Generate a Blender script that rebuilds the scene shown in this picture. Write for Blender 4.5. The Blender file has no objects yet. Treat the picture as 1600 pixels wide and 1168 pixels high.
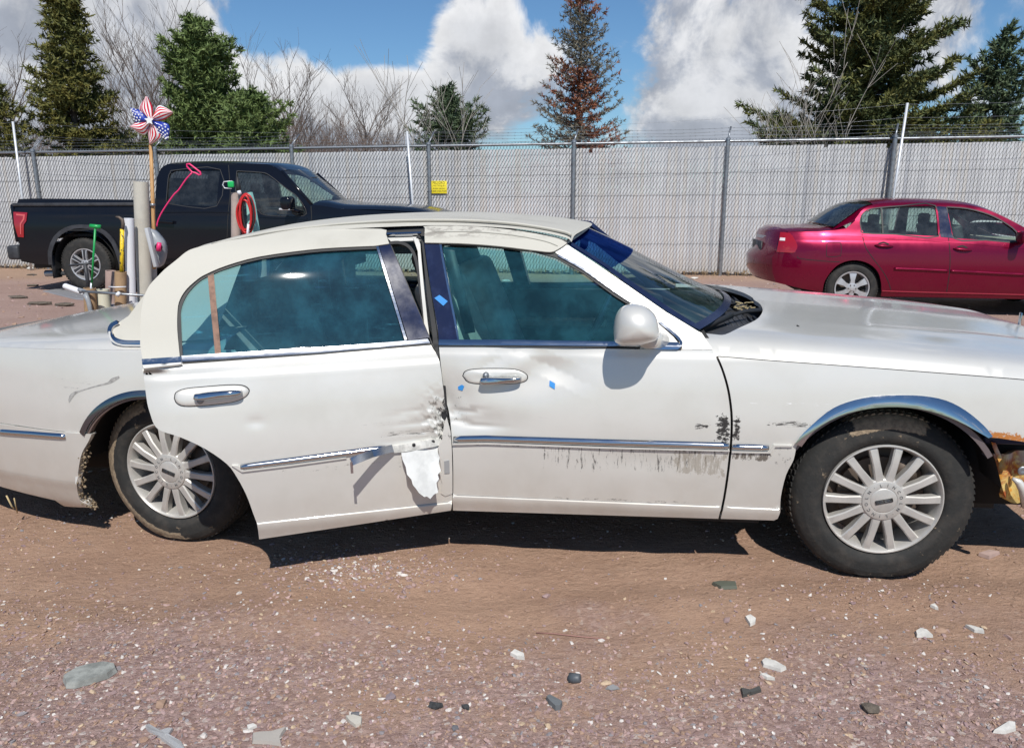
import bpy, bmesh, math, random
import numpy as np
from mathutils import Vector, Matrix
from mathutils.geometry import delaunay_2d_cdt

sc = bpy.context.scene
COL = sc.collection
R = math.radians
# ------------------------------------------------------------------ camera
F = 1200.0; CAMH = 1.54; PITCH = math.atan(284 / F)
cam = bpy.data.cameras.new('camera'); camo = bpy.data.objects.new('camera', cam); COL.objects.link(camo)
cam.sensor_width = 36; cam.lens = 36 * F / 1600; cam.clip_start = .05; cam.clip_end = 3000
camo.location = (0, 0, CAMH); camo.rotation_euler = (math.pi / 2 - PITCH, 0, 0)
sc.camera = camo
sc.view_settings.view_transform = 'Standard'; sc.view_settings.look = 'None'
sc.view_settings.exposure = 0.0; sc.view_settings.gamma = 1; sc.view_settings.use_curve_mapping = False

def ray(u, v):
    d = ((u - 800) / F, 1.0, (584 - v) / F); c, s = math.cos(PITCH), math.sin(PITCH)
    return np.array([d[0], d[1] * c + d[2] * s, -d[1] * s + d[2] * c])
# ------------------------------------------------------------------ sun and sky
SUN = Vector((.10, -.62, .775)).normalized()
el = math.asin(SUN.z); az = math.atan2(SUN.x, SUN.y)
sl = bpy.data.lights.new('sun', 'SUN'); sl.energy = 4.75; sl.angle = R(.53); sl.color = (1, .965, .91)
so = bpy.data.objects.new('sun', sl); COL.objects.link(so); so.rotation_euler = (-SUN).to_track_quat('-Z', 'Y').to_euler()
so.location = (0, 0, 20)
world = bpy.data.worlds.new('World'); sc.world = world; world.use_nodes = True
wt = world.node_tree; wt.nodes.clear()

class NT:
    """small node-graph writer"""
    def __init__(s, t): s.t = t
    def n(s, typ, **k):
        n = s.t.nodes.new(typ)
        for a, b in k.items(): setattr(n, a, b)
        return n
    def set(s, sock, v):
        if isinstance(v, bpy.types.NodeSocket): s.t.links.new(v, sock)
        else:
            try: sock.default_value = v
            except Exception: sock.default_value = (v[0], v[1], v[2], 1)
    def m(s, op, a, b=0.0, c=None, clamp=False):
        n = s.n('ShaderNodeMath', operation=op, use_clamp=clamp)
        s.set(n.inputs[0], a); s.set(n.inputs[1], b)
        if c is not None: s.set(n.inputs[2], c)
        return n.outputs[0]
    def vm(s, op, a, b=(0, 0, 0)):
        n = s.n('ShaderNodeVectorMath', operation=op); s.set(n.inputs[0], a); s.set(n.inputs[1], b)
        return n.outputs['Value'] if op in ('DOT_PRODUCT', 'LENGTH', 'DISTANCE') else n.outputs[0]
    def mix(s, f, a, b, typ='RGBA', blend='MIX'):
        n = s.n('ShaderNodeMix', data_type=typ)
        if typ == 'RGBA': n.blend_type = blend
        i = [x for x in n.inputs if x.enabled]
        s.set(n.inputs[0], f)
        k = {'RGBA': (6, 7, 2), 'FLOAT': (2, 3, 0)}[typ]
        s.set(n.inputs[k[0]], a if not isinstance(a, tuple) or typ != 'RGBA' else (*a[:3], 1))
        s.set(n.inputs[k[1]], b if not isinstance(b, tuple) or typ != 'RGBA' else (*b[:3], 1))
        return n.outputs[k[2]]
    def noise(s, vec, scale, det=4, rough=.55, dist=0.0):
        n = s.n('ShaderNodeTexNoise'); 
        if vec is not None: s.set(n.inputs['Vector'], vec)
        n.inputs['Scale'].default_value = scale; n.inputs['Detail'].default_value = det
        n.inputs['Roughness'].default_value = rough; n.inputs['Distortion'].default_value = dist
        return n.outputs['Fac']
    def ramp(s, v, lo, hi, a=0.0, b=1.0, smooth=True):
        n = s.n('ShaderNodeMapRange'); n.interpolation_type = 'SMOOTHSTEP' if smooth else 'LINEAR'
        s.set(n.inputs[0], v)
        for i, x in zip((1, 2, 3, 4), (lo, hi, a, b)): s.set(n.inputs[i], x)
        return n.outputs[0]
    def comb(s, x, y, z):
        n = s.n('ShaderNodeCombineXYZ'); s.set(n.inputs[0], x); s.set(n.inputs[1], y); s.set(n.inputs[2], z); return n.outputs[0]
    def sep(s, v):
        n = s.n('ShaderNodeSeparateXYZ'); s.set(n.inputs[0], v); return n.outputs
    def mapping(s, v, scale=(1, 1, 1), loc=(0, 0, 0), rot=(0, 0, 0)):
        n = s.n('ShaderNodeMapping'); s.set(n.inputs[0], v); n.inputs['Scale'].default_value = scale
        n.inputs['Location'].default_value = loc; n.inputs['Rotation'].default_value = rot; return n.outputs[0]

g = NT(wt)
sky = g.n('ShaderNodeTexSky', sky_type='NISHITA'); sky.sun_disc = False
sky.sun_elevation = el; sky.sun_rotation = az; sky.air_density = 1.0; sky.dust_density = .15; sky.ozone_density = 3.5
tc = g.n('ShaderNodeTexCoord'); D = tc.outputs['Generated']
# cumulus: a cellular fractal over the whole sky, denser where the photographed clouds hang
BL = [(-30, 70, .26, .24, 1.0), (150, 40, .26, .18, 1.0), (330, 90, .15, .13, .85), (470, 185, .10, .05, .6), (565, 125, .075, .065, 1.15), (650, 200, .12, .03, .7), (1060, 180, .12, .04, .6),
      (690, 120, .08, .08, 1.05), (800, 140, .10, .07, .85), (740, 60, .05, .05, .8), (770, 40, .08, .06, .5), (1050, 110, .13, .13, .75), (1180, 60, .16, .17, .85), (1450, 90, .28, .22, .85),
      (450, 40, .11, .1, -.75), (560, 30, .11, .07, -.7), (980, 30, .07, .06, -.7), (965, 180, .05, .05, -.7), (1320, 20, .05, .05, -.7), (1290, 190, .10, .03, -.5), (520, 60, .08, .05, -.6), (870, 195, .05, .035, -.3),
      (1330, 10, .05, .03, -.5), (620, 60, .07, .05, -.5)]
def cloud_field(vec):
    w = g.noise(vec, 7.0, 9, .60, .35)
    big = g.noise(vec, 1.9, 3, .5)
    acc = g.m('MULTIPLY_ADD', w, 1.75, g.m('MULTIPLY', g.m('SUBTRACT', big, .54), .9))
    for (u, v, sx, sz, a) in BL:
        d = ray(u, v); d = d / np.linalg.norm(d)
        q = g.vm('SUBTRACT', vec, tuple(d)); q = g.vm('MULTIPLY', q, (1 / sx, .5, 1 / sz))
        r2 = g.vm('DOT_PRODUCT', q, q)
        e = g.m('POWER', 2.718, g.m('MULTIPLY', r2, -1.0))
        acc = g.m('MULTIPLY_ADD', e, a * .42, acc)
    return acc
c0 = cloud_field(D)
c1 = cloud_field(g.vm('ADD', D, (.004, -.0, .034)))
mask = g.ramp(c0, 1.11, 1.36)
lit = g.ramp(g.m('SUBTRACT', c0, c1), -.12, .20)
thick = g.ramp(c0, 1.25, 1.75)
base = g.mix(lit, (.50, .54, .63), (1.12, 1.12, 1.13))
base = g.mix(g.m('MULTIPLY', thick, .40), base, (.56, .59, .66))
fine = g.ramp(g.noise(D, 16, 6, .6), .3, .7, .86, 1.08)
base = g.mix(1.0, base, g.comb(fine, fine, fine), blend='MULTIPLY')
bg1 = g.n('ShaderNodeBackground'); bg2 = g.n('ShaderNodeBackground')
wt.links.new(g.mix(1.0, sky.outputs[0], (.72, .95, 1.12), blend='MULTIPLY'), bg1.inputs[0]); bg1.inputs[1].default_value = .085
wt.links.new(base, bg2.inputs[0]); bg2.inputs[1].default_value = .80
mx = g.n('ShaderNodeMixShader'); g.set(mx.inputs[0], g.m('MULTIPLY', mask, .96)); wt.links.new(bg1.outputs[0], mx.inputs[1]); wt.links.new(bg2.outputs[0], mx.inputs[2])
wo = g.n('ShaderNodeOutputWorld'); wt.links.new(mx.outputs[0], wo.inputs[0])

# ------------------------------------------------------------------ material helpers
MATS = {}
def mat(name, col=(.5, .5, .5), rough=.5, metal=0.0, coat=0.0, fn=None, spec=.5, **kw):
    m = bpy.data.materials.new(name); m.use_nodes = True; t = m.node_tree
    b = t.nodes['Principled BSDF']; n = NT(t)
    b.inputs['Base Color'].default_value = (*col, 1); b.inputs['Roughness'].default_value = rough
    b.inputs['Metallic'].default_value = metal; b.inputs['Coat Weight'].default_value = coat
    b.inputs['Coat Roughness'].default_value = kw.get('cr', .04); b.inputs['Specular IOR Level'].default_value = spec
    if fn: fn(n, b)
    MATS[name] = m; return m
def coords(n, kind='Object'): return n.n('ShaderNodeTexCoord').outputs[kind]
def bump(n, b, h, strength=.3, dist=.01):
    k = n.n('ShaderNodeBump'); k.inputs['Strength'].default_value = strength; k.inputs['Distance'].default_value = dist
    n.set(k.inputs['Height'], h); n.t.links.new(k.outputs[0], b.inputs['Normal'])
def vary(col, amt=.12, scale=6, rough=None, bmp=None, col2=None, det=5):
    def fn(n, b):
        v = coords(n); f = n.noise(v, scale, det, .6)
        c2 = col2 or tuple(c * (1 - amt * 2) for c in col)
        n.set(b.inputs['Base Color'], n.mix(n.ramp(f, .35, .68), col, c2))
        if rough: n.set(b.inputs['Roughness'], n.ramp(f, .3, .7, rough[0], rough[1]))
        if bmp: bump(n, b, n.noise(v, bmp[0], 4, .6), bmp[1], bmp[2])
    return fn

# ------------------------------------------------------------------ object helpers
def tag(o, label=None, cat=None, group=None, kind=None):
    if label: o['label'] = label
    if cat: o['category'] = cat
    if group: o['group'] = group
    if kind: o['kind'] = kind
    return o
def empty(name, loc=(0, 0, 0), mw=None, label=None, cat=None, group=None):
    o = bpy.data.objects.new(name, None); COL.objects.link(o); o.empty_display_size = .1
    if mw is not None: o.matrix_world = mw
    else: o.location = loc
    return tag(o, label, cat, group)
def mesh(name, V, Fc, m=None, parent=None, smooth=True, normals=None, loc=None, midx=None):
    me = bpy.data.meshes.new(name)
    V = np.asarray(V, dtype=float)
    me.from_pydata(V.tolist() if len(V) < 200000 else V, [], Fc.tolist() if isinstance(Fc, np.ndarray) else Fc)
    for k in (m if isinstance(m, (list, tuple)) else [m]):
        if k: me.materials.append(k)
    if midx is not None: me.polygons.foreach_set('material_index', np.asarray(midx, dtype=np.int32))
    if smooth: me.polygons.foreach_set('use_smooth', np.ones(len(me.polygons), dtype=bool))
    if normals is not None: me.normals_split_custom_set_from_vertices(np.asarray(normals).tolist())
    me.update()
    o = bpy.data.objects.new(name, me); COL.objects.link(o)
    if parent: o.parent = parent
    if loc is not None: o.location = loc
    return o
class MB:
    """collects primitives into one mesh"""
    def __init__(s): s.v = []; s.f = []; s.mi = []; s.cur = 0
    def add(s, V, Fc):
        k = len(s.v); s.v += [tuple(map(float, p)) for p in V]; s.f += [tuple(i + k for i in f) for f in Fc]; s.mi += [s.cur] * len(Fc); return s
    def box(s, c, d, M=None):
        x, y, z = [k / 2 for k in d]
        P = [(-x, -y, -z), (x, -y, -z), (x, y, -z), (-x, y, -z), (-x, -y, z), (x, -y, z), (x, y, z), (-x, y, z)]
        if M is not None: P = [tuple(M @ Vector(p)) for p in P]
        P = [(p[0] + c[0], p[1] + c[1], p[2] + c[2]) for p in P]
        return s.add(P, [(0, 3, 2, 1), (4, 5, 6, 7), (0, 1, 5, 4), (1, 2, 6, 5), (2, 3, 7, 6), (3, 0, 4, 7)])
    def bar(s, a, b, w, h, up=(0, 0, 1)):
        a, b = Vector(a), Vector(b); d = (b - a); L = d.length; d.normalize(); r = d.cross(Vector(up))
        if r.length < 1e-4: r = d.cross(Vector((1, 0, 0)))
        r.normalize(); u = r.cross(d)
        P = []
        for q in (a, b):
            for i, j in ((-1, -1), (1, -1), (1, 1), (-1, 1)): P.append(q + r * i * w / 2 + u * j * h / 2)
        return s.add(P, [(3, 2, 1, 0), (4, 5, 6, 7), (0, 1, 5, 4), (1, 2, 6, 5), (2, 3, 7, 6), (3, 0, 4, 7)])
    def tube(s, pts, r, n=8, cap=True, closed=False):
        pts = [Vector(p) for p in pts]; k = len(pts); rr = r if isinstance(r, (list, tuple)) else [r] * k
        V = []; prev = None
        for i, p in enumerate(pts):
            if closed: t = pts[(i + 1) % k] - pts[i - 1]
            else: t = pts[min(i + 1, k - 1)] - pts[max(i - 1, 0)]
            t.normalize()
            if prev is None:
                a = Vector((0, 0, 1)) if abs(t.z) < .9 else Vector((1, 0, 0)); x = t.cross(a).normalized()
            else: x = (prev - t * prev.dot(t)).normalized()
            prev = x; y = t.cross(x)
            for j in range(n):
                a = 2 * math.pi * j / n; V.append(p + (x * math.cos(a) + y * math.sin(a)) * rr[i])
        Fc = []
        for i in range(k if closed else k - 1):
            i2 = (i + 1) % k
            for j in range(n): Fc.append((i * n + j, i * n + (j + 1) % n, i2 * n + (j + 1) % n, i2 * n + j))
        if cap and not closed: Fc += [tuple(range(n - 1, -1, -1)), tuple((k - 1) * n + j for j in range(n))]
        return s.add(V, Fc)
    def lathe(s, prof, M, n=32, closed=False):
        """prof: (radius, axial) list; axis is local z of M"""
        V = []
        for (r, a) in prof:
            for j in range(n):
                t = 2 * math.pi * j / n; V.append(M @ Vector((r * math.cos(t), r * math.sin(t), a)))
        Fc = []; k = len(prof)
        for i in range(k if closed else k - 1):
            i2 = (i + 1) % k
            for j in range(n): Fc.append((i * n + j, i * n + (j + 1) % n, i2 * n + (j + 1) % n, i2 * n + j))
        return s.add(V, Fc)
    def build(s, name, m, parent=None, smooth=True, **k):
        o = mesh(name, s.v, s.f, m, parent, smooth, midx=s.mi if isinstance(m, (list, tuple)) else None, **k)
        return o
def sharp(o, ang=35):
    me = o.data; bm = bmesh.new(); bm.from_mesh(me); bmesh.ops.recalc_face_normals(bm, faces=bm.faces)
    for e in bm.edges:
        if len(e.link_faces) == 2 and e.calc_face_angle() > R(ang): e.smooth = False
    bm.to_mesh(me); bm.free(); return o
def bev(o, w=.004, seg=2):
    b = o.modifiers.new('bevel', 'BEVEL'); b.width = w; b.segments = seg; b.limit_method = 'ANGLE'; b.angle_limit = R(40); return o
def herm(xs, ys):
    """smooth curve through a table, vectorised"""
    xs = np.array(xs, float); ys = np.array(ys, float); d = np.diff(ys) / np.diff(xs); m = np.zeros(len(xs))
    for i in range(1, len(xs) - 1):
        if d[i - 1] * d[i] > 0:
            h0, h1 = xs[i] - xs[i - 1], xs[i + 1] - xs[i]; w1, w2 = 2 * h1 + h0, h1 + 2 * h0
            m[i] = (w1 + w2) / (w1 / d[i - 1] + w2 / d[i])
    m[0], m[-1] = d[0], d[-1]
    def f(x):
        x = np.clip(np.asarray(x, float), xs[0], xs[-1]); i = np.clip(np.searchsorted(xs, x) - 1, 0, len(xs) - 2)
        h = xs[i + 1] - xs[i]; t = (x - xs[i]) / h
        return (2*t**3 - 3*t**2 + 1) * ys[i] + (t**3 - 2*t**2 + t) * h * m[i] + (-2*t**3 + 3*t**2) * ys[i+1] + (t**3 - t**2) * h * m[i+1]
    return f
def crv(p, n=5):
    """Catmull-Rom through points, open"""
    p = [np.array(q, float) for q in p]; out = []
    for i in range(len(p) - 1):
        a = p[i - 1] if i else 2 * p[0] - p[1]; b, c = p[i], p[i + 1]; d = p[i + 2] if i + 2 < len(p) else 2 * p[-1] - p[-2]
        for k in range(n):
            t = k / n; out.append(.5 * (2*b + (c - a)*t + (2*a - 5*b + 4*c - d)*t*t + (3*b - a - 3*c + d)*t**3))
    out.append(p[-1]); return [tuple(q) for q in out]

class Frame:
    """a thing's own frame: x forward, w toward the viewer's side, z up"""
    def __init__(s, O, yaw, pitch=0.0, sub=None):
        cy, sy, cp, sp = math.cos(yaw), math.sin(yaw), math.cos(pitch), math.sin(pitch)
        s.EX = np.array([cy*cp, -sy*cp, sp]); s.EW = np.array([-sy, -cy, 0]); s.EZ = np.array([-cy*sp, sy*sp, cp])
        s.O = np.array(O, float); s.hinge = None
        s.M = Matrix(((s.EX[0], -s.EW[0], s.EZ[0], s.O[0]), (s.EX[1], -s.EW[1], s.EZ[1], s.O[1]), (s.EX[2], -s.EW[2], s.EZ[2], s.O[2]), (0, 0, 0, 1)))
    def lr(s, u, v):
        r = ray(u, v); o = np.array([0, 0, CAMH]) - s.O
        o = np.array([o @ s.EX, o @ s.EW, o @ s.EZ]); r = np.array([r @ s.EX, r @ s.EW, r @ s.EZ])
        if s.hinge:
            hx, hw, th, dz = s.hinge; c, k = math.cos(th), math.sin(th); H = np.array([hx, hw, 0])
            f = lambda a: np.array([a[0]*c - a[1]*k, a[0]*k + a[1]*c, a[2]])
            o = f(o - H) + H; o[2] -= dz; r = f(r)
        return o, r
    def w(s, u, v, w):
        o, r = s.lr(u, v); t = (w - o[1]) / r[1]; return o + t * r
    def side(s, u, v, S, it=25):
        w = .9
        for _ in range(it):
            p = s.w(u, v, w); w = .5 * w + .5 * float(S(p[0], p[2]))
        return (p[0], p[2])
    def top(s, u, v, T, w0=.3):
        # walk along the view ray until it dips under the surface
        o, r = s.lr(u, v); ts = np.linspace((1.15 - o[1]) / r[1], (-1.15 - o[1]) / r[1], 700)
        P = o[None] + ts[:, None] * r[None]; d = P[:, 2] - T(P[:, 0], P[:, 1])
        k = np.where((d[:-1] > 0) & (d[1:] <= 0))[0]
        i = k[0] if len(k) else int(np.argmin(np.abs(d)))
        return (P[i, 0], P[i, 1])

def inpoly(P, poly):
    x, y = P[:, 0], P[:, 1]; c = np.zeros(len(P), bool); q = np.asarray(poly); j = len(q) - 1
    for i in range(len(q)):
        xi, yi, xj, yj = q[i, 0], q[i, 1], q[j, 0], q[j, 1]
        with np.errstate(divide='ignore', invalid='ignore'):
            c ^= ((yi > y) != (yj > y)) & (x < (xj - xi) * (y - yi) / (yj - yi + 1e-30) + xi)
        j = i
    return c
def resample(poly, h):
    out = []; n = len(poly)
    for i in range(n):
        a, b = np.array(poly[i][:2], float), np.array(poly[(i + 1) % n][:2], float); L = np.linalg.norm(b - a)
        if L < 1e-5: continue
        k = max(1, int(math.ceil(L / h)))
        for j in range(k): out.append(a + (b - a) * j / k)
    return out
def panel(name, poly, surf, m, parent, mode='side', h=.03, t=.012, holes=(), off=0.0, mir=False, levels=(), smooth_edge=0.0):
    """a sheet-metal panel: outline 'poly' in (x,z) or (x,w), lifted on surf, with returned edges of depth t"""
    loops = [resample(poly, h)] + [resample(q, h) for q in holes]
    B = np.array(sum(loops, [])); edges = []; k = 0
    for L in loops:
        n = len(L); edges += [(k + i, k + (i + 1) % n) for i in range(n)]; k += n
    lo, hi = B.min(0), B.max(0)
    gx = np.arange(lo[0] + h / 2, hi[0], h); gy = np.arange(lo[1] + h / 2, hi[1], h)
    G = np.stack(np.meshgrid(gx, gy), -1).reshape(-1, 2)
    if levels:
        gy2 = np.array([q for q in levels if lo[1] < q < hi[1]])
        if len(gy2):
            G = G[np.all(np.abs(G[:, 1:2] - gy2[None]) > h * .3, axis=1)]
            G = np.vstack([G, np.stack(np.meshgrid(gx, gy2), -1).reshape(-1, 2)])
    ok = inpoly(G, loops[0])
    for L in loops[1:]: ok &= ~inpoly(G, L)
    G = G[ok]
    if len(G):
        dm = np.full(len(G), 9.)
        for i in range(0, len(B), 64): dm = np.minimum(dm, np.sqrt(((G[:, None] - B[None, i:i + 64]) ** 2).sum(-1)).min(1))
        G = G[dm > h * .4]
    A = np.vstack([B, G]) if len(G) else B
    vs, es, fs, _, _, _ = delaunay_2d_cdt([Vector(p) for p in A], edges, [], 0, 1e-6)
    V2 = np.array([tuple(p) for p in vs]); fs = np.array([f for f in fs if len(f) == 3])
    cen = V2[fs].mean(1); ok = inpoly(cen, loops[0])
    for L in loops[1:]: ok &= ~inpoly(cen, L)
    fs = fs[ok]
    a, b = V2[:, 0], V2[:, 1]; e = 1e-3; c = surf(a, b)
    ca = (surf(a + e, b) - surf(a - e, b)) / (2 * e); cb = (surf(a, b + e) - surf(a, b - e)) / (2 * e)
    if mode == 'side':
        P = np.stack([a, -c, b], 1); N = np.stack([-ca, -np.ones_like(a), -cb], 1)      # (x, y=-w, z)
    else:
        P = np.stack([a, -b, c], 1); N = np.stack([-ca, cb, np.ones_like(a)], 1)
    N /= np.linalg.norm(N, axis=1)[:, None]
    P = P + N * off
    # orient faces
    fn = np.cross(P[fs[:, 1]] - P[fs[:, 0]], P[fs[:, 2]] - P[fs[:, 0]]); flip = (fn * N[fs[:, 0]]).sum(1) < 0
    fs[flip] = fs[flip][:, ::-1]
    V = [P]; NN = [N]; Fc = fs.tolist()
    if t:
        ec = {}
        for f in Fc:
            for i in range(3):
                q = (f[i], f[(i + 1) % 3]); ec[q] = ec.get(q, 0) + 1
        be = [q for q in ec if (q[1], q[0]) not in ec]
        nV = len(P); nb = 0; vv = []; nn = []
        for (i, j) in be:
            d = P[j] - P[i]; o = np.cross(d, N[i]); o /= (np.linalg.norm(o) + 1e-12)
            base_ = nV + nb; nb += 4
            vv += [P[i], P[j], P[j] - N[j] * t - o * t * .15, P[i] - N[i] * t - o * t * .15]; nn += [o] * 4
            Fc.append((base_, base_ + 3, base_ + 2, base_ + 1))
        V.append(np.array(vv)); NN.append(np.array(nn))
    V = np.vstack(V); NN = np.vstack(NN)
    if mir: V[:, 1] *= -1; NN[:, 1] *= -1; Fc = [tuple(reversed(f)) for f in Fc]
    return mesh(name, V, Fc, m, parent, True, NN)
def bridge(name, curve, prof, m, parent, n=24, xb=None, t=0.0, mw=1.0):
    """surface across the car: curve = [(x,w,z)...] along the near edge; prof(s)->(fraction of w, rise) ; xb forward bulge per curve point"""
    V = []; k = len(curve)
    ss = np.linspace(1, -1, n + 1)
    for i, (x, w, z) in enumerate(curve):
        ri = prof[i] if isinstance(prof, list) else prof
        for s in ss:
            up = ri(abs(s)); bx = (xb[i] if xb is not None else 0) * (1 - s * s)
            V.append((x + bx, -w * s, z + up))
    Fc = []
    for i in range(k - 1):
        for j in range(n):
            a = i * (n + 1) + j; Fc.append((a, a + 1, a + n + 2, a + n + 1))
    o = mesh(name, V, Fc, m, parent)
    bm = bmesh.new(); bm.from_mesh(o.data); bmesh.ops.recalc_face_normals(bm, faces=bm.faces)
    up = sum((f.normal.z * f.calc_area() for f in bm.faces))
    if up < 0: bmesh.ops.reverse_faces(bm, faces=bm.faces)
    bm.to_mesh(o.data); bm.free()
    if t:
        s = o.modifiers.new('solid', 'SOLIDIFY'); s.thickness = t; s.offset = -1
    return o
def pillow(name, pts, hgt, m, parent, c=None, p=.5, n=7, back=0.0):
    """rounded bulge from a closed 3-D outline (local x,y,z with y=-w); bulges toward -y by hgt"""
    P = np.array(pts, float); C = P.mean(0) if c is None else np.array(c, float); V = []; Fc = []; k = len(P)
    for i in range(n):
        r = 1 - (i / n); a = r if i else 1
        q = C + (P - C) * math.sin(a * math.pi / 2) ** 1.0
        q[:, 1] -= hgt * math.cos(a * math.pi / 2) ** (2 * p)
        V += q.tolist()
    V.append((C[0], C[1] - hgt, C[2]))
    for i in range(n - 1):
        for j in range(k): Fc.append((i*k + j, i*k + (j+1) % k, (i+1)*k + (j+1) % k, (i+1)*k + j))
    for j in range(k): Fc.append(((n-1)*k + j, (n-1)*k + (j+1) % k, n*k))
    if back:
        b0 = len(V); V += (P + np.array([0, back, 0])).tolist()
        for j in range(k): Fc.append((j, b0 + j, b0 + (j+1) % k, (j+1) % k))
        Fc.append(tuple(b0 + j for j in range(k)))
    o = mesh(name, V, Fc, m, parent)
    bm = bmesh.new(); bm.from_mesh(o.data); bmesh.ops.recalc_face_normals(bm, faces=bm.faces); 
    if sum(f.normal.y * f.calc_area() for f in bm.faces[:(n-1)*k]) > 0: bmesh.ops.reverse_faces(bm, faces=bm.faces)
    bm.to_mesh(o.data); bm.free(); return o
def text_mesh(s, size, depth=.0008):
    cu = bpy.data.curves.new('lettering', 'FONT'); cu.body = s; cu.size = size; cu.extrude = depth; cu.align_x = 'CENTER'; cu.align_y = 'CENTER'; cu.resolution_u = 2
    o = bpy.data.objects.new('lettering', cu); COL.objects.link(o); bpy.context.view_layer.update()
    me = bpy.data.meshes.new_from_object(o.evaluated_get(bpy.context.evaluated_depsgraph_get())); bpy.data.objects.remove(o); return me
# ================================================================== MATERIALS
PEARL = (.655, .64, .595)
def pearl_fn(stains=()):
    """pearl paint; stains are real marks on the panel in the car's own metres: (x0,x1,z0,z1,sx,sz,threshold,colour,strength)"""
    def fn(n, b):
        v = coords(n); s = n.sep(v)
        dust_haze = n.noise(v, 3.0, 4, .6); base = n.mix(n.m('MULTIPLY', n.ramp(dust_haze, .4, .7), .35), PEARL, (.50, .48, .425))
        low = n.ramp(s[2], .14, .52, .50, 0.0); bounce_mottle = n.ramp(n.noise(v, 9, 5, .65), .3, .7, .5, 1)  # beige ground reflection put into the paint low on the body, mottled
        base = n.mix(n.m('MULTIPLY', low, bounce_mottle), base, (.40, .32, .25))
        mask_all = None
        for i, (x0, x1, z0, z1, sx, sz, th, col, st) in enumerate(stains):
            e = .018; ez = .012; wx = n.m('MULTIPLY_ADD', n.m('SUBTRACT', n.noise(v, 26 + i, 4, .7), .5), min(.16, (x1 - x0) * 1.2), s[0]); wz = n.m('MULTIPLY_ADD', n.m('SUBTRACT', n.noise(v, 33 + i, 4, .7), .5), min(.10, (z1 - z0) * 1.3) if (z1 - z0) > .03 else .004, s[2])
            a = n.m('MULTIPLY', n.ramp(wx, x0 - e, x0 + e), n.ramp(wx, x1 - e, x1 + e, 1, 0))
            c = n.m('MULTIPLY', n.ramp(wz, z0 - ez, z0 + ez), n.ramp(wz, z1 - ez, z1 + ez, 1, 0))
            box = n.m('MULTIPLY', a, c)
            q = n.noise(n.mapping(v, (sx * 1.5, 1, sz * 1.4), (i * 3.1, 0, i * 1.7)), 1.0, 8, .78)
            k = n.m('MULTIPLY', n.ramp(n.m('MULTIPLY', q, n.ramp(box, 0, 1, .55, 1)), th, th + .07), n.ramp(box, .02, .25))
            base = n.mix(n.m('MULTIPLY', k, st), base, col)
            mask_all = k if mask_all is None else n.m('MAXIMUM', mask_all, k)
        n.set(b.inputs['Base Color'], base)
        n.set(b.inputs['Roughness'], n.ramp(dust_haze, .3, .7, .41, .47))
        if mask_all is not None: n.set(b.inputs['Coat Weight'], n.m('SUBTRACT', .9, n.m('MULTIPLY', mask_all, .8)))
        bump(n, b, n.noise(v, 1.6, 2, .5), .05, .04)
    return fn
PK = dict(rough=.42, coat=1.0, cr=.10, metal=.25)
M_pearl = mat('pearl_paint', PEARL, fn=pearl_fn(), **PK)
BK = (.035, .032, .03)
M_fdoor = mat('pearl_paint_scuffed_front_door', PEARL, fn=pearl_fn([
    (1.66, 2.37, .435, .545, 55, 7, .53, BK, .85), (2.18, 2.37, .43, .53, 40, 9, .44, (.30, .26, .20), .6), (1.32, 2.37, .528, .549, 26, 50, .40, BK, .8),
    (2.25, 2.31, .615, .645, 14, 60, .45, BK, 1), (2.335, 2.39, .57, .67, 26, 44, .42, BK, 1), (1.31, 1.37, .60, .74, 60, 40, .56, BK, .9),
    (1.7, 2.25, .298, .318, 18, 60, .52, BK, .7), (1.34, 2.2, .60, .70, 4, 60, .60, (.4, .38, .35), .5)]), **PK)
M_fender = mat('pearl_paint_scuffed_fender', PEARL, fn=pearl_fn([
    (2.395, 2.425, .58, .67, 26, 44, .41, BK, 1), (2.53, 2.67, .635, .662, 9, 90, .47, BK, .95), (2.395, 2.55, .50, .535, 40, 14, .44, (.12, .10, .08), .9),
    (2.55, 2.66, .48, .57, 36, 30, .55, BK, .9), (3.26, 3.42, .585, .635, 26, 26, .40, (.50, .17, .02), .95), (2.45, 2.75, .715, .735, 8, 70, .55, (.92, .92, .92), .8)]), **PK)
M_rdoor = mat('pearl_paint_scuffed_rear_door', PEARL, fn=pearl_fn([
    (1.02, 1.27, .60, .63, 9, 110, .52, BK, .9), (.93, 1.26, .655, .675, 8, 130, .55, BK, .8), (1.20, 1.29, .58, .75, 26, 16, .52, (.10, .095, .085), .85),
    (1.04, 1.22, .47, .50, 30, 60, .56, BK, .6), (.6, 1.1, .49, .52, 22, 60, .56, BK, .5)]), **PK)
M_quarter = mat('pearl_paint_scratched_quarter', PEARL, fn=pearl_fn([
    (-.43, -.24, .70, .765, 14, 34, .56, (.33, .32, .31), .9)]), **PK)
M_mud = mat('caked_mud', (.30, .22, .14), .95, fn=vary((.33, .25, .16), .2, 25, bmp=(60, 1.0, .02)))
M_vinyl = mat('cream_vinyl', (.60, .585, .525), .62, spec=.35, fn=lambda n, b: (
    n.set(b.inputs['Base Color'], n.mix(n.ramp(n.noise(coords(n), 2.5, 6, .65), .5, .75), (.50, .48, .42), (.43, .41, .355))),
    bump(n, b, n.noise(coords(n), 260, 3, .6), .35, .0015)))
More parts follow.
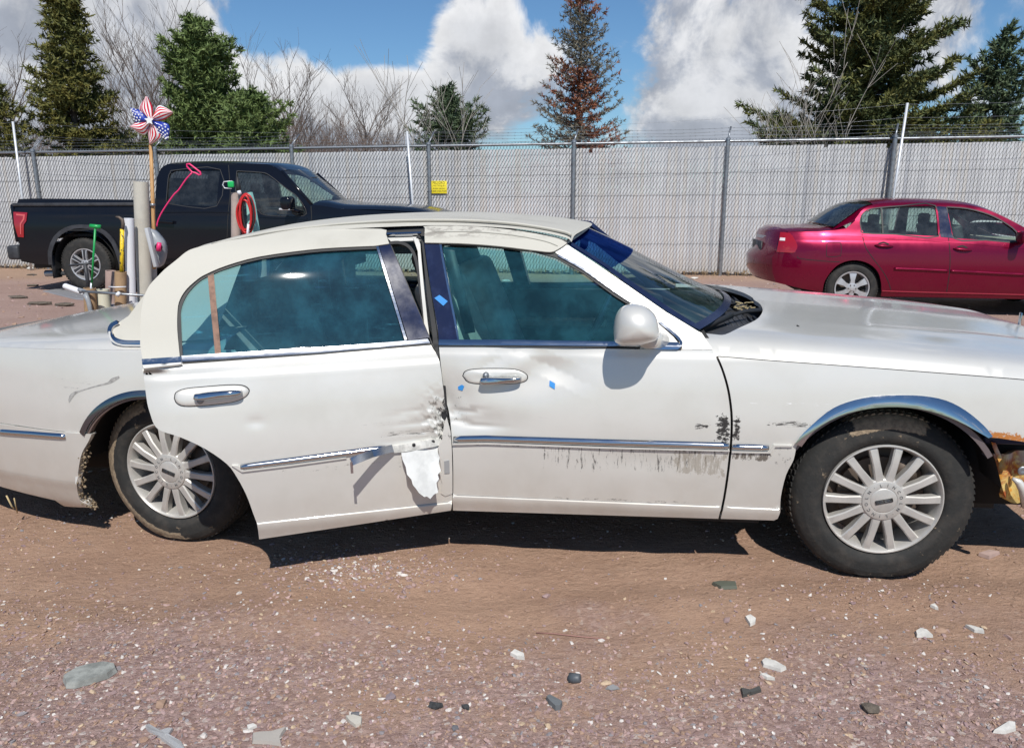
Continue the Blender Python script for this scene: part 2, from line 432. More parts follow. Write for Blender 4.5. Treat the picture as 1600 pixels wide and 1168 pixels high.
M_vinyl_d = mat('cream_vinyl_dirty', (.6, .58, .52), .65, spec=.35, fn=lambda n, b: (
    n.set(b.inputs['Base Color'], n.mix(n.m('MULTIPLY', n.ramp(n.sep(coords(n))[2], 1.315, 1.35), n.ramp(n.noise(n.mapping(coords(n), (8, 1, 30)), 1.6, 6, .7), .45, .62)), (.50, .48, .42), (.26, .24, .21))),
    bump(n, b, n.noise(coords(n), 260, 3, .6), .35, .0015)))
M_chrome = mat('chrome', (.52, .52, .53), .09, 1.0, fn=lambda n, b: n.set(b.inputs['Roughness'], n.ramp(n.noise(coords(n), 40, 5, .7), .35, .75, .03, .14)))
M_strip = mat('bright_moulding', (.55, .56, .58), .16, 1.0, fn=lambda n, b: n.set(b.inputs['Roughness'], n.ramp(n.noise(n.mapping(coords(n), (5, 1, 60)), 3, 5, .7), .35, .75, .10, .15)))
M_black = mat('black_rubber', (.018, .018, .019), .6)
M_gloss = mat('gloss_black_sky_tint', (.010, .013, .026), .16, spec=.28, fn=lambda n, b: (n.set(b.inputs['Roughness'], n.ramp(n.noise(coords(n), 14, 6, .7), .3, .75, .16, .26)),
    n.set(b.inputs['Base Color'], n.mix(n.ramp(n.noise(coords(n), 22, 6, .7), .45, .8), (.012, .018, .050), (.022, .032, .080)))))  # blue of the reflected sky put into the black base colour
M_dark = mat('dark_cavity', (.012, .012, .012), .8)
M_under = mat('underbody_grime', (.03, .027, .024), .9)
M_tan = mat('tan_trim', (.50, .47, .40), .7, fn=vary((.50, .47, .40), .15, 8))
M_trim = mat('charcoal_trim', (.05, .055, .065), .55, fn=vary((.04, .042, .048), .2, 10))
M_leather = mat('dove_leather', (.48, .46, .42), .5, fn=vary((.50, .48, .44), .15, 7, bmp=(90, .2, .003)))
def glass(name, tint, dust_haze=.06, gl=1.75, haze_col=(.55, .62, .66), streak=False):  # diffuse layer: dust, with sky reflection and haze put in as its colour
    m = bpy.data.materials.new(name); m.use_nodes = True; t = m.node_tree; t.nodes.clear(); n = NT(t)
    tr = n.n('ShaderNodeBsdfTransparent'); tr.inputs[0].default_value = (*tint, 1)
    gs = n.n('ShaderNodeBsdfGlossy'); gs.inputs['Roughness'].default_value = .015
    df = n.n('ShaderNodeBsdfDiffuse'); df.inputs[0].default_value = (*haze_col, 1)
    v = coords(n); a = n.noise(v, 5, 7, .7)
    d = n.ramp(a, .35, .75, dust_haze * .5, dust_haze * 1.9)
    if streak:
        s1 = n.noise(n.mapping(v, (40, 1, 1.5), rot=(0, .12, 0)), 1, 4, .6); s2 = n.noise(n.mapping(v, (3, 1, 14)), 1.5, 6, .75)
        d = n.m('ADD', d, n.m('MULTIPLY', n.ramp(s1, .62, .72), .05)); d = n.m('ADD', d, n.m('MULTIPLY', n.ramp(s2, .64, .76), .30))
        sp = n.noise(n.mapping(v, (1, 1, 1.6)), 130, 3, .6); d = n.m('ADD', d, n.m('MULTIPLY', n.ramp(sp, .70, .76), n.ramp(n.noise(v, 6, 3, .6), .45, .62, 0, .7)))
        s3 = n.noise(n.mapping(v, (2.2, 1, 60), rot=(0, .05, 0)), 1.5, 3, .5); d = n.m('ADD', d, n.m('MULTIPLY', n.ramp(s3, .66, .72), .10))
    fr = n.n('ShaderNodeFresnel'); fr.inputs[0].default_value = gl
    m1 = n.n('ShaderNodeMixShader'); n.set(m1.inputs[0], d); t.links.new(tr.outputs[0], m1.inputs[1]); t.links.new(df.outputs[0], m1.inputs[2])
    m2 = n.n('ShaderNodeMixShader'); t.links.new(fr.outputs[0], m2.inputs[0]); t.links.new(m1.outputs[0], m2.inputs[1]); t.links.new(gs.outputs[0], m2.inputs[2])
    o = n.n('ShaderNodeOutputMaterial'); t.links.new(m2.outputs[0], o.inputs[0]); MATS[name] = m; return m
G_side = glass('green_side_glass', (.62, .92, .90), .085, 1.6, (.08, .38, .48))
G_rear = glass('green_rear_door_glass', (.36, .64, .68), .085, 1.95, (.10, .46, .60), True)
G_ws = glass('green_windscreen', (.66, .90, .88), .03, 1.6, (.25, .55, .60))
G_car = glass('pale_green_glass', (.66, .80, .74), .04, 1.6)
G_dark = glass('privacy_glass', (.07, .08, .09), .03, 1.6)
M_tyre = mat('tyre_rubber', (.028, .027, .026), .75, spec=.3, fn=lambda n, b: (
    n.set(b.inputs['Base Color'], n.mix(n.ramp(n.noise(coords(n), 14, 6, .65), .42, .72), (.026, .026, .025), (.050, .045, .040))),
    bump(n, b, n.noise(coords(n), 70, 3, .6), .25, .004)))
M_alloy = mat('silver_alloy', (.50, .48, .45), .38, .35, fn=vary((.56, .54, .505), .10, 14, (.32, .5)))
M_alloy2 = mat('bright_alloy', (.52, .52, .53), .32, .5, fn=vary((.55, .55, .56), .10, 14, (.28, .45)))
M_brake = mat('rusty_brake', (.13, .10, .08), .6, .4)
def rust_fn(n, b):
    v = coords(n); a = n.noise(v, 9, 6, .65, .6); c = n.noise(v, 30, 5, .7)
    k = n.mix(n.ramp(a, .40, .50), (.62, .46, .16), (.36, .085, .018)); k = n.mix(n.ramp(c, .48, .62), k, (.62, .27, .03)); k = n.mix(n.ramp(n.noise(v, 5, 3, .5), .55, .7), k, (.55, .52, .45))
    n.set(b.inputs['Base Color'], k); bump(n, b, c, .6, .006)
M_rust = mat('flaking_rust', (.4, .2, .08), .85, fn=rust_fn)
M_tape = mat('blue_masking_tape', (.03, .24, .60), .6)
M_steel = mat('galvanised_steel', (.30, .32, .34), .42, .75, fn=vary((.34, .36, .38), .18, 12, (.35, .55)))
M_alum = mat('bare_aluminium_pole', (.62, .64, .66), .4, .3)

# ================================================================== GROUND
CAR = Frame((-1.384, 4.096, .009), .145, .016)
def gz(X, Y):
    xl = (X - CAR.O[0]) * math.cos(.145) - (Y - CAR.O[1]) * math.sin(.145)
    z = .016 * np.clip(xl, -1.5, 4) * np.exp(-((Y - 3.4) / 2.6) ** 2)
    z = z + .012 * np.sin(X * 1.3 + Y * .8) * np.sin(Y * 1.1 - X * .4 + 1) * np.clip((Y - 4.5) * .5, 0, 1)
    for y0, am in ((2.78, .010), (2.60, -.006), (2.45, .006)): z = z - am * np.exp(-((Y - y0 - .06 * np.sin(X * .9) + .02 * X) / .07) ** 2) * (1 + .35 * np.sin(X * 37 + Y * 21))
    rs = np.random.RandomState(5)
    near = np.exp(-(np.maximum(Y - 3, 0) / 9) ** 2) * np.exp(-(X / 12) ** 2)
    for k in range(26):
        f = 2.2 * 1.13 ** k; a = rs.rand() * 6.28; z = z + near * (.011 / (1 + .42 * k)) * np.sin(f * (X * np.cos(a) + Y * np.sin(a)) + rs.rand() * 6.28)
    return z
def gravel_mask(X, Y):
    n = 0
    rs = np.random.RandomState(9)
    for k in range(14):
        f = .8 * 1.28 ** k; a = rs.rand() * 6.28; n = n + (1 / (1 + .25 * k)) * np.sin(f * (X * np.cos(a) + Y * np.sin(a)) + rs.rand() * 6.28)
    m = 1.0 - (Y - 2.22) * 2.2 - .18 * np.clip(X, -1, 3) + .12 * n
    m = np.maximum(m, (1.15 * np.exp(-((X + .62) / .42) ** 2 - ((Y - 2.92) / .17) ** 2) + .18 * n * .5))
    m = np.maximum(m, .5 * np.exp(-((X + 1.9) / .9) ** 2 - ((Y - 2.5) / .25) ** 2) + .1 * n)
    m = np.maximum(m, .45 * np.exp(-((X - 1.1) / .7) ** 2 - ((Y - 2.62) / .12) ** 2) + .1 * n)
    return np.clip(m, 0, 1)
def ground():
    nx, ny = 460, 420
    a = np.linspace(-1, 1, nx); xs = np.sinh(a * 6.2) / np.sinh(6.2) * 420
    b = np.linspace(-.28, 1, ny); ys = 3.2 + np.sinh(b * 6.6) / np.sinh(6.6) * 800
    X, Y = np.meshgrid(xs, ys); Z = gz(X, Y)
    V = np.stack([X, Y, Z], -1).reshape(-1, 3)
    i = np.arange(nx - 1); j = np.arange(ny - 1); I, J = np.meshgrid(i, j); q = (J * nx + I).ravel()
    Fc = np.stack([q, q + 1, q + nx + 1, q + nx], 1)
    def fn(n, b):
        v = coords(n); s = n.sep(v)
        n1 = n.noise(v, 1.1, 6, .6); n2 = n.noise(v, 7, 6, .65); n3 = n.noise(v, 45, 5, .7); n4 = n.noise(v, 160, 4, .7)
        dirt = n.mix(n.ramp(n1, .38, .62), (.41, .265, .185), (.35, .22, .152))
        dirt = n.mix(n.m('MULTIPLY', n.ramp(n2, .45, .7), .6), dirt, (.36, .235, .165))
        grav = n.mix(n.ramp(n2, .3, .7), (.40, .262, .22), (.33, .215, .19))
        vo = n.n('ShaderNodeTexVoronoi'); n.set(vo.inputs['Vector'], v); vo.inputs['Scale'].default_value = 70; vo.inputs['Randomness'].default_value = 1
        cell = n.sep(vo.outputs['Color'])
        peb = n.mix(n.ramp(cell[0], .1, .9), (.25, .165, .148), (.45, .33, .295)); peb = n.mix(n.ramp(cell[1], .93, .96), peb, (.68, .62, .56))
        grav = n.mix(.62, grav, peb)
        # gravel shows in the near yard and in patches; the traffic lane is packed dirt
        gm = n.m('ADD', n.m('MULTIPLY_ADD', s[1], -1.7, 4.35), n.m('MULTIPLY', n.m('SUBTRACT', n1, .5), 5.0)); gm = n.m('SUBTRACT', gm, n.m('MULTIPLY', s[0], .16))
        far = n.ramp(s[1], 5.5, 8, 0, .75)
        gm = n.m('MAXIMUM', n.ramp(gm, -.1, 1.1), far)
        c = n.mix(gm, dirt, grav)
        c = n.mix(n.ramp(s[1], 6, 9.5, 0, .75), c, n.mix(n.ramp(n1, .3, .7), (.38, .265, .225), (.31, .21, .175)))
        c = n.mix(n.m('MULTIPLY', n.ramp(n3, .50, .74), .42), c, (.20, .125, .088))
        n5 = n.noise(n.mapping(v, (1, 2.2, 1)), 13, 7, .72); c = n.mix(n.m('MULTIPLY', n.ramp(n5, .50, .66), .36), c, (.235, .145, .10)); c = n.mix(n.m('MULTIPLY', n.ramp(n5, .44, .30), .35), c, (.43, .31, .235))
        c = n.mix(n.m('MULTIPLY', n.ramp(n4, .60, .75), .5), c, (.50, .385, .32))
        c = n.mix(n.ramp(s[1], 13.2, 14.6, 0, .6), c, (.36, .24, .15))
        n.set(b.inputs['Base Color'], c)
        h = n.m('ADD', n.m('MULTIPLY', n2, .35), n.m('ADD', n.m('MULTIPLY', n3, .35), n.m('MULTIPLY', n4, .16)))
        h = n.m('ADD', h, n.m('MULTIPLY', n.m('MULTIPLY', n.m('SUBTRACT', 1, vo.outputs['Distance']), gm), .10))
        bump(n, b, n.m('ADD', h, n.m('MULTIPLY', n5, .45)), 1.0, .030)
    m = mat('red_dirt_and_gravel', (.26, .155, .105), .95, spec=.15, fn=fn)
    tag(mesh('ground', V, Fc, m), kind='structure')
ground()

def ico():
    t = (1 + 5 ** .5) / 2
    v = np.array([(-1, t, 0), (1, t, 0), (-1, -t, 0), (1, -t, 0), (0, -1, t), (0, 1, t), (0, -1, -t), (0, 1, -t), (t, 0, -1), (t, 0, 1), (-t, 0, -1), (-t, 0, 1)]) / 1.9
    f = np.array([(0, 11, 5), (0, 5, 1), (0, 1, 7), (0, 7, 10), (0, 10, 11), (1, 5, 9), (5, 11, 4), (11, 10, 2), (10, 7, 6), (7, 1, 8), (3, 9, 4), (3, 4, 2), (3, 2, 6), (3, 6, 8), (3, 8, 9), (4, 9, 5), (2, 4, 11), (6, 2, 10), (8, 6, 7), (9, 8, 1)])
    return v, f
def stones():
    rs = np.random.RandomState(3); v0, f0 = ico()
    def cloud(n, x0, x1, y0, y1, smin, smax, dens):
        X = rs.uniform(x0, x1, n); Y = rs.uniform(y0, y1, n); keep = rs.rand(n) < dens(X, Y); X, Y = X[keep], Y[keep]
        S = smin + (smax - smin) * rs.rand(len(X)) ** 3.2; return X, Y, S
    A = [cloud(80000, -2.6, 2.6, 1.6, 3.6, .0016, .0085, lambda x, y: .04 + .9 * gravel_mask(x, y)),
         cloud(9000, -5.5, 7, 3.5, 7, .004, .014, lambda x, y: .25 + 0 * x), cloud(6000, -12, 10, 7, 15, .006, .028, lambda x, y: .5 + 0 * x),
         cloud(240, -2.6, 2.6, 1.6, 3.2, .009, .015, lambda x, y: .15 + .85 * gravel_mask(x, y)),
         cloud(800, -1.25, .0, 2.60, 3.05, .004, .013, lambda x, y: gravel_mask(x, y))]
    X = np.concatenate([a[0] for a in A]); Y = np.concatenate([a[1] for a in A]); S = np.concatenate([a[2] for a in A]); n = len(X)
    V = v0[None] * (1 + .28 * rs.randn(n, 12, 1)); V = V * S[:, None, None] * np.stack([rs.uniform(.7, 1.5, n), rs.uniform(.6, 1.1, n), rs.uniform(.35, .8, n)], 1)[:, None]
    a = rs.rand(n) * 6.28; c, s = np.cos(a), np.sin(a)
    x = V[..., 0] * c[:, None] - V[..., 1] * s[:, None]; y = V[..., 0] * s[:, None] + V[..., 1] * c[:, None]
    tl = rs.randn(n) * .25; z = V[..., 2] + x * tl[:, None]
    P = np.stack([x + X[:, None], y + Y[:, None], z + (gz(X, Y) + S * .12)[:, None]], -1)
    Fc = f0[None] + (np.arange(n) * 12)[:, None, None]
    cols = [('mauve', (.34, .235, .22)), ('rose', (.44, .30, .265)), ('white', (.66, .61, .56)), ('slate', (.26, .235, .24)), ('ochre', (.52, .39, .26)), ('dirt', (.36, .235, .165)), ('plum', (.29, .195, .195))]
    ms = [mat('stone_' + k, c, .8, fn=vary(c, .1, 40)) for k, c in cols]
    pk = rs.choice(7, n, p=[.22, .24, .07, .08, .06, .25, .08])
    wz = np.exp(-((X + .62) / .5) ** 2 - ((Y - 2.92) / .2) ** 2) * rs.rand(n) > .74; pk[wz] = 2
    tag(mesh('gravel', P.reshape(-1, 3), Fc.reshape(-1, 3), ms, None, False, midx=np.repeat(pk, 20)), kind='stuff', label='loose pink and white gravel strewn over the red dirt', cat='gravel')
    # clods and crumbs of dirt
    n = 9000; X = rs.uniform(-3, 3, n); Y = rs.uniform(1.6, 3.8, n); S = .0018 + .008 * rs.rand(n) ** 5
    V = v0[None] * (1 + .3 * rs.randn(n, 12, 1)) * S[:, None, None] * np.array([1.3, 1, .5])
    P = V + np.stack([X, Y, gz(X, Y)], 1)[:, None]; Fc = f0[None] + (np.arange(n) * 12)[:, None, None]
    tag(mesh('dirt_clods', P.reshape(-1, 3), Fc.reshape(-1, 3), mat('dirt_crumb', (.29, .185, .13), .95), None, False), kind='stuff', label='small crumbs of reddish dirt on the yard', cat='dirt')
stones()

# ================================================================== FENCE
FA = np.array([-10.64, 16.03]); FB = np.array([3.87, 14.65]); FD = (FB - FA) / np.linalg.norm(FB - FA); FN = np.array([FD[1], -FD[0]])  # FN toward the yard
def fpt(s, off=0.0, z=0.0):
    p = FA + FD * s + FN * off; return Vector((p[0], p[1], z))
def fh(s): return 2.31 + (s - 1.12) * .0098        # rail height over the yard, the ground falls a little to the left
POSTS = [-4.2, -1.55, 1.12, 3.67, 6.43, 9.11, 11.85, 14.65, 17.57, 20.4, 23.2]
def fence():
    root = empty('chain_link_fence', fpt(9, 0, 0), label='chain link fence with white privacy slats behind the parked vehicles', cat='fence')
    inv = root.location
    def L(v): return Vector(v) - inv
    S0, S1 = POSTS[0], POSTS[-1]
    post = None
    for i, s in enumerate(POSTS):
        if i in (0,) : pass
        m = MB(); h = fh(s)
        m.tube([L(fpt(s, .05, -.1)), L(fpt(s, .05, h + .03))], .037, 12)
        m.tube([L(fpt(s, .05, h + .02)), L(fpt(s, .05, h + .05)), L(fpt(s, .05, h + .07))], [.046, .043, .02], 12)
        for z in (.35, .95, 1.55, 2.1): m.tube([L(fpt(s, .05, z)), L(fpt(s, .05, z + .02))], .041, 12)
        o = m.build('fence_post', M_steel, root); sharp(o)
        m = MB(); lean = .10 if 4 < i < 8 else .14
        m.bar(L(fpt(s, .05, h + .05)), L(fpt(s + lean * .7, -.16, h + .27)), .03, .012); m.build('barb_arm', M_steel, o)
    m = MB(); pts = [L(fpt(s, .0, fh(s))) for s in np.linspace(S0, S1, 40)]; m.tube(pts, .024, 10); m.build('top_rail', M_steel, root)
    # four strands of barbed wire
    for k in range(4):
        m = MB(); pts = []
        for i in range(len(POSTS) - 1):
            for t in np.linspace(0, 1, 9)[:-1]:
                s = POSTS[i] + (POSTS[i + 1] - POSTS[i]) * t; sag = .018 * 4 * t * (1 - t) * (1 + .5 * math.sin(i * 2 + k))
                pts.append(L(fpt(s + .08, -.01 - .045 * k, fh(s) + .06 + .062 * k - sag)))
        m.tube(pts, .0022, 4, cap=False)
        rs = random.Random(k)
        for i in range(len(pts) - 1):
            for t in (.12, .5, .85):
                p = pts[i].lerp(pts[i + 1], t)
                for _ in range(2):
                    d = Vector((rs.uniform(-1, 1), rs.uniform(-1, 1), rs.uniform(-1, 1))).normalized() * .016; m.bar(p - d, p + d, .0025, .0025)
        m.build('barbed_wire', M_steel, root, smooth=False)
    # slats: too narrow to pick apart, all of them real strips
    rs = np.random.RandomState(2); V = []; Fc = []
    s = S0; k = 0
    while s < S1:
        w = .0535; z1 = fh(s) - .085 + rs.uniform(-.004, .004) - (rs.uniform(.02, .09) if rs.rand() < .03 else 0); z0 = .05 + rs.uniform(-.02, .015); d = rs.uniform(-.002, .002)
        for (a, z) in ((s, z0), (s + w, z0), (s + w, z1), (s, z1)):
            V.append(tuple(L(fpt(a, .000 + d, z))))
        for (a, z) in ((s, z0), (s + w, z0), (s + w, z1), (s, z1)):
            V.append(tuple(L(fpt(a, -.006 + d, z))))
        b = k * 8; Fc += [(b, b + 1, b + 2, b + 3), (b + 4, b + 7, b + 6, b + 5), (b, b + 3, b + 7, b + 4), (b + 1, b + 5, b + 6, b + 2), (b + 3, b + 2, b + 6, b + 7)]
        k += 1; s += .0605
    def fn(n, b):
        v = coords(n); f = n.noise(v, 1.2, 5, .6); s_ = n.sep(v)
        c = n.mix(n.ramp(f, .35, .7), (.56, .566, .575), (.48, .487, .495)); st = n.noise(n.mapping(v, (16, 16, .6)), 1, 3, .5)
        c = n.mix(n.ramp(st, .4, .7, 0, .4), c, (.42, .42, .42)); c = n.mix(n.ramp(s_[2], .0, .5, .35, 0), c, (.42, .36, .30))
        n.set(b.inputs['Base Color'], c)
    m_sl = mat('white_privacy_slat', (.5, .5, .5), .55, fn=fn)
    def fn2(k):
        def f(n, b):
            fn(n, b); l = b.inputs['Base Color'].links[0].from_socket; n.set(b.inputs['Base Color'], n.mix(1.0, l, k, blend='MULTIPLY'))
        return f
    sl = [m_sl, mat('grey_privacy_slat', (.5, .5, .5), .55, fn=fn2((.90, .90, .91))), mat('dusty_privacy_slat', (.5, .5, .5), .55, fn=fn2((.97, .93, .88))), mat('dark_privacy_slat', (.5, .5, .5), .55, fn=fn2((.76, .77, .80)))]
    tag(mesh('privacy_slats', V, Fc, sl, root, False, midx=np.repeat(rs.choice(4, k, p=[.6, .22, .15, .03]), 5)), kind='stuff')
    # the wires that cross in front of the slats, and those woven behind them
    for side, sgn, off, rad in ((0, 1, .010, .0035), (1, -1, -.012, .0026)):
        m_v = []; m_f = []; pitch = .0605; s = S0 - 2.5; q = 0
        while s < S1:
            h = fh(s); a0, a1 = s, s + 1.36
            if sgn < 0: a0, a1 = a1, a0
            z0, z1 = .0, h + .035
            if min(a0, a1) < S0: s += pitch; continue
            A, B = L(fpt(a0, off, z0)), L(fpt(a1, off, z1)); d = (B - A).normalized(); x = d.cross(Vector((FN[0], FN[1], 0))).normalized(); y = d.cross(x)
            for P in (A, B):
                for t in range(3):
                    an = 2.094 * t + .5; m_v.append(tuple(P + (x * math.cos(an) + y * math.sin(an)) * rad))
            b = q * 6; m_f += [(b, b + 1, b + 4, b + 3), (b + 1, b + 2, b + 5, b + 4), (b + 2, b, b + 3, b + 5)]; q += 1; s += pitch
        # cross wires of the weave, short bites that wrap the slat edges
        tag(mesh('chain_link_mesh', m_v, m_f, mat('link_wire', (.10, .11, .12), .5, .5) if not side else MATS['link_wire'], root, False), kind='stuff')
    # twisted ends over the rail
    m = MB(); s = S0
    while s < S1:
        m.bar(L(fpt(s, .012, fh(s) + .01)), L(fpt(s + .012, .0, fh(s) + .048)), .006, .006); s += .0605
    tag(m.build('wire_tips', M_steel, root, smooth=False), kind='stuff')
    m = MB()
    for z in (.55, 1.05, 1.45, 1.85): m.tube([L(fpt(s, .009, z + (fh(s) - 2.4) + .006 * math.sin(s * 9))) for s in np.linspace(S0, S1, 120)], .0022, 4, cap=False)
    m.build('tie_wire', MATS['link_wire'], root)
    return root
fence()
# the electric wire inside the barbed wire, on leaning aluminium poles
def poles():
    spec = [(20, 190, 38, 335, 0, 'leftmost of the leaning white poles, behind the pickup bed'), (636, 205, 649, 372, .15, 'leaning white pole by the yellow warning sign'), (1418, 161, 1386, 372, .2, 'leaning white pole rising above the fence behind the red sedan')]
    tops = []
    for (u0, v0, u1, v1, off, lab) in spec:
        off = .35
        def at(u, v):
            r = ray(u, v); A = FA + FN * off; n = np.array([-FD[1], FD[0]]); t = (A @ n) / (r[:2] @ n); p = r * t; return Vector((p[0], p[1], p[2] + CAMH))
        a, b = at(u0, v0), at(u1, v1); d = (b - a) / (b - a).length; foot = a + d * ((a.z + .05) / -d.z)
        root = empty('leaning_pole', (foot.x, foot.y, 0), label=lab, cat='pole', group='leaning aluminium poles along the fence')
        m = MB(); m.tube([Vector((0, 0, -.05)), a - root.location], .022, 10); m.build('pole_tube', M_alum, root)
        tops.append((a, d))
    for k, z in enumerate((.02, .24, .50)):
        m = MB(); P = [a + d * z for a, d in tops]; ext0 = P[0] + (P[0] - P[1]) * .6; ext1 = P[2] + (P[2] - P[1]) * .6; P = [ext0] + P + [ext1]; pts = []
        for i in range(4):
            for t in np.linspace(0, 1, 12)[:-1]: p = P[i].lerp(P[i + 1], t); p.z -= .30 * t * (1 - t); pts.append(p)
        o = m.tube([p - ext0 for p in pts], .0018, 4).build('electric_wire', M_steel, None, loc=ext0)
        tag(o, ['topmost electric wire strung between the leaning poles', 'middle electric wire strung between the leaning poles', 'lowest electric wire strung between the leaning poles'][k], 'wire', 'electric fence wires')
poles()
def sign():
    s = 9.285; c = fpt(s, .03, 1.63); ang = math.atan2(FD[1], FD[0])
    root = empty('warning_sign', c, label='small yellow PELIGRO warning sign wired to the fence beside a post', cat='sign'); root.rotation_euler = (0, 0, ang)
    m = MB(); m.box((0, 0, 0), (.31, .006, .235)); bev(m.build('sign_plate', mat('sign_yellow', (.80, .66, .03), .5), root), .003)
    red = mat('sign_ink', (.10, .085, .015), .6)
    for t, z, sz in (('PELIGRO', .078, .062), ('¡ NO TOQUE !', .027, .040), ('de alto tension', -.022, .040), ('7,000 VOLTIOS', -.075, .046)):
        me = text_mesh(t, sz); me.materials.append(red); o = bpy.data.objects.new('lettering', me); COL.objects.link(o); o.parent = root
        o.location = (0, -.0045, z); o.rotation_euler = (math.pi / 2, 0, 0)
sign()
# ================================================================== TREES
def needles(name, B, m, parent, rs, L=.13, W=.018, per=9, spread=.9, keep=1.0):
    """B: (n,6) sprig positions and directions -> spiky needle tufts as thin triangles"""
    B = B[rs.rand(len(B)) < keep]; n = len(B) * per
    P = np.repeat(B[:, :3], per, 0); Dr = np.repeat(B[:, 3:], per, 0)
    t = rs.rand(n, 1); P = P + Dr * t * .8 * L
    rd = rs.randn(n, 3) * spread; d = Dr + rd; d /= np.linalg.norm(d, axis=1)[:, None] + 1e-9
    sd = np.cross(d, rs.randn(n, 3)); sd /= np.linalg.norm(sd, axis=1)[:, None] + 1e-9
    l = L * rs.uniform(.6, 1.25, (n, 1)); w = W * rs.uniform(.7, 1.4, (n, 1))
    V = np.stack([P - sd * w, P + sd * w, P + d * l + sd * w * .15], 1).reshape(-1, 3)
    Fc = np.arange(n * 3).reshape(-1, 3)
    return mesh(name, V, Fc, m, parent, False)
def leafmat(name, c1, c2, c3=None):
    def fn(n, b):
        v = coords(n); f = n.noise(v, 1.7, 5, .65); f2 = n.noise(v, 7, 3, .6)
        c = n.mix(n.ramp(f, .38, .62), c1, c2)
        if c3: c = n.mix(n.ramp(f2, .5, .68), c, c3)
        n.set(b.inputs['Base Color'], c)
    return mat(name, c1, .65, spec=.25, fn=fn)
M_bark = mat('spruce_bark', (.10, .075, .06), .9, fn=vary((.11, .085, .07), .2, 12, bmp=(30, .6, .02)))
M_grey = mat('grey_twig', (.14, .115, .10), .9); M_brush = mat('brown_twig', (.17, .125, .10), .9)
M_pale = mat('pale_birch_stem', (.33, .30, .26), .85)
LG = leafmat('spruce_olive', (.115, .125, .038), (.185, .165, .042), (.055, .072, .026))
LF = leafmat('spruce_green', (.12, .175, .055), (.17, .225, .075), (.065, .10, .036))
LD = leafmat('spruce_dark', (.085, .115, .048), (.155, .150, .042), (.040, .062, .030))
LB = leafmat('spruce_blue', (.075, .115, .062), (.11, .145, .075), (.042, .068, .042))
LR = leafmat('spruce_rust', (.24, .085, .045), (.28, .12, .07), (.13, .07, .05))
LR2 = leafmat('spruce_grey_green', (.17, .165, .12), (.21, .18, .14), (.12, .11, .085))
def conifer(X, Y, h, prof, seed, mt, label, dens=1.0, step=.30, nb=7, droop=.15, upturn=.25, L=.13, W=.016, per=9, z0=.4, bare=None, tuft=1.0, kind='spruce_tree', lean=0, gapy=0.0):
    """prof: (height fraction, radius) table"""
    rs = np.random.RandomState(seed); pr = herm([a for a, _ in prof], [b for _, b in prof])
    root = empty(kind, (X, Y, 0), label=label, cat='tree')
    m = MB(); zz = np.linspace(-.1, h, 12); m.tube([(.04 * math.sin(z * 1.3 + seed) + lean * z, .04 * math.cos(z), z) for z in zz], [max(.012, .022 * h * (1 - z / h) ** .9 * .8) for z in zz], 8)
    B = []; br = MB(); z = z0
    while z < h * .985:
        f = z / h; rad = float(pr(f)); k = max(3, int(nb * (1 if f < .85 else .7))); a0 = rs.rand() * 6.28
        for j in range(k):
            a = a0 + 6.28 * j / k + rs.randn() * .25; l = rad * rs.uniform(.62, 1.12) * (1.25 if rs.rand() < .10 else 1); 
            if rs.rand() < gapy: continue
            zz = z + rs.randn() * .08; n = max(3, int(l / .16)); pts = []
            rise = upturn * (f * 1.2 - .1) * l
            for i in range(n + 1):
                t = i / n; r = l * t; pts.append(np.array([r * math.cos(a) + lean * zz, r * math.sin(a), zz + rise * t - droop * l * math.sin(t * 3.14) * .8 + (.16 * l * max(0, t - .6) * (1 if droop > .1 else .3)) + rs.randn() * .015]))
            br.tube([tuple(p) for p in pts], [max(.004, .016 * l * (1 - t)) for t in np.linspace(0, 1, n + 1)], 4, cap=False)
            for i in range(1, n + 1):
                p = pts[i]; q = pts[i - 1]; dr = (p - q) / (np.linalg.norm(p - q) + 1e-6); side = np.cross(dr, (0, 0, 1)); t = i / n
                if t < .22 and rs.rand() < .6: continue
                for sgn in (-1, 1):
                    w = (.10 + .52 * l * (1 - t) * .42) * rs.uniform(.5, 1.15); cnt = max(1, int(w / .085 * dens))
                    dd = dr * .62 + side * sgn * .85 + np.array([0, 0, rs.randn() * .18 - .06]); dd /= np.linalg.norm(dd)
                    for c in range(cnt):
                        if rs.rand() < tuft: e = p + dd * w * (c + rs.rand()) / cnt - dr * .16 * rs.rand(); B.append((*e, *dd))
                B.append((*p, *dr)); B.append((*(p - dr * .08), *(dr * .6 + np.array([0, 0, .7]))))
        z += step * rs.uniform(.8, 1.2) * (1 - .45 * f)
    B = np.array(B)
    m.build('trunk', M_bark, root); br.build('branches', M_bark if not bare else M_grey, root)
    if bare:
        hz = B[:, 2] / h; sel = (np.sin(B[:, 0] * 2.1 + B[:, 2] * 1.9 + 1) + np.sin(B[:, 2] * 3.1 - B[:, 1] * 2) * .8) > -.05
        sel &= rs.rand(len(B)) < np.clip(1.25 - 1.1 * np.sqrt(B[:, 0] ** 2 + B[:, 1] ** 2) / (1e-3 + pr(hz)) * .7, .1, 1)
        needles('rusty_crown', B[sel], mt, root, rs, L, W, per); needles('grey_crown', B[~sel], bare, root, rs, L, W * .8, per, keep=.8)
    else: needles('crown', B, mt, root, rs, L, W, per)
    return root
def at(u, v, Y):
    r = ray(u, v); return r * (Y / r[1]) + np.array([0, 0, CAMH])
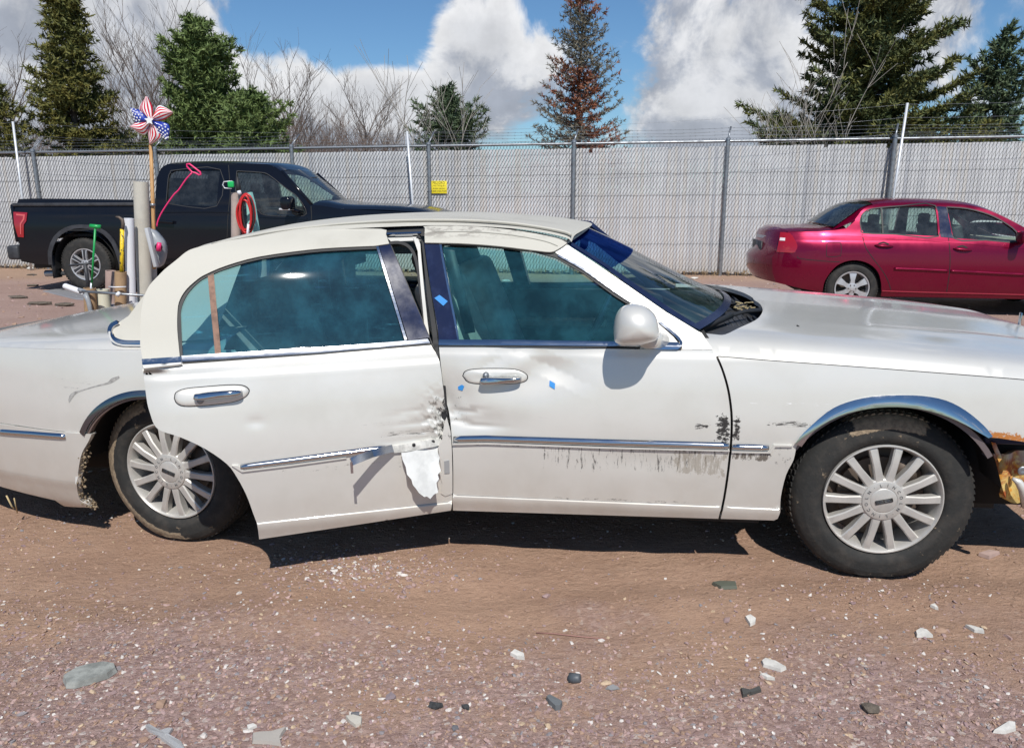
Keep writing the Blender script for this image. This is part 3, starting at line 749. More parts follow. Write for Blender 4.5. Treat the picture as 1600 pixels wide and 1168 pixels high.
def tree_px(u, vtop, Y, seed, mt, label, rads, **k):
    """rads: (pixel row, half width in px) table turned into metres at the tree's own distance"""
    X = at(u, 210, Y)[0]; h = at(u, vtop, Y)[2]; s = Y / F
    pr = sorted([(max(0, min(1, at(u, v, Y)[2] / h)), w * s * .82) for v, w in rads]); pr = [(0 if i == 0 else a, b) for i, (a, b) in enumerate(pr)]
    if pr[-1][0] < 1: pr.append((1.0, .04))
    return conifer(X, Y, h, pr, seed, mt, label, **k)
tree_px(122, -75, 22, 1, LG, 'tall olive spruce left of the pinwheel, its top out of the frame', [(300, 82), (200, 76), (150, 66), (100, 46), (50, 36), (0, 26), (-60, 10)], dens=1.4, gapy=.24, nb=10, step=.26, droop=.10, tuft=1, L=.15, W=.02)
tree_px(2, 128, 21, 2, LG, 'low olive spruce cut off by the left edge of the photo', [(300, 66), (220, 56), (175, 40), (150, 22), (135, 8)], dens=1.1)
tree_px(322, 30, 22, 3, LF, 'dense bright green spruce with a pointed top behind the pickup', [(300, 85), (215, 80), (165, 66), (120, 62), (90, 46), (60, 26), (40, 9)], dens=1.5, step=.24, nb=9, droop=.04, upturn=.7, L=.15, W=.020, per=11, tuft=1)
tree_px(398, 150, 20.5, 4, LF, 'low bushy green spruce right of the pointed one', [(300, 64), (225, 58), (200, 50), (175, 30), (160, 12)], dens=1.4, step=.22, nb=9, droop=.04, upturn=.6, L=.14, W=.019, per=10)
tree_px(702, 140, 20.5, 5, LB, 'small twin topped spruce rising behind the yellow sign', [(300, 78), (222, 64), (200, 52), (175, 30), (155, 13)], dens=1.2, step=.25, upturn=.8, droop=.03, L=.14)
tree_px(905, -25, 21.5, 6, LR, 'dying spruce with rusty brown and grey bare branches', [(300, 92), (222, 84), (195, 78), (160, 66), (120, 56), (80, 46), (30, 34), (-10, 20)], dens=.9, step=.26, nb=9, upturn=.75, droop=.10, L=.11, W=.014, per=8, bare=LR2, tuft=.9, gapy=.05)
tree_px(1352, -130, 20.5, 7, LD, 'biggest dark green spruce right of center, its top out of the frame', [(300, 150), (215, 205), (198, 190), (180, 130), (140, 130), (95, 118), (50, 108), (0, 88), (-80, 50)], dens=1.55, step=.25, nb=9, gapy=.38, upturn=.45, droop=.10, tuft=1, L=.16, W=.022, per=10)
tree_px(1548, 42, 20, 8, LB, 'slender layered spruce near the right edge of the photo', [(300, 76), (210, 70), (190, 66), (150, 50), (110, 38), (75, 22), (55, 9)], dens=1.3, step=.34, nb=8, gapy=.12, droop=.14, upturn=.5, L=.15, W=.02)
tree_px(1500, 198, 18.8, 9, LG, 'low spreading olive spruce skirting the fence top at the right', [(320, 95), (235, 80), (215, 62), (203, 22)], dens=1.3, upturn=.3)
tree_px(190, 205, 24, 19, LD, 'small dark spruce low behind the fence left of the pinwheel', [(320, 90), (235, 80), (218, 50)], dens=1.2)

def twiggy(root_name, X, Y, h, seed, m, label=None, cat='tree', group=None, spread=.35, nstem=1, rad=.035, lev=3, lean=0, mb=None, thick=.006, kids=7):
    rs = random.Random(seed); out = mb or MB()
    def grow(p, d, l, r, lv):
        n = 4 if lv else 3; pts = [p]; q = p.copy(); dd = d.copy()
        for i in range(n):
            dd = (dd + Vector((rs.uniform(-1, 1), rs.uniform(-1, 1), rs.uniform(-.2, .6))) * .10).normalized(); q = q + dd * l / n; pts.append(q.copy())
        out.tube(pts, [max(thick, r * (1 - .8 * i / n)) for i in range(n + 1)], 5 if lv > 1 else 3, cap=False)
        if lv > 0:
            for c in range(kids if lv > 1 else 5):
                t = rs.uniform(.25, 1); i = min(n - 1, int(t * n)); b = pts[i].lerp(pts[i + 1], t * n - i)
                a = rs.uniform(0, 6.28); e = (dd * 1.0 + Vector((math.cos(a), math.sin(a), .25)) * rs.uniform(.4, .9)).normalized()
                grow(b, e, l * rs.uniform(.35, .6), r * .45, lv - 1)
    o0 = Vector((X, Y, 0)) if mb else Vector((0, 0, 0))
    for s in range(nstem):
        a = rs.uniform(0, 6.28); d = Vector((math.cos(a) * spread * (nstem > 1) + lean, math.sin(a) * spread * (nstem > 1), 1)).normalized()
        grow(o0 + Vector((rs.uniform(-.1, .1), rs.uniform(-.1, .1), 0)) * (nstem > 1), d, h * rs.uniform(.8, 1), rad, lev)
    if mb: return
    root = empty(root_name, (X, Y, 0), label=label, cat=cat, group=group); out.build('branches', m, root)
    tr = MB(); tr.tube([(0, 0, -.1), (lean * .3, 0, .3)], rad * 1.1, 8); tr.build('trunk', m, root)
def twig_px(u, vtop, Y, seed, m, label, **k):
    X = at(u, 220, Y)[0]; h = at(u, vtop, Y)[2]; twiggy('bare_tree', X, Y, h * .74, seed, m, label, **k)
twig_px(28, 5, 30, 11, M_grey, 'bare tree at the left edge of the photo', spread=.3, nstem=3, rad=.07, lev=3, thick=.0036)
twig_px(205, 30, 29, 12, M_grey, 'bare tree left of the pair behind the pinwheel', rad=.055, lev=3, nstem=2, spread=.12, thick=.0036)
twig_px(245, 22, 29.5, 13, M_grey, 'bare tree directly above the pinwheel', rad=.055, lev=3, nstem=3, spread=.14, thick=.0036)
twig_px(275, 30, 31, 14, M_grey, 'bare tree touching the left side of the pointed spruce', rad=.055, lev=3, nstem=2, spread=.1, thick=.0036)
for i, (u, v) in enumerate([(436, 108), (470, 125), (566, 140), (600, 138), (415, 130)]):
    twig_px(u, v, 32 + i, 20 + i, M_grey, ['thin bare tree above the brown thicket', 'bare tree right of the thicket crest', 'slim bare sapling left of the birch', 'slim bare sapling against the cloud', 'bare tree beside the low bushy spruce'][i], rad=.06, lev=3, nstem=2, spread=.12, thick=.0036)
twig_px(637, 108, 17.6, 31, M_pale, 'pale budding sapling rising above the middle of the fence', rad=.022, lev=2, nstem=3, spread=.22, thick=.0045, kids=6)
twig_px(684, 105, 18.2, 32, M_pale, 'pale budding sapling in front of the small spruce', rad=.02, lev=2, nstem=3, spread=.22, thick=.0045, kids=5)
twig_px(1232, 85, 17.8, 33, M_pale, 'thin bare sapling left of the big spruce', rad=.02, lev=2, nstem=3, spread=.16, thick=.0045, kids=5)
twig_px(1292, 75, 17.6, 34, M_pale, 'thin bare sapling in front of the big spruce', rad=.02, lev=2, nstem=4, spread=.22, thick=.0045, kids=5)
def thicket():
    rs = random.Random(77); mb = MB(); 
    for i in range(120):
        u = rs.uniform(-120, 640); Y = rs.uniform(24, 40); top = {0: 175, 1: 165, 2: 150, 3: 160}[rs.randrange(4)] + (0 if u > 330 else 18) + (28 if u > 560 else 0)
        X = at(u, 220, Y)[0]; h = at(u, top + rs.uniform(0, 40), Y)[2]
        twiggy('x', X, Y, h * .8, i, None, mb=mb, nstem=2, spread=.3, rad=.03, lev=2, thick=.0036, kids=7)
    V = np.array(mb.v); c = V.mean(0); c[2] = 0
    tag(mesh('thicket', V - c, mb.f, M_brush, None, loc=tuple(c)), kind='stuff', label='brown leafless thicket beyond the fence', cat='thicket')
    # far tree line across the horizon
    rs2 = np.random.RandomState(8); n = 5200; X = rs2.uniform(-60, 60, n); Y = rs2.uniform(46, 60, n); H = .5 + 2.0 * rs2.rand(n) + .5 * np.sin(X * .3)
    B = np.stack([X, Y, H, 0 * X, 0 * X, np.ones(n)], 1)
    o = needles('far_brush', B, M_brush, None, rs2, 1.0, .02, 5, .45); tag(o, kind='stuff', label='distant brown brush line beyond the fence', cat='brush')
    n = 900; X = rs2.uniform(-14, 12, n); t = rs2.rand(n); Yf = 16.03 + (X + 10.64) * -.095 - .06 + rs2.randn(n) * .06; B = np.stack([X, Yf, 0 * X + .0, 0 * X, 0 * X, np.ones(n)], 1)
    o = needles('dry_weeds', B, mat('dry_straw', (.34, .24, .13), .9), None, rs2, .09, .004, 6, .6); tag(o, kind='stuff', label='dry straw weeds along the foot of the fence', cat='weeds')
thicket()
# ================================================================== WHITE SEDAN (the wreck in front)
Wz = herm([.08, .16, .235,   .2975, .300, .306, .45, .54, .60, .75, .86, .893, .900, .925, .945, 1.0, 1.1, 1.2, 1.29, 1.34, 1.40], [.86, .925, .953, .972, .9655, .966, .981, .989, .990, .979, .960, .951, .945, .937, .918, .885, .840, .792, .742, .704, .62])
TX = herm([-1.45, -1.1, -.72, -.4, -.1, 3.0, 3.43, 3.8, 4.0], [-.34, -.20, -.085, -.02, 0, 0, -.02, -.085, -.17])
def S(x, z):
    x = np.asarray(x, float); z = np.asarray(z, float); k = np.clip((z - .95) / .25, 0, 1)
    return Wz(z) + TX(x) - k * (.10 * np.clip(x - 1.5, 0, 2) ** 2 + .35 * np.clip(.1 - x, 0, 1) ** 2)
ZS = herm([-1.45, -.72, -.04, 1.2, 2.3, 2.5, 3.4, 3.95], [.79, .873, .887, .90, .893, .882, .823, .76])
ZC = herm([-1.45, -1.27, -.92, -.5, -.2, 1, 2.2, 2.5, 2.7, 3.1, 3.5, 3.8, 4.0], [.80, .845, .893, .925, .945, .97, .992, .985, .970, .937, .900, .862, .79])
PR = herm([0, .3, .6, .8, .88, .94, .975, 1.0], [1, .975, .90, .80, .70, .55, .33, 0])
def T(x, w):
    x = np.asarray(x, float); w = np.asarray(w, float); zs = ZS(x); e = S(x, zs); return zs + (ZC(x) - zs) * PR(np.clip(np.abs(w) / e, 0, 1))
DOORF = Frame((-1.384, 4.096, .009), .145, .016); DOORF.hinge = (1.285, .94, R(22), -.03)
def dent_f(x, z):
    s = S(x, z)
    s = s - .020 * np.exp(-((x - 1.66) / .17) ** 2 - ((z - .80 - .25 * (x - 1.6)) / .075) ** 2) + .007 * np.exp(-((x - 1.59 - .3 * (z - .86)) / .05) ** 2 - ((z - .855) / .05) ** 2)
    s = s - .030 * np.exp(-((x - 1.28) / .09) ** 2 - ((z - .70) / .11) ** 2) - .012 * np.exp(-((x - 1.42) / .14) ** 2 - ((z - .62) / .05) ** 2)
    for x1, z1, sl, w_, am, sx in ((1.70, .845, -.42, .055, .007, .13), (1.48, .86, .55, .045, .006, .09), (1.36, .66, .15, .018, .007, .07), (1.40, .61, -.05, .015, .006, .10)): dd = (z - z1) - sl * (x - x1); s = s - am * np.clip(1 - np.abs(dd) / w_, 0, 1) * np.exp(-((x - x1) / sx) ** 2)
    s = s + .0025 * np.sin(x * 55 + z * 40) * np.exp(-((x - 1.31) / .06) ** 2 - ((z - .67) / .09) ** 2)
    s = s - .006 * np.exp(-((x - 2.38) / .05) ** 2 - ((z - .66) / .10) ** 2) - .004 * np.exp(-((x - 2.1) / .3) ** 2 - ((z - .49) / .05) ** 2)
    return s
def dent_r(x, z):
    s = S(x, z); e = np.clip((x - .95) / .33, 0, 1) ** 2
    s = s - .020 * e * np.exp(-((z - .62) / .12) ** 2) - .012 * np.exp(-((x - 1.27) / .05) ** 2 - ((z - .66) / .10) ** 2)
    b = np.exp(-((x - 1.24) / .05) ** 2 - ((z - .66) / .09) ** 2)
    s = s + b * (.013 * (np.abs(np.sin(z * 46 + x * 40)) - .6) + .007 * (np.abs(np.sin(z * 88 - x * 60 + 1)) - .6))
    for z1, sl, am in ((.655, .05, .009), (.615, .02, .008), (.585, -.06, .007), (.70, .12, .006)): s = s - am * e * np.clip(1 - np.abs(z - z1 - sl * (x - 1.1)) / .016, 0, 1)
    s = s + .004 * e * np.sin(z * 60 + 6 * x) * np.exp(-((z - .60) / .09) ** 2)
    s = s - .007 * np.exp(-((x - .34) / .11) ** 2 - ((z - .86) / .05) ** 2) - .004 * np.exp(-((x - .55) / .03) ** 2 - ((z - .71) / .02) ** 2)
    s = s - .05 * np.clip(1.0 - (x - .155) / .12, 0, 1) ** 2 * (z < .92) * .5
    return s
def sp(pts, surf=S, fr=CAR): return [fr.side(u, v, surf) for u, v in pts]
def tp(pts, fr=CAR): return [fr.top(u, v, T) for u, v in pts]
def l3(u, v, w, fr=CAR): p = fr.w(u, v, w); return (p[0], -p[1], p[2])
def off2(pts, d):
    P = np.array(pts, float); t = np.gradient(P, axis=0); t /= np.linalg.norm(t, axis=1)[:, None]; return (P + np.stack([-t[:, 1], t[:, 0]], 1) * d).tolist()
def band(pts, d0, d1): return off2(pts, d0) + off2(pts, d1)[::-1]
def arc(cx, cz, r, a0, a1, n=20): return [(cx + r * math.cos(R(a0 + (a1 - a0) * i / n)), cz + r * math.sin(R(a0 + (a1 - a0) * i / n))) for i in range(n + 1)]

car = empty('white_sedan', mw=CAR.M, label='pearl white sedan with cream vinyl roof, crumpled doors and its rear door hanging open', cat='car')
# --- rear quarter, bumper cover, trunk
zsr = [(x, float(ZS(x))) for x in np.linspace(-1.43, .30, 24)]
ra = arc(0, .33, .365, 178, 20, 24)
q = [(-1.43, .53)] + [(-.352, .522)] + [p for p in ra if p[0] > -.36] + [(.52, .36), (.62, .60), (.48, .80), (.40, .893)] + zsr[::-1]
panel('quarter_panel', q, S, M_quarter, car, h=.025)
bl = crv([(144, 679), (139, 690), (130, 706), (125, 727), (122.5, 757), (128, 780), (138, 785), (144, 791)], 3)
bb = sp(bl); q = [(-1.43, .522)] + [(bb[0][0], .520)] + bb + sp([(103, 789)]) + [(-.6, .158), (-1.0, .18), (-1.43, .21)]
bump_c = panel('rear_bumper_cover', q, lambda x, z: S(x, z) + .007 + .004 * (np.asarray(z) < .283), M_pearl, car, h=.02, t=.035, levels=(.27, .28, .286, .29))
rs = random.Random(4); m = MB()
v0, f0 = ico()
for i in range(150):
    k = rs.random(); p = bb[min(len(bb) - 1, int((.25 + .75 * k) * len(bb)))]; r = rs.uniform(.002, .007); c = (p[0] + rs.uniform(-.004, .02), -float(S(p[0], p[1])) - rs.uniform(-.03, .010), p[1] + rs.uniform(-.02, .02))
    m.add([(c[0] + a[0] * r * rs.uniform(.6, 1.4), c[1] + a[1] * r, c[2] + a[2] * r * rs.uniform(.6, 1.4)) for a in v0], [tuple(f) for f in f0])
o = m.build('caked_mud', M_mud, car, False); tag(o, kind='stuff')
panel('wheel_arch_moulding', band(arc(0, .33, .378, 150, 60, 26), -.012, .013), lambda x, z: S(x, z) + .008 - 6 * np.clip(np.sqrt(x ** 2 + (z - .33) ** 2) - .362, 0, 1) ** 2, mat('smoked_chrome', (.20, .21, .23), .15, 1.0), car, t=.035, off=.006, h=.012)
panel('wheel_arch_moulding', band(arc(0, .33, .358, 150, 60, 26), -.005, .006), S, mat('muddy_chrome', (.17, .12, .105), .6, .2), car, t=.035, off=.001, h=.012)
# shoulder + trunk as one skin with a cut line
def Trow(x0, x1, w0, w1, n=26): 
    a = [(x, w0 if not callable(w0) else w0(x)) for x in np.linspace(x0, x1, n)]; b = [(x, w1 if not callable(w1) else w1(x)) for x in np.linspace(x1, x0, n)]; return a + b
edge = lambda x: float(S(x, ZS(x))) - .0005
ts = lambda x: .70 + .35 * min(0, x + .7) * .5
panel('quarter_shoulder', Trow(-1.43, .35, ts, edge), T, M_pearl, car, 'top', h=.022, t=0)
panel('trunk_lid', Trow(-1.40, -.14, -.68, lambda x: ts(x) - .006), T, M_pearl, car, 'top', h=.03, t=.02)
panel('quarter_shoulder', Trow(-1.43, .35, ts, edge), T, M_pearl, car, 'top', h=.03, t=0, mir=True)
# rear fascia, outside the frame
m = MB(); cur = [(w, z) for w, z in ((.60, .22), (.62, .5), (.60, .72), (.52, .80))]
V = []; Fc = []
for w, z in cur:
    for k in range(13):
        s = 1 - k / 6; V.append((-1.43 - .12 * (1 - s * s) - (.06 if z < .55 else 0), -w * s, z))
for i in range(3):
    for j in range(12): a = i * 13 + j; Fc.append((a, a + 1, a + 14, a + 13))
mesh('rear_fascia', V, Fc, M_pearl, car)
tl = mat('red_tail_lens', (.35, .01, .012), .15, coat=1)
for s in (-1, 1): m = MB(); m.box((-1.50, s * .45, .66), (.05, .22, .12)); bev(m.build('tail_light', tl, car), .02, 3)
def rstrip(name, cen, hw, m_, parent, base=S, fr=CAR, h=.014, hgt=.013):
    C = np.array([fr.side(u, v, base) for u, v in cen]); o = np.argsort(C[:, 0]); C = C[o]; zc = lambda x: np.interp(x, C[:, 0], C[:, 1])
    X = np.linspace(C[0, 0], C[-1, 0], max(6, int((C[-1, 0] - C[0, 0]) / .025))); A = np.linspace(-1, 1, 11); V = []; n = len(A)
    for i, x in enumerate(X):
        en = 1 if 0 < i < len(X) - 1 else .8
        for a_ in A: z = zc(x) + a_ * hw * en; V.append((x, -float(base(x, zc(x))) - hgt * math.cos(a_ * 1.45) ** .6, z))
    Fc = [(i * n + j, i * n + j + 1, (i + 1) * n + j + 1, (i + 1) * n + j) for i in range(len(X) - 1) for j in range(n - 1)]
    Fc += [tuple(range(n - 1, -1, -1)), tuple((len(X) - 1) * n + j for j in range(n))]
    o = mesh(name, V, Fc, m_, parent)
    if o.data.polygons[0].normal.y > 0: o.data.flip_normals()
    return o

def crease(x0, x1, parent, surf=S, z=.3015):
    panel('crease_shade_strip', [(x0, z - .0011), (x1, z - .0011), (x1, z + .0011), (x0, z + .0011)], surf, mat('crease_shadow_line', (.10, .09, .08), .7) if 'crease_shadow_line' not in MATS else MATS['crease_shadow_line'], parent, h=.02, t=0, off=.0012)  # flat dark strip laid along the crease as its painted shade
rstrip('body_side_moulding', [(0, 673.5), (55, 677.5), (104, 681)], .0165, M_strip, car, h=.009, hgt=.018)
# --- front fender
shut = [(1096.3, 519.8), (1106.6, 535), (1117, 553), (1127, 576), (1135, 602), (1139.5, 626), (1142, 654), (1141, 691), (1136.6, 735), (1130, 779), (1123, 810)]
fs = [(u + 3.2, v) for u, v in shut[2:]]
archo = [(1219, 800), (1220, 776), (1228, 742), (1240, 718), (1247, 692.5), (1271, 668), (1308, 646), (1354, 634), (1400, 630), (1446.5, 635), (1493, 652), (1527, 671), (1543, 683)]
fp_ = sp(crv(fs, 3)) + sp([(1209, 812.5), (1215, 810)]) + sp(crv(archo, 3)) + sp([(1560, 684), (1600, 690)]) + [(3.46, .585), (3.46, .60)]
top = [(x, float(ZS(x))) for x in np.linspace(3.46, fp_[0][0], 22)]
panel('front_fender', fp_ + [(3.46, .80)] + top, S, M_fender, car, h=.022, t=.03, levels=(.290, .2965, .2985, .3005, .306))
amo = [(1241.6, 691), (1255.5, 674), (1292, 643), (1323, 628), (1360, 619.5), (1400, 617), (1440, 618.5), (1477, 626), (1508, 641.7), (1536, 664.8), (1550, 681.7)]
ami = [(1251, 695.6), (1271, 671), (1308, 649), (1354, 637), (1400, 634), (1446.5, 639.5), (1493, 655.5), (1527, 674), (1542, 683)]
A_, B_ = sp(crv(amo, 3)), sp(crv(ami, 3))
cA = lambda x, z: S(x, z) + .004 + .008 - 7.0 * np.clip(np.sqrt((x - 2.965) ** 2 + (z - .33) ** 2) - .405, 0, 1) ** 2
fm = panel('wheel_arch_moulding', A_ + B_[::-1], cA, M_chrome, car, h=.012, t=.03, off=.004)
mid = [((a[0] + 1.6 * b[0]) / 2.6, (a[1] + 1.6 * b[1]) / 2.6) for a, b in zip(sp(crv(amo, 3))[::1], sp(crv([ami[0]] + ami[:4] + ami[3:] , 3))[::1])] if False else None
panel('arch_inner_flange', band(arc(2.965, .318, .412, 150, 32, 26), -.010, .010), lambda x, z: S(x, z) - .008, mat('flange_grey', (.16, .13, .13), .5, .3), car, h=.015, t=.04)
rstrip('fender_moulding', [(1144, 697.5), (1170, 698), (1201, 699)], .0125, M_strip, car, h=.009)
panel('moulding_rim', sp([(1143, 703.2), (1201, 704.2), (1208, 694), (1238, 694.5), (1238, 697), (1211, 697), (1204, 707), (1143, 706)]), S, M_pearl, car, t=.008, off=.008, h=.01)
panel('shut_line_backing', sp(band(crv(shut, 3), -5, 5)), lambda x, z: S(x, z) - .03, M_dark, car, h=.02, t=0)
# liners, underbody
for cx, r in ((0, .40), (2.965, .425)):
    for s in (1, -1):
        m = MB(); V = []; n = 26
        for i in range(n + 1):
            a = R(10 + 165 * i / n)
            for w in (.93, .55): V.append((cx + r * math.cos(a), -s * w, .33 + r * math.sin(a)))
        m.add(V, [(2*i, 2*i+1, 2*i+3, 2*i+2) for i in range(n)]); m.box((cx, -s * .55, .55), (.82, .01, .5)); m.build('wheel_liner', M_dark, car)
m = MB(); m.box((1.48, 0, .25), (2.1, 1.76, .10)); m.box((-.9, 0, .30), (.9, 1.3, .12)); m.box((3.3, 0, .30), (.35, 1.4, .14)); m.build('underbody', M_under, car)
m = MB(); m.tube([(-.1, -.45, .19), (-.6, -.45, .2), (-1.2, -.5, .2)], .035, 10); m.tube([(.4, -.60, .17), (.34, -.62, .15)], .07, 12); m.build('exhaust', M_under, car)
m = MB(); m.box((1.58, -.89, .262), (1.3, .06, .05)); bev(m.build('rocker_sill', M_pearl, car), .02, 3)
# --- hood with the cowl cut out of it
hole = [(1116, 455.4), (1141.7, 457.7), (1164.8, 463.9), (1180, 469.7), (1188, 475.5), (1191.8, 484), (1188, 493), (1180, 500), (1157, 511), (1133, 522), (1118.5, 522), (1097, 520)]
hl = tp(crv(hole[1:], 3)); hl = [p for p in hl]
hw = hl[-1]; near = [(x, edge(x)) for x in np.linspace(hw[0] - .0, 3.95, 40)]
cen_x = hl[0][0]
cow = sorted([(abs(w), x) for x, w in hl if w > .03]); mw_ = max(w for x, w in hl)
def cow_x(w):
    ws = [a for a, _ in cow]; xs = [b for _, b in cow]; return float(np.interp(abs(w), ws, xs))
apex = max(x for x, w in hl)
c2 = [(x, w) for x, w in hl if w > .0]
mirr = [(x, -w) for x, w in c2[::-1]]
inner = [c2[-1 - i] for i in range(len(c2))] + [(x, -w) for x, w in c2]
poly = [(x, w) for x, w in near] + [(x, -w) for x, w in near[::-1]] 
poly = near + [(x, -w) for x, w in reversed(near)] + [(x, -w) for x, w in reversed(c2)] + c2
Thood = lambda x, w: T(x, w) + .007 * np.exp(-((np.abs(w) - .52) / .07) ** 2) * np.clip(np.asarray(x) - 2.4, 0, 1) ** 2 + .008 * np.exp(-(np.asarray(w) / .25) ** 2) * np.clip(np.asarray(x) - 2.4, 0, 1) ** 2
panel('hood', poly, Thood, M_pearl, car, 'top', h=.03, t=.02)
m = MB(); m.tube([(x, -edge(x) + .001, float(ZS(x)) + .001) for x in np.linspace(2.33, 3.5, 20)], .0022, 5); m.build('hood_seam', M_black, car)
# cowl tray, wipers
m = MB(); m.box((2.42, 0, .90), (.50, 1.5, .01)); m.box((2.68, 0, .93), (.01, 1.3, .06)); m.build('cowl_tray', M_dark, car)
for s in (1, -1):
    m = MB(); m.box((2.50, -s * .36, .915), (.22, .30, .02)); m.build('cowl_grille', M_trim, car)
    m = MB()
    for k in range(7): m.box((2.42 + k * .025, -s * .36, .93), (.008, .28, .012))
    tag(m.build('grille_slats', M_trim, car), kind='stuff')
def wiper(pts, blade, nm='wiper_arm'):
    m = MB(); m.tube([l3(*p) for p in pts], [.012, .010, .008, .007][:len(pts)], 8); o = m.build(nm, M_black, car)
    m = MB(); m.bar(l3(*blade[0]), l3(*blade[1]), .014, .022); m.build('wiper_blade', M_black, o)
wiper([(1188, 485, .30), (1165, 486, .38), (1138, 494, .50), (1100, 512, .66)], ((1144, 492, .49), (1098, 512, .70)))
wiper([(1150, 472, .05), (1142, 478, .1), (1128, 466, -.02), (1118, 458, -.15)], ((1160, 489, .12), (1118, 459, -.12)))
rs = random.Random(6); m = MB()
for i in range(16): p = l3(rs.uniform(1150, 1172), rs.uniform(472, 485), .20); m.bar(p, (p[0] + rs.uniform(-.05, .05), p[1] + rs.uniform(-.03, .03), p[2] + .004), .006, .003)
m.build('leaf_litter', mat('dry_leaf', (.5, .40, .22), .9), car, smooth=False)
# --- windscreen
wse = [(884, 381), (937, 414.5), (988, 450), (1040, 486), (1091, 517)]
wc = [CAR.w(u, v, w) for (u, v), w in zip(wse, (.635, .685, .73, .775, .815))]
wc = [tuple(p) for p in crv(wc, 4)]
xb = np.linspace(.055, .21, len(wc)); pf = lambda s: .035 * (1 - s ** 2)
ws = bridge('windscreen', wc, [(lambda s, k=k: (.032 - .002 * k) * (1 - s * s)) for k in np.linspace(0, 1, len(wc))], G_ws, car, xb=xb, n=28)
m = MB()
for sgn in (1, -1):
    P = [(x + .02 * 0, -sgn * (w - .0), z + .003) for x, w, z in wc]; Q = [(x + .022, -sgn * (w - .035), z + .006) for x, w, z in wc]
    k = len(P); m.add(P + Q, [(i, i + 1, k + i + 1, k + i) for i in range(k - 1)])
b0 = [v for v in ws.data.vertices][-29:]
V = [tuple(v.co + Vector((.004, 0, .006))) for v in b0] + [tuple(v.co + Vector((-.028, 0, .020))) for v in b0]; m.add(V, [(i, i + 1, 29 + i + 1, 29 + i) for i in range(28)])
b0 = [v for v in ws.data.vertices][:29]
V = [tuple(v.co + Vector((-.004, 0, .004))) for v in b0] + [tuple(v.co + Vector((.022, 0, -.008))) for v in b0]; m.add(V, [(i, i + 1, 29 + i + 1, 29 + i) for i in range(28)])
m.build('windscreen_frit', M_gloss, ws)
bandm = glass('blue_shade_band', (.14, .26, .60), .0, 1.001, (.06, .16, .45))
VV = [v.co for v in ws.data.vertices][:29 * 6]; mesh('shade_band', [tuple(p + Vector((.002, 0, .004))) for p in VV], [(i * 29 + j, i * 29 + j + 1, (i + 1) * 29 + j + 1, (i + 1) * 29 + j) for i in range(5) for j in range(28)], bandm, ws)
m = MB(); m.tube([(v.co.x + .0, v.co.y, v.co.z + .002) for v in b0], .009, 6); m.build('header_trim', M_vinyl, car)
# --- roof
re = [(186, 500, .70), (228, 453, .68), (265, 424, .65), (302, 398, .65), (331, 388, .655), (380, 378.5, .66), (431, 369, .665), (508, 360, .67), (600, 354.5, .67), (700, 352, .67), (791, 356, .67), (842, 362, .665), (884, 371, .655), (893, 378, .645)]
rc = crv([CAR.w(u, v, w) for u, v, w in re], 3)
prof = herm([0, .5, .8, .90, .945, .975, 1], [.062, .056, .045, .037, .028, .014, 0])
rr = [p for p in rc if p[0] > -.02]
SIL = [(302, 388), (331, 380), (380, 366), (431, 354.5), (495, 343), (560, 337), (620, 333), (700, 331.5), (760, 334.5), (817, 339), (868, 343), (902, 347.6), (930, 352)]
def pxy(p):
    """where a point of the car shows in the photo"""
    q = CAR.O + CAR.EX * p[0] + CAR.EW * p[1] + CAR.EZ * p[2] - np.array([0, 0, CAMH]); c, s = math.cos(PITCH), math.sin(PITCH)
    dd = q[1] * c - q[2] * s; return 800 + F * q[0] / dd, 584 - F * (q[1] * s + q[2] * c) / dd
xbl = [.05 * max(0, (p[0] - 1.3) / .45) ** 2 for p in rr]; ks = []
for p, bx in zip(rr, xbl):
    lo_, hi_ = -.3, 2.2
    for _ in range(22):
        k = (lo_ + hi_) / 2; e = 9
        for s in np.linspace(1, 0, 24):
            u, v = pxy((p[0] + bx * (1 - s * s), p[1] * s, p[2] + float(prof(s)) * k)); e = min(e, v - np.interp(u, [a for a, _ in SIL], [b for _, b in SIL]))
        if e > 0: lo_ = k
        else: hi_ = k
    ks.append(k)
ks = np.convolve(np.pad(ks, 2, 'edge'), [.1, .2, .4, .2, .1], 'valid')
pl = [(lambda s, k=k: float(prof(s)) * k) for k in ks]
roof = bridge('vinyl_roof', rr, pl, M_vinyl, car, n=60, xb=xbl)
rb = [(p[0] + .015, p[1] - .03, p[2] - .012) for p in rc if p[0] <= .03]
bridge('rear_window', rb, [(lambda s: 0.0)] * len(rb), G_dark, car, n=20, xb=[.03] * len(rb))
seam = [(331, 383), (380, 373), (431, 363.5), (508, 354.5), (560, 350), (637, 346.2), (724, 346.2), (791, 350), (842, 356.5), (881, 364), (893, 369)]
m = MB(); m.tube([l3(u, v, .640) for u, v in crv(seam, 3)], .0032, 6); m.build('roof_seam', mat('seam_shadow', (.22, .21, .18), .8), car)
m = MB(); m.tube([l3(u, v, .636) for u, v in crv([(a, b - 2.2) for a, b in seam], 3)], .0055, 6); m.build('roof_piping', M_vinyl, car)
m = MB()                                            # dark door gutter and body frame behind the doors
G1 = crv([(302, 402), (380, 388), (508, 369), (610, 363), (700, 358), (791, 362.5), (842, 369), (886, 380)], 3)
P = [l3(u, v - 5, .655) for u, v in G1] + [l3(u, v + 9, .675) for u, v in G1]; k = len(G1); m.add(P, [(i, i + 1, k + i + 1, k + i) for i in range(k - 1)]); m.build('door_gutter', M_black, car)
panel('roof_rail', sp([(600, 371), (653, 370.5), (656, 376), (634, 377), (607, 378)]), lambda x, z: S(x, z) - .035, M_pearl, car, h=.02)
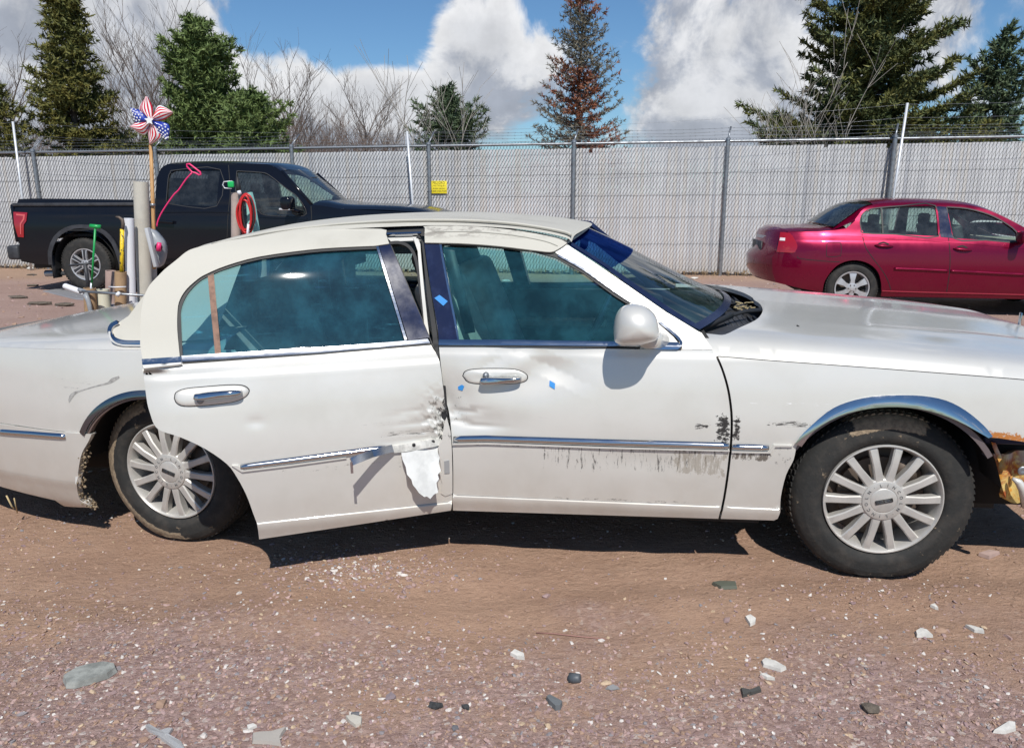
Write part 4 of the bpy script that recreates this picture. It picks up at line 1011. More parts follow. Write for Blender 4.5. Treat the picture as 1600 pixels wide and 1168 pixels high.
panel('roof_rail', sp([(602, 363.5), (657, 362), (657, 364.5), (602, 366.5)]), lambda x, z: S(x, z) - .01, M_strip, car, h=.02)
Sf = lambda x, z: S(x, z) - .030
panel('door_pillar', sp([(651, 371), (659, 372), (662, 400), (669, 470), (677, 535), (684, 600), (692, 690), (704, 690), (697, 600), (690, 545), (684, 528), (663, 379), (655, 365)], Sf), lambda x, z: S(x, z) - .022, M_black, car, h=.02, t=.02)
panel('pillar_flange', sp([(646, 371), (653, 371), (657, 381), (660, 420), (668, 500), (676, 560), (688, 660), (683, 660), (671, 565), (664, 520), (657, 440), (653, 392)], Sf), lambda x, z: S(x, z) - .027, M_pearl, car, h=.02, t=.01)
panel('door_seal', sp(band(crv([(606, 380), (622, 378.5), (636, 383), (646, 395), (653, 420), (658, 460), (663, 500), (668, 540)], 3), -2.4, 2.4), Sf), lambda x, z: S(x, z) - .030, M_black, car, h=.012, t=.03)
# --- C pillar (body) with its bright base moulding
cp = sp([(300, 392), (265, 418), (247, 434), (229.5, 452), (214, 473), (198, 494), (186, 502), (176, 510), (172, 518), (177, 527), (186, 533), (200, 536), (240, 536.5), (330, 530), (380, 400)])
panel('c_pillar_vinyl', cp, lambda x, z: S(x, z) - .012, M_vinyl, car, h=.03, t=0)
cm = crv([(184, 503), (176, 507), (172, 513), (172, 520), (176, 527), (184, 532), (196, 534.5), (225, 535)], 4)
panel('c_pillar_moulding', sp(band(cm, -3.2, 3.2)), lambda x, z: S(x, z) - .0, M_chrome, car, h=.01, t=.02, off=.002)
panel('c_pillar_bead', sp(band([(a, b + 5) for a, b in cm[8:]], -1.3, 1.3)), lambda x, z: S(x, z) + .0, M_pearl, car, h=.01, t=.02, off=.004)
m = MB(); p = l3(198, 531.5, .90); m.lathe([(0, .012), (.008, .010), (.009, 0)], Matrix.Translation(p) @ Matrix.Rotation(R(90), 4, 'X'), 12); m.build('moulding_screw', M_steel, car)
# --- A pillar
ap = [(863, 391), (881, 381.6), (888, 383), (937, 416), (988, 451), (1040, 487), (1091, 517.5), (1096.3, 519.8), (1106.6, 535), (1113, 546), (1066, 546), (1066, 536), (1056, 521), (1014, 487), (962.7, 454), (911, 418), (870, 396)]
panel('a_pillar', sp(ap), S, M_pearl, car, h=.02, t=.02)
# --- front door
fl = [(686, 541), (687.8, 560), (694.8, 616.5), (702, 644.8), (706, 684), (708.2, 729.5), (707.8, 797)]
sr = [(u - .6, v) for u, v in shut if v > 540]
dpoly = sp([(1066, 546.5), (1112.5, 546.5)], dent_f) + sp(crv(sr, 3), dent_f) + sp([(900, 803)], dent_f) + sp(crv(fl[::-1], 3), dent_f) + sp([(860, 543)], dent_f)
fd = panel('front_door', dpoly, dent_f, M_fdoor, car, h=.014, t=.03, levels=(.290, .2965, .2985, .3005, .306))
crease(2.40, 2.60, car)
def P2(name, pts, m_, parent, surf=S, fr=CAR, **k): return panel(name, sp(pts, surf, fr), surf, m_, parent, **k)
rstrip('body_side_moulding', [(709, 685.5), (760, 684.5), (947, 690.7), (1139, 696.2)], .0135, M_strip, fd, h=.009)
P2('moulding_rim', [(708, 691.2), (760, 690.2), (947, 696.8), (1139.7, 701.8), (1139.7, 704), (947, 699.4), (760, 692.8), (708, 693.6)], M_pearl, fd, t=.010, off=.009, h=.02)
P2('belt_moulding', [(686, 531.5), (800, 532), (965, 534.5), (1060, 536), (1064, 541), (1055, 544), (960, 541), (800, 539.6), (686, 539)], M_strip, fd, t=.012, off=.006, h=.015)
P2('belt_seal', [(686, 539), (800, 539.8), (960, 541.2), (1055, 544.2), (1066, 541), (1064, 547), (960, 543.6), (800, 542), (686, 541.4)], M_black, fd, t=.012, off=.003, h=.015)
gt = [(691, 384), (734, 385.5), (778, 389), (830, 394.5), (868, 405), (912, 430), (960, 464), (983, 479)]
P2('window_glass', gt + [(985, 534), (900, 533), (714, 531)], G_side, fd, h=.03, t=0, off=-.010)
P2('pillar_cover', [(663, 379), (686.5, 381), (714.5, 531), (686, 531)], M_gloss, fd, t=.01, off=.001, h=.03)
P2('window_channel', [(686.5, 381), (690, 381), (717.5, 531), (714.5, 531)], M_strip, fd, t=.01, off=.003, h=.02)
P2('window_frame', [(663, 377)] + crv([(719, 378.5), (778, 383), (830, 388.5), (866, 395.5), (911, 418.5), (962.7, 455), (1014, 488), (1056, 522), (1061, 534)], 3) + [(983, 476), (960, 462), (912, 427), (868, 402), (830, 391.5), (778, 386.3), (734, 383), (663, 381)], M_black, fd, t=.012, off=-.002, h=.015)
P2('frame_bright_trim', band(crv([(872, 399), (911, 420.5), (962.7, 457), (1014, 490), (1046, 517)], 3), -1.2, 1.4), M_strip, fd, t=.006, off=.004, h=.012)
P2('mirror_sail', [(984, 474), (1000, 482), (1052, 527), (1060, 537), (986, 535)], M_pearl, fd, t=.012, off=.005, h=.015)
P2('sail_moulding', band(crv([(1020, 496), (1040, 512), (1058, 528), (1064, 537), (1060, 543), (1050, 544), (1000, 543)], 4), -2.0, 2.0), M_strip, fd, t=.008, off=.009, h=.01)
P2('vinyl_door_top', crv([(664, 356), (668, 353), (740, 353.5), (817, 361.5), (870, 372), (886, 379.5)], 3) + crv([(886, 380), (872, 389), (860, 393.5), (835, 391), (778, 384.2), (719, 380), (664, 379)], 3)[1:], M_vinyl_d, fd, surf=lambda x, z: S(x, z) + .012 - .0 * z, t=.03, h=.015)
panel('vinyl_crease', sp(band(crv([(680, 362), (740, 362), (800, 367), (850, 376), (872, 384)], 3), -.5, .5)), lambda x, z: S(x, z) + .013, mat('vinyl_shadow_line', (.3, .29, .25), .8), fd, h=.01, t=.004, off=.001)
def handle(parent, fr, surf, out, bar_, c, lid):
    oc = crv(out + [out[0]], 3)[:-1]
    pts = [fr.side(u, v, surf) for u, v in oc]; P = [(x, -float(surf(x, z)) + .002, z) for x, z in pts]
    panel('handle_gap', [((x - c[0]) * 1.0 + c[0], z) for x, z in [fr.side(u, v, surf) for u, v in [(a + (a - c[2]) * .012, b + (b - c[3]) * .07) for a, b in oc]]], surf, M_black, parent, h=.02, t=.004, off=.0012)
    h = pillow('handle_bezel', P, .016, M_pearl, parent, p=.35, back=.01)
    b = [fr.side(u, v, surf) for u, v in crv(bar_ + [bar_[0]], 3)[:-1]]
    pillow('door_handle', [(x, -float(surf(x, z)) - .034, z) for x, z in b], .014, M_chrome, parent, p=.4, back=.022)
    m = MB(); px_, pz_ = fr.side(lid[0], lid[1], surf); m.lathe([(0, .026), (.011, .024), (.014, 0)], Matrix.Translation((px_, -float(surf(px_, pz_)), pz_)) @ Matrix.Rotation(R(90), 4, 'X'), 16); m.build('door_lock', M_steel, parent)
handle(fd, CAR, dent_f, [(723, 587), (727, 580), (741, 576.5), (775, 575.5), (805, 577), (821, 583), (824.5, 590), (819, 596), (800, 599), (760, 599.5), (733, 597)], [(753.5, 587.5), (765, 586), (795, 586.5), (812, 586.5), (816, 589), (812, 592.5), (795, 595.5), (754, 597)], (1.5, .8, 773, 588), (760, 585))
P2('blue_tape', [(679, 466), (687, 461), (700, 471), (697, 474), (693, 478)], M_tape, fd, t=.002, off=.004, h=.02)
for pts in ([(716, 603.5), (722, 600.5), (725.5, 603), (723, 610), (716.5, 608)], [(859, 594), (867.5, 599), (867, 608), (858.5, 603)]):
    P2('blue_tape', pts, M_tape, fd, surf=dent_f, t=.002, off=.003, h=.02)
crease(1.315, 2.35, fd, dent_f)
panel('paint_scratch', sp(crv([(107, 624), (110, 616), (118, 611), (130, 608), (150, 602), (168, 597), (174, 591), (186, 587)], 3) + crv([(187, 590), (178, 596), (170, 599.5), (150, 604), (131, 609.6), (120, 614), (113, 622), (108, 629)], 3)), S, mat('scratch_grey', (.36, .35, .34), .8, fn=vary((.38, .37, .35), .2, 60)), car, h=.008, t=0, off=.0012)
# mirror
mo = crv([(960, 532), (958.6, 514), (961.2, 495.5), (969, 481.6), (983, 475.4), (1001.7, 476), (1015.6, 483), (1025, 494), (1029.5, 508), (1031, 520), (1026, 529), (1008, 535.5), (992.5, 538.5), (969, 538.5)], 3)
mo = [l3(u, v, 1.06) for u, v in mo]
mm = pillow('wing_mirror', mo, .105, M_pearl, fd, p=.42, n=12); 
mb_ = pillow('mirror_back', [(p[0], p[1] + .001, p[2]) for p in mo][::-1], -.05, M_pearl, mm, p=.5, n=6)
m = MB(); m.tube([l3(1012, 527, 1.03), l3(1022, 530, .97), l3(1035, 532, .91)], [.042, .035, .03], 12); o = m.build('mirror_arm', M_pearl, mm); o.scale = (1, 1, 1)
P2('mirror_gap', [(1008, 535.5), (1016, 530), (1027, 526.5), (1033, 521), (1031, 530), (1020, 536)], M_black, mm, surf=lambda x, z: 0 * x + 1.0, t=.002, h=.02) if False else None
# --- rear door (swung out on its front hinges)
hx, hw_, th, dz = DOORF.hinge
DM = Matrix.Translation((hx, -hw_, dz)) @ Matrix.Rotation(th, 4, 'Z') @ Matrix.Translation((-hx, hw_, 0))
cD, kD = math.cos(th), math.sin(th)
rl = [(223.5, 576), (226, 598.5), (230, 629), (235, 647), (241, 663), (252, 673), (282.6, 683), (321, 701), (354.5, 724.4), (370, 745), (385, 773), (395.6, 801.5), (402, 820), (405, 842)]
rp = sp([(286, 567), (480, 552), (600, 542), (668, 537.5), (673, 538)], dent_r, DOORF) + sp(crv([(679.4, 548.6), (687, 565), (692, 602), (696, 636), (701, 675), (706, 718), (707, 769), (704.7, 797)], 2), dent_r, DOORF)
rp += sp([(560, 819)], dent_r, DOORF) + sp(crv(rl[::-1], 3), dent_r, DOORF)
patch_px = [(629, 706), (683, 697), (688, 735), (684, 768), (672, 770), (656, 762), (642, 746), (633, 727)]
rd = panel('rear_door', rp, dent_r, M_rdoor, car, h=.013, t=.035, levels=(.290, .2965, .2985, .3005, .306)); rd.matrix_parent_inverse = Matrix(); rd.matrix_local = DM
def PD(name, pts, m_, surf=S, **k): return panel(name, sp(pts, surf, DOORF), surf, m_, rd, **k)
Z_ = lambda v, d=0: lambda x, z: S(x, z) + v + 0 * z
rstrip('body_side_moulding', [(376, 729), (450, 719.5), (540, 707.5), (602, 699)], .0125, M_strip, rd, base=dent_r, fr=DOORF, h=.009)
PD('moulding_rim', [(362, 726), (372, 726), (381, 733), (450, 725), (541, 713), (541, 715), (450, 727.4), (378, 736)], M_pearl, surf=dent_r, t=.010, off=.008, h=.02)
PD('moulding_mount', [(613, 695.5), (686, 683.5), (690, 694), (629, 704.5), (614, 706)], mat('bare_white_primer', (.66, .65, .60), .5, fn=vary((.68, .67, .62), .2, 30)), surf=dent_r, t=.012, off=.012, h=.015)
m = MB()
for u, v in ((646, 693), (676, 688)): x, z = DOORF.side(u, v, dent_r); m.lathe([(0, .003), (.007, .003), (.007, 0)], Matrix.Translation((x, -float(dent_r(x, z)) - .0125, z)) @ Matrix.Rotation(R(90), 4, 'X'), 10)
tag(m.build('mount_hole', M_black, rd), kind='stuff')
crease(.52, 1.27, rd, dent_r)
# torn strip hanging off
a = DOORF.side(613, 699, dent_r); A3 = Vector((a[0], -float(dent_r(*a)) - .010, a[1])); b = DOORF.w(549, 721, float(S(.9, .5)) + .13); B3 = Vector((b[0], -b[1], b[2]))
m = MB(); m.bar(A3, A3.lerp(B3, .5) + Vector((0, 0, .006)), .006, .030, (0, .55, .83)); m.bar(A3.lerp(B3, .5) + Vector((0, 0, .006)), B3, .006, .030, (0, .55, .83)); m.bar(B3, B3 + Vector((0, .0, -.045)), .010, .006, (0, 1, 0)); sharp(m.build('torn_moulding', M_strip, rd))
# torn skin flap, curling away from the door
ztop = DOORF.side(655, 700, S)[1]
flap = lambda x, z: dent_r(x, z) + .008 + .085 * np.clip((ztop - z) / .21, 0, 1) ** 1.1 + .012 * np.sin(np.asarray(x) * 30)
fpz = [(627, 707), (650, 703), (684, 695.6), (684, 706), (687, 715), (685.5, 724), (689, 735), (684, 741), (686, 748), (682, 754), (684.5, 769), (678, 772), (672.5, 779), (667, 775), (663, 776), (655, 770), (650, 763), (645, 757), (643, 749), (636, 741), (634, 729), (629, 718)]
PD('torn_skin_flap', fpz, mat('bare_flap', (.66, .66, .63), .4, coat=.5, fn=vary((.68, .68, .65), .1, 18)), surf=flap, t=.004, h=.009)
PD('hem_tear', [(683.5, 697), (690, 684), (693, 660), (697, 650), (703, 672), (705, 700), (706, 740), (706, 768), (695, 772), (688, 768), (690, 752), (686, 740), (689, 733)], M_rdoor, surf=Z_(-.012), t=.006, off=.016, h=.015)
PD('door_tag', [(694, 720), (702, 718.5), (702.5, 738.5), (694.5, 739)], mat('grey_label', (.30, .30, .30), .6), surf=Z_(.006), t=.003, off=.002, h=.02)
m = MB(); rs = random.Random(12)
for i in range(46):
    u, v = rs.gauss(692, 5), rs.uniform(628, 690); u = min(u, 700); x, z = DOORF.side(u, v, dent_r); y = -float(dent_r(x, z)) - .001; L_ = rs.uniform(.006, .03); an = rs.uniform(-1.2, 1.2)
    m.bar((x, y, z), (x + L_ * math.cos(an) * .5, y - rs.uniform(0, .010), z + L_ * math.sin(an)), rs.uniform(.001, .004), .002)
tag(m.build('crumpled_metal', mat('scraped_metal', (.09, .085, .08), .6, .3), rd, smooth=False), kind='stuff')
PD('window_glass', [(284, 556), (282, 500), (281.4, 484.4), (286, 469), (295, 453.6), (310.5, 438), (326, 429), (354, 417.6), (405.5, 403.5), (482.6, 393), (534, 389.4), (588, 387.3), (632, 533), (500, 545)], G_rear, h=.03, t=0, off=-.010)
brown = mat('rusted_divider', (.16, .09, .06), .6, .3, fn=vary((.20, .11, .075), .25, 30))
PD('quarter_divider', [(324.6, 430), (334, 427), (345.5, 552), (336, 553)], brown, t=.01, off=.002, h=.02)
PD('belt_moulding', [(284, 556.5), (344, 553), (500, 543.5), (600, 536), (668, 530), (672, 536.5), (600, 542.5), (500, 551.5), (344, 562), (285, 566)], M_strip, t=.012, off=.006, h=.015)
PD('belt_seal', [(285, 566.5), (344, 562.5), (500, 552), (600, 543), (672, 537), (673, 539), (600, 545), (500, 554), (344, 564.5), (286, 568.5)], M_black, t=.010, off=.002, h=.015)
PD('pillar_cover', [(592, 384), (609, 381), (671, 527), (638, 531.5)], M_gloss, t=.012, off=.001, h=.03)
PD('window_channel', [(587.5, 385.5), (591.3, 385), (636, 531), (632, 531.5)], M_strip, t=.01, off=.004, h=.02)
PD('door_rim_seal', [(609, 381), (612, 383), (674, 531), (680, 546), (675, 538), (671, 527)], M_black, t=.02, off=-.004, h=.02)
vo_ = crv([(223, 562), (219, 538), (219.6, 505), (221, 484.4), (225.7, 462), (234, 445), (247.5, 430.5), (258, 420), (277, 404.8), (290, 394), (302.7, 388), (328.4, 381.8), (359, 375.5), (431, 365.5), (508, 359), (595.6, 357.5), (603, 366), (608, 380.5)], 3)
vi_ = crv([(585, 384), (534, 386.2), (482.6, 390), (405.5, 400.6), (354, 414.6), (322, 428), (308, 436.5), (291, 452), (281, 468), (277.5, 484), (277, 515), (281, 558)], 3)
PD('vinyl_door_top', vo_ + vi_, M_vinyl, surf=lambda x, z: S(x, z) + .010, t=.035, h=.02)
PD('window_frame', crv([(588, 383), (534, 385.2), (482.6, 389), (405.5, 399.6), (354, 413.6), (322, 427), (307, 436.5), (290, 452), (280, 468), (276.5, 484), (276, 515), (280, 558)], 3) + crv([(285.5, 556), (283, 500), (283, 485), (287.5, 470), (296.5, 455), (311.5, 440), (327, 431), (355, 419.6), (406, 405.5), (483, 395), (534, 391.4), (588, 389)], 3), M_black, t=.012, off=.002, h=.014)
PD('vinyl_base_moulding', [(222, 561.5), (283, 557.5), (284, 567.5), (223, 572)], M_chrome, surf=Z_(.010), t=.012, off=.006, h=.02)
PD('vinyl_base_bead', [(223, 572.2), (284, 567.8), (285, 570.5), (279, 571.5), (226, 577)], M_pearl, surf=Z_(.010), t=.012, off=.009, h=.02)
handle(rd, DOORF, dent_r, [(272.5, 622), (275, 613), (290, 607), (320, 604), (355, 601.5), (378, 602), (388, 607), (389, 613), (382, 621), (362, 628), (320, 633), (288, 634), (276, 629)], [(305.5, 612), (325, 608.5), (360, 605.5), (374, 606), (379, 609.5), (372, 614.5), (345, 617.5), (307, 621.5)], (.6, .8, 330, 618), (314, 624))
P2('window_sticker', [(342, 531), (361, 531), (361, 536), (342, 537)], M_tape, rd) if False else None
# inner skin of the opened door so the glass has trim behind its belt
panel('door_inner_trim', sp([(300, 580), (660, 550), (690, 690), (690, 785), (420, 820), (380, 745), (300, 690)], S, DOORF), Z_(-.075), M_tan, rd, h=.06, t=.01)
# --- far side
far = [(-1.43, .21), (-.37, .18), (-.36, .33)] + arc(0, .33, .36, 180, 0, 20) + [(.37, .22), (2.55, .24)] + arc(2.965, .33, .41, 185, -5, 20) + [(3.46, .35), (3.46, .80)] + [(x, float(ZS(x))) for x in np.linspace(3.46, 2.3, 10)] + [(2.25, .93), (-.2, .93), (-.25, float(ZS(-.25)))] + [(x, float(ZS(x))) for x in np.linspace(-.3, -1.43, 14)]
panel('far_body_side', far, S, M_pearl, car, h=.045, t=.02, mir=True)
fg = [(2.30, .932), (2.24, .96), (1.86, 1.27), (1.78, 1.34), (1.2, 1.385), (.3, 1.36), (0, 1.29), (-.25, 1.05), (-.34, .932)]
w1 = [(2.10, .965), (1.80, 1.22), (1.62, 1.295), (1.33, 1.315), (1.40, .95)]; w2 = [(1.30, .95), (1.22, 1.315), (.75, 1.31), (.40, 1.25), (.22, 1.12), (.20, .95)]
panel('far_window_frames', fg, S, M_gloss, car, h=.04, t=.03, holes=(w1, w2), mir=True)
panel('far_window_glass', w1, S, G_side, car, h=.05, t=0, mir=True, off=-.008); panel('far_window_glass', w2, S, G_side, car, h=.05, t=0, mir=True, off=-.008)
panel('far_door_trim', [(.1, .28), (2.2, .28), (2.25, .93), (.1, .93)], Z_(-.07), mat('blue_grey_trim', (.17, .19, .20), .6), car, h=.06, t=.01, mir=True)
m = MB(); m.box((1.6, .86, .72), (.55, .09, .05)); m.box((.7, .86, .72), (.5, .09, .05)); bev(m.build('far_armrest', M_tan, car), .015, 3)
m = MB(); m.tube([(2.2, -float(S(2.2, .98)) * -1 + .02, .98), (2.05, 1.03, 1.0)], .03, 8); m.build('far_mirror', M_pearl, car) if False else None
# --- interior
m = MB(); m.box((1.2, 0, .33), (2.4, 1.7, .04)); m.build('floor_pan', M_trim, car)
def seat(x, w, name='front_seat'):
    m = MB(); m.box((x + .22, -w, .52), (.52, .52, .17)); o = bev(m.build(name, M_leather, car), .06, 4)
    M = Matrix.Rotation(R(-22), 3, 'Y'); m = MB(); m.box((x - .12, -w, .86), (.15, .50, .62), M); bev(m.build('seat_back', M_leather, o), .06, 4)
    m = MB(); m.box((x - .26, -w, 1.19), (.10, .27, .17), M); bev(m.build('headrest', M_trim, o), .045, 4)
    m = MB(); [m.tube([(x - .22, -w + d, 1.08), (x - .25, -w + d, 1.15)], .008, 6) for d in (-.06, .06)]; m.build('headrest_post', M_steel, o)
seat(1.36, .40); seat(1.36, -.40)
m = MB(); m.box((.42, 0, .50), (.52, 1.45, .20)); o = bev(m.build('rear_bench', M_leather, car), .06, 4)
m = MB(); m.box((.06, 0, .80), (.16, 1.40, .56), Matrix.Rotation(R(-18), 3, 'Y')); bev(m.build('seat_back', M_leather, o), .06, 4)
m = MB(); m.box((-.20, 0, .87), (.4, 1.2, .02)); m.build('parcel_shelf', M_trim, car)
m = MB(); m.box((2.30, 0, .83), (.45, 1.55, .19)); m.box((2.12, .36, .90), (.16, .34, .10)); o = bev(m.build('dashboard', M_tan, car), .05, 4)
m = MB(); m.box((2.33, 0, .927), (.40, 1.5, .015)); m.box((2.05, -.42, .83), (.02, .36, .10)); bev(m.build('dash_top', M_trim, o), .006, 2)
m = MB(); Mw = Matrix.Translation((1.86, .36, .86)) @ Matrix.Rotation(R(-66), 4, 'Y'); m.tube([Mw @ Vector((.185 * math.cos(a), .185 * math.sin(a), 0)) for a in np.linspace(0, 6.283, 33)[:-1]], .014, 8, closed=True)
for a in (0, 2.2, -2.2): m.bar(Mw @ Vector((0, 0, -.02)), Mw @ Vector((.18 * math.cos(a), .18 * math.sin(a), 0)), .03, .012)
m.tube([Mw @ Vector((0, 0, 0)), Mw @ Vector((0, 0, -.25))], .03, 10); m.build('steering_wheel', M_trim, car)
m = MB(); m.box((1.78, 0, 1.265), (.03, .22, .07)); bev(m.build('rear_view_mirror', M_black, car), .01, 2)
for s in (): m = MB(); m.box((1.78, -s * .36, 1.32), (.18, .36, .012), Matrix.Rotation(R(14), 3, 'Y')); bev(m.build('sun_visor', M_trim, car), .004, 2)
m = MB(); m.box((1.62, .0, .60), (.5, .28, .10)); bev(m.build('centre_console', M_tan, car), .03, 3)
# seat belt hanging by the pillar
m = MB(); m.bar(l3(700, 385, .72), l3(735, 520, .66), .045, .003, (0, 1, 0)); m.build('seat_belt', M_trim, car)
# --- front end: bumper cover missing, rusty bracket and beam showing
m = MB(); m.box((3.72, -.66, .575), (.40, .34, .035)); m.box((3.50, -.84, .577), (.36, .10, .034)); bev(m.build('bumper_beam', M_gloss, car), .008)
P2('rusty_bracket', crv([(1552, 709), (1556, 722), (1562, 745), (1567, 765), (1575, 782), (1590, 786), (1602, 780)], 3) + [(1603, 704)], M_rust, car, surf=lambda x, z: .86 + 0 * x - .3 * np.clip(np.asarray(x) - 3.35, 0, 1) + .012 * np.sin(np.asarray(x) * 70), t=.02, h=.015)
P2('bracket_flange', [(1549, 690), (1556, 692), (1566, 716), (1561, 722), (1552, 700)], M_rust, car, surf=lambda x, z: .90 + 0 * x, t=.01, h=.015)
m = MB(); m.tube([l3(1582, 747, .87), l3(1591, 752, .87), l3(1599, 764, .87), l3(1604, 790, .86)], [.006, .014, .018, .018], 10); m.build('bumper_remnant', M_pearl, car)
m = MB(); m.lathe([(.0, .001), (.007, .002), (.016, .004), (.018, 0)], Matrix.Translation(l3(1598, 735, .87)) @ Matrix.Rotation(R(90), 4, 'X'), 16); m.build('bracket_grommet', M_steel, car)
hlm = [(3.415, .665), (3.42, .75), (3.44, .785), (3.72, .76), (3.74, .62), (3.45, .625)]
panel('headlight', hlm, S, mat('smoked_lamp', (.05, .05, .055), .12, coat=1), car, h=.04, t=.03, off=.004)
m = MB(); m.box((3.88, 0, .68), (.08, 1.45, .22)); bev(m.build('grille_panel', M_pearl, car), .03, 3)
m = MB(); [m.box((3.93, 0, .60 + k * .03), (.02, .7, .012)) for k in range(6)]; o = m.build('grille_bars', M_chrome, car)
m = MB(); m.box((3.62, .0, .44), (.56, 1.50, .34)); m.build('dark_frame_backing', M_dark, car)  # dark block added behind the bracket, standing for frame parts and their shade
m = MB(); m.box((3.80, 0, .46), (.10, 1.35, .12)); bev(m.build('core_support', M_rust, car), .01)
panel('fender_front_filler', [(3.46, .60), (3.46, .80), (3.9, .76), (3.9, .60)], S, M_pearl, car, h=.05, t=.02); panel('fender_front_filler', [(3.46, .60), (3.46, .80), (3.9, .76), (3.9, .60)], S, M_pearl, car, h=.05, t=.02, mir=True)
m = MB(); o0 = l3(1592, 513, 0); m.bar(o0, (o0[0], o0[1], o0[2] + .075), .022, .006, (1, 0, 0)); m.bar((o0[0] - .02, o0[1], o0[2]), (o0[0] + .02, o0[1], o0[2]), .02, .012); bev(m.build('hood_ornament', M_chrome, car), .002)
# tail ends hanging under the bumper
m = MB(); m.tube([l3(10, 774, .8), l3(18, 790, .78), l3(22, 794, .77)], .004, 5); m.tube([l3(22, 778, .8), l3(27, 801, .75)], .003, 5); m.build('loose_wire', MATS['dry_leaf'], car)

# --- wheels
def sedan_wheel(cx, cz, w, steer, muddy):
    root = bpy.data.objects.new('wheel', None); COL.objects.link(root); root.parent = car
    root.matrix_local = Matrix.Translation((cx, -w, cz)) @ Matrix.Rotation(steer[0], 4, 'Z') @ Matrix.Rotation(steer[1], 4, 'X') @ Matrix.Rotation(R(90), 4, 'X') @ Matrix.Rotation(steer[2], 4, 'Z')
    I = Matrix()
    rot = Matrix.Rotation(-steer[2], 4, 'Z')
    m = MB(); m.lathe([(.223, -.02), (.226, -.006), (.236, .006), (.262, .014), (.268, .0115), (.296, .012), (.300, .010), (.322, .000), (.333, -.012), (.341, -.028), (.345, -.05), (.345, -.083), (.338, -.085), (.338, -.093), (.345, -.095), (.345, -.118), (.338, -.12), (.338, -.128), (.345, -.13), (.345, -.165), (.340, -.19), (.32, -.215), (.28, -.228), (.225, -.22)], I, 96)
    for k in range(84):
        a = 2 * math.pi * k / 84
        for (r, ax, da) in ((.3405, -.034, 0), (.3445, -.064, .03)):
            c = Vector((r * math.cos(a + da), r * math.sin(a + da), ax)); m.box(c, (.006, .015, .022), Matrix.Rotation(a + da + .2, 3, 'Z'))
    V = []
    down = steer[2]
    for p in m.v:
        q = rot @ Vector(p)
        # world down in wheel plane is -y after the base rotation
        q2 = Vector(p); yy = q2.x * math.sin(down) + q2.y * math.cos(down)
        V.append(p)
    lim = -.318; VV = []
    for p in m.v:
        xx = p[0] * math.cos(down) - p[1] * math.sin(down); yy = p[0] * math.sin(down) + p[1] * math.cos(down); z = p[2]
        if yy < -.22: z += .012 * ((-.22 - yy) / .12) * (1 if z > -.1 else -1)
        if yy < lim: yy = lim
        VV.append((xx * math.cos(down) + yy * math.sin(down), -xx * math.sin(down) + yy * math.cos(down), z))
    m.v = VV
    ty = m.build('tyre', muddy, root); sharp(ty, 40)
    m = MB(); m.lathe([(.224, -.008), (.2225, .004), (.218, .005), (.213, -.001), (.208, -.014), (.205, -.03), (.196, -.10), (.20, -.19)], I, 72); sharp(m.build('rim', M_alloy, root), 50)
    m = MB(); m.lathe([(.19, -.11), (.06, -.10), (.0, -.10)], I, 40); m.lathe([(.15, -.075), (.15, -.09)], I, 40); m.lathe([(.15, -.075), (.07, -.07)], I, 40); m.box((.11, .08, -.07), (.08, .10, .05)); m.build('brake_disc', M_brake, root)
    m = MB(); n = 14
    sv = [(.078, -.0175, .000), (.150, -.0145, .001), (.204, -.0165, -.006), (.213, -.018, -.008)]
    V = []
    for (r, hw2, z) in sv: V += [(r, hw2, z), (r, hw2 * .72, z + .005), (r, -hw2 * .72, z + .005), (r, -hw2, z), (r, -hw2 * .8, z - .035), (r, hw2 * .8, z - .035)]
    Fc = []
    for i in range(3):
        for j in range(6): Fc.append((i*6+j, i*6+(j+1) % 6, (i+1)*6+(j+1) % 6, (i+1)*6+j))
    m.add(V, Fc); sp0 = sharp(m.build('spoke', M_alloy, root), 30)
    for k in range(n):
        o = sp0 if k == 0 else sp0.copy()
        if k: COL.objects.link(o); o.parent = root
        o.rotation_euler = (0, 0, 2 * math.pi * (k + .5) / n)
    m = MB(); m.lathe([(.092, -.025), (.090, -.004), (.084, .004), (.080, .005)], I, 56); m.lathe([(.080, .005), (.0785, .009), (.0765, .010), (.052, .011), (.0505, .009), (.049, .0105), (.045, .012), (0, .0145)], I, 56); cap = sharp(m.build('hub_cap', M_alloy, root), 40)
    word = 'LINCOLN.LINCOLN.'; ink = mat('cap_lettering', (.12, .12, .12), .5) if 'cap_lettering' not in MATS else MATS['cap_lettering']
    for i, ch in enumerate(word):
        a = math.pi / 2 - 2 * math.pi * i / len(word)
        me = text_mesh('·' if ch == '.' else ch, .017); me.materials.append(ink); o = bpy.data.objects.new('cap_letter', me); COL.objects.link(o); o.parent = cap
        o.location = (.064 * math.cos(a), .064 * math.sin(a), .0115); o.rotation_euler = (0, 0, a - math.pi / 2)
    m = MB()
    e = .031; hh = .0065
    fr_ = [(-e, -hh), (e, -hh), (e, hh), (-e, hh)]
    for i in range(4): a, b = fr_[i], fr_[(i + 1) % 4]; m.bar((a[0], a[1], .0155), (b[0], b[1], .0155), .003, .003)
    m.bar((-e, 0, .0155), (e, 0, .0155), .0025, .003); m.bar((0, -hh, .0155), (0, hh, .0155), .0025, .003); m.build('emblem', mat('emblem_dark', (.10, .10, .10), .3, .8) if 'emblem_dark' not in MATS else MATS['emblem_dark'], cap, smooth=False)
    return root
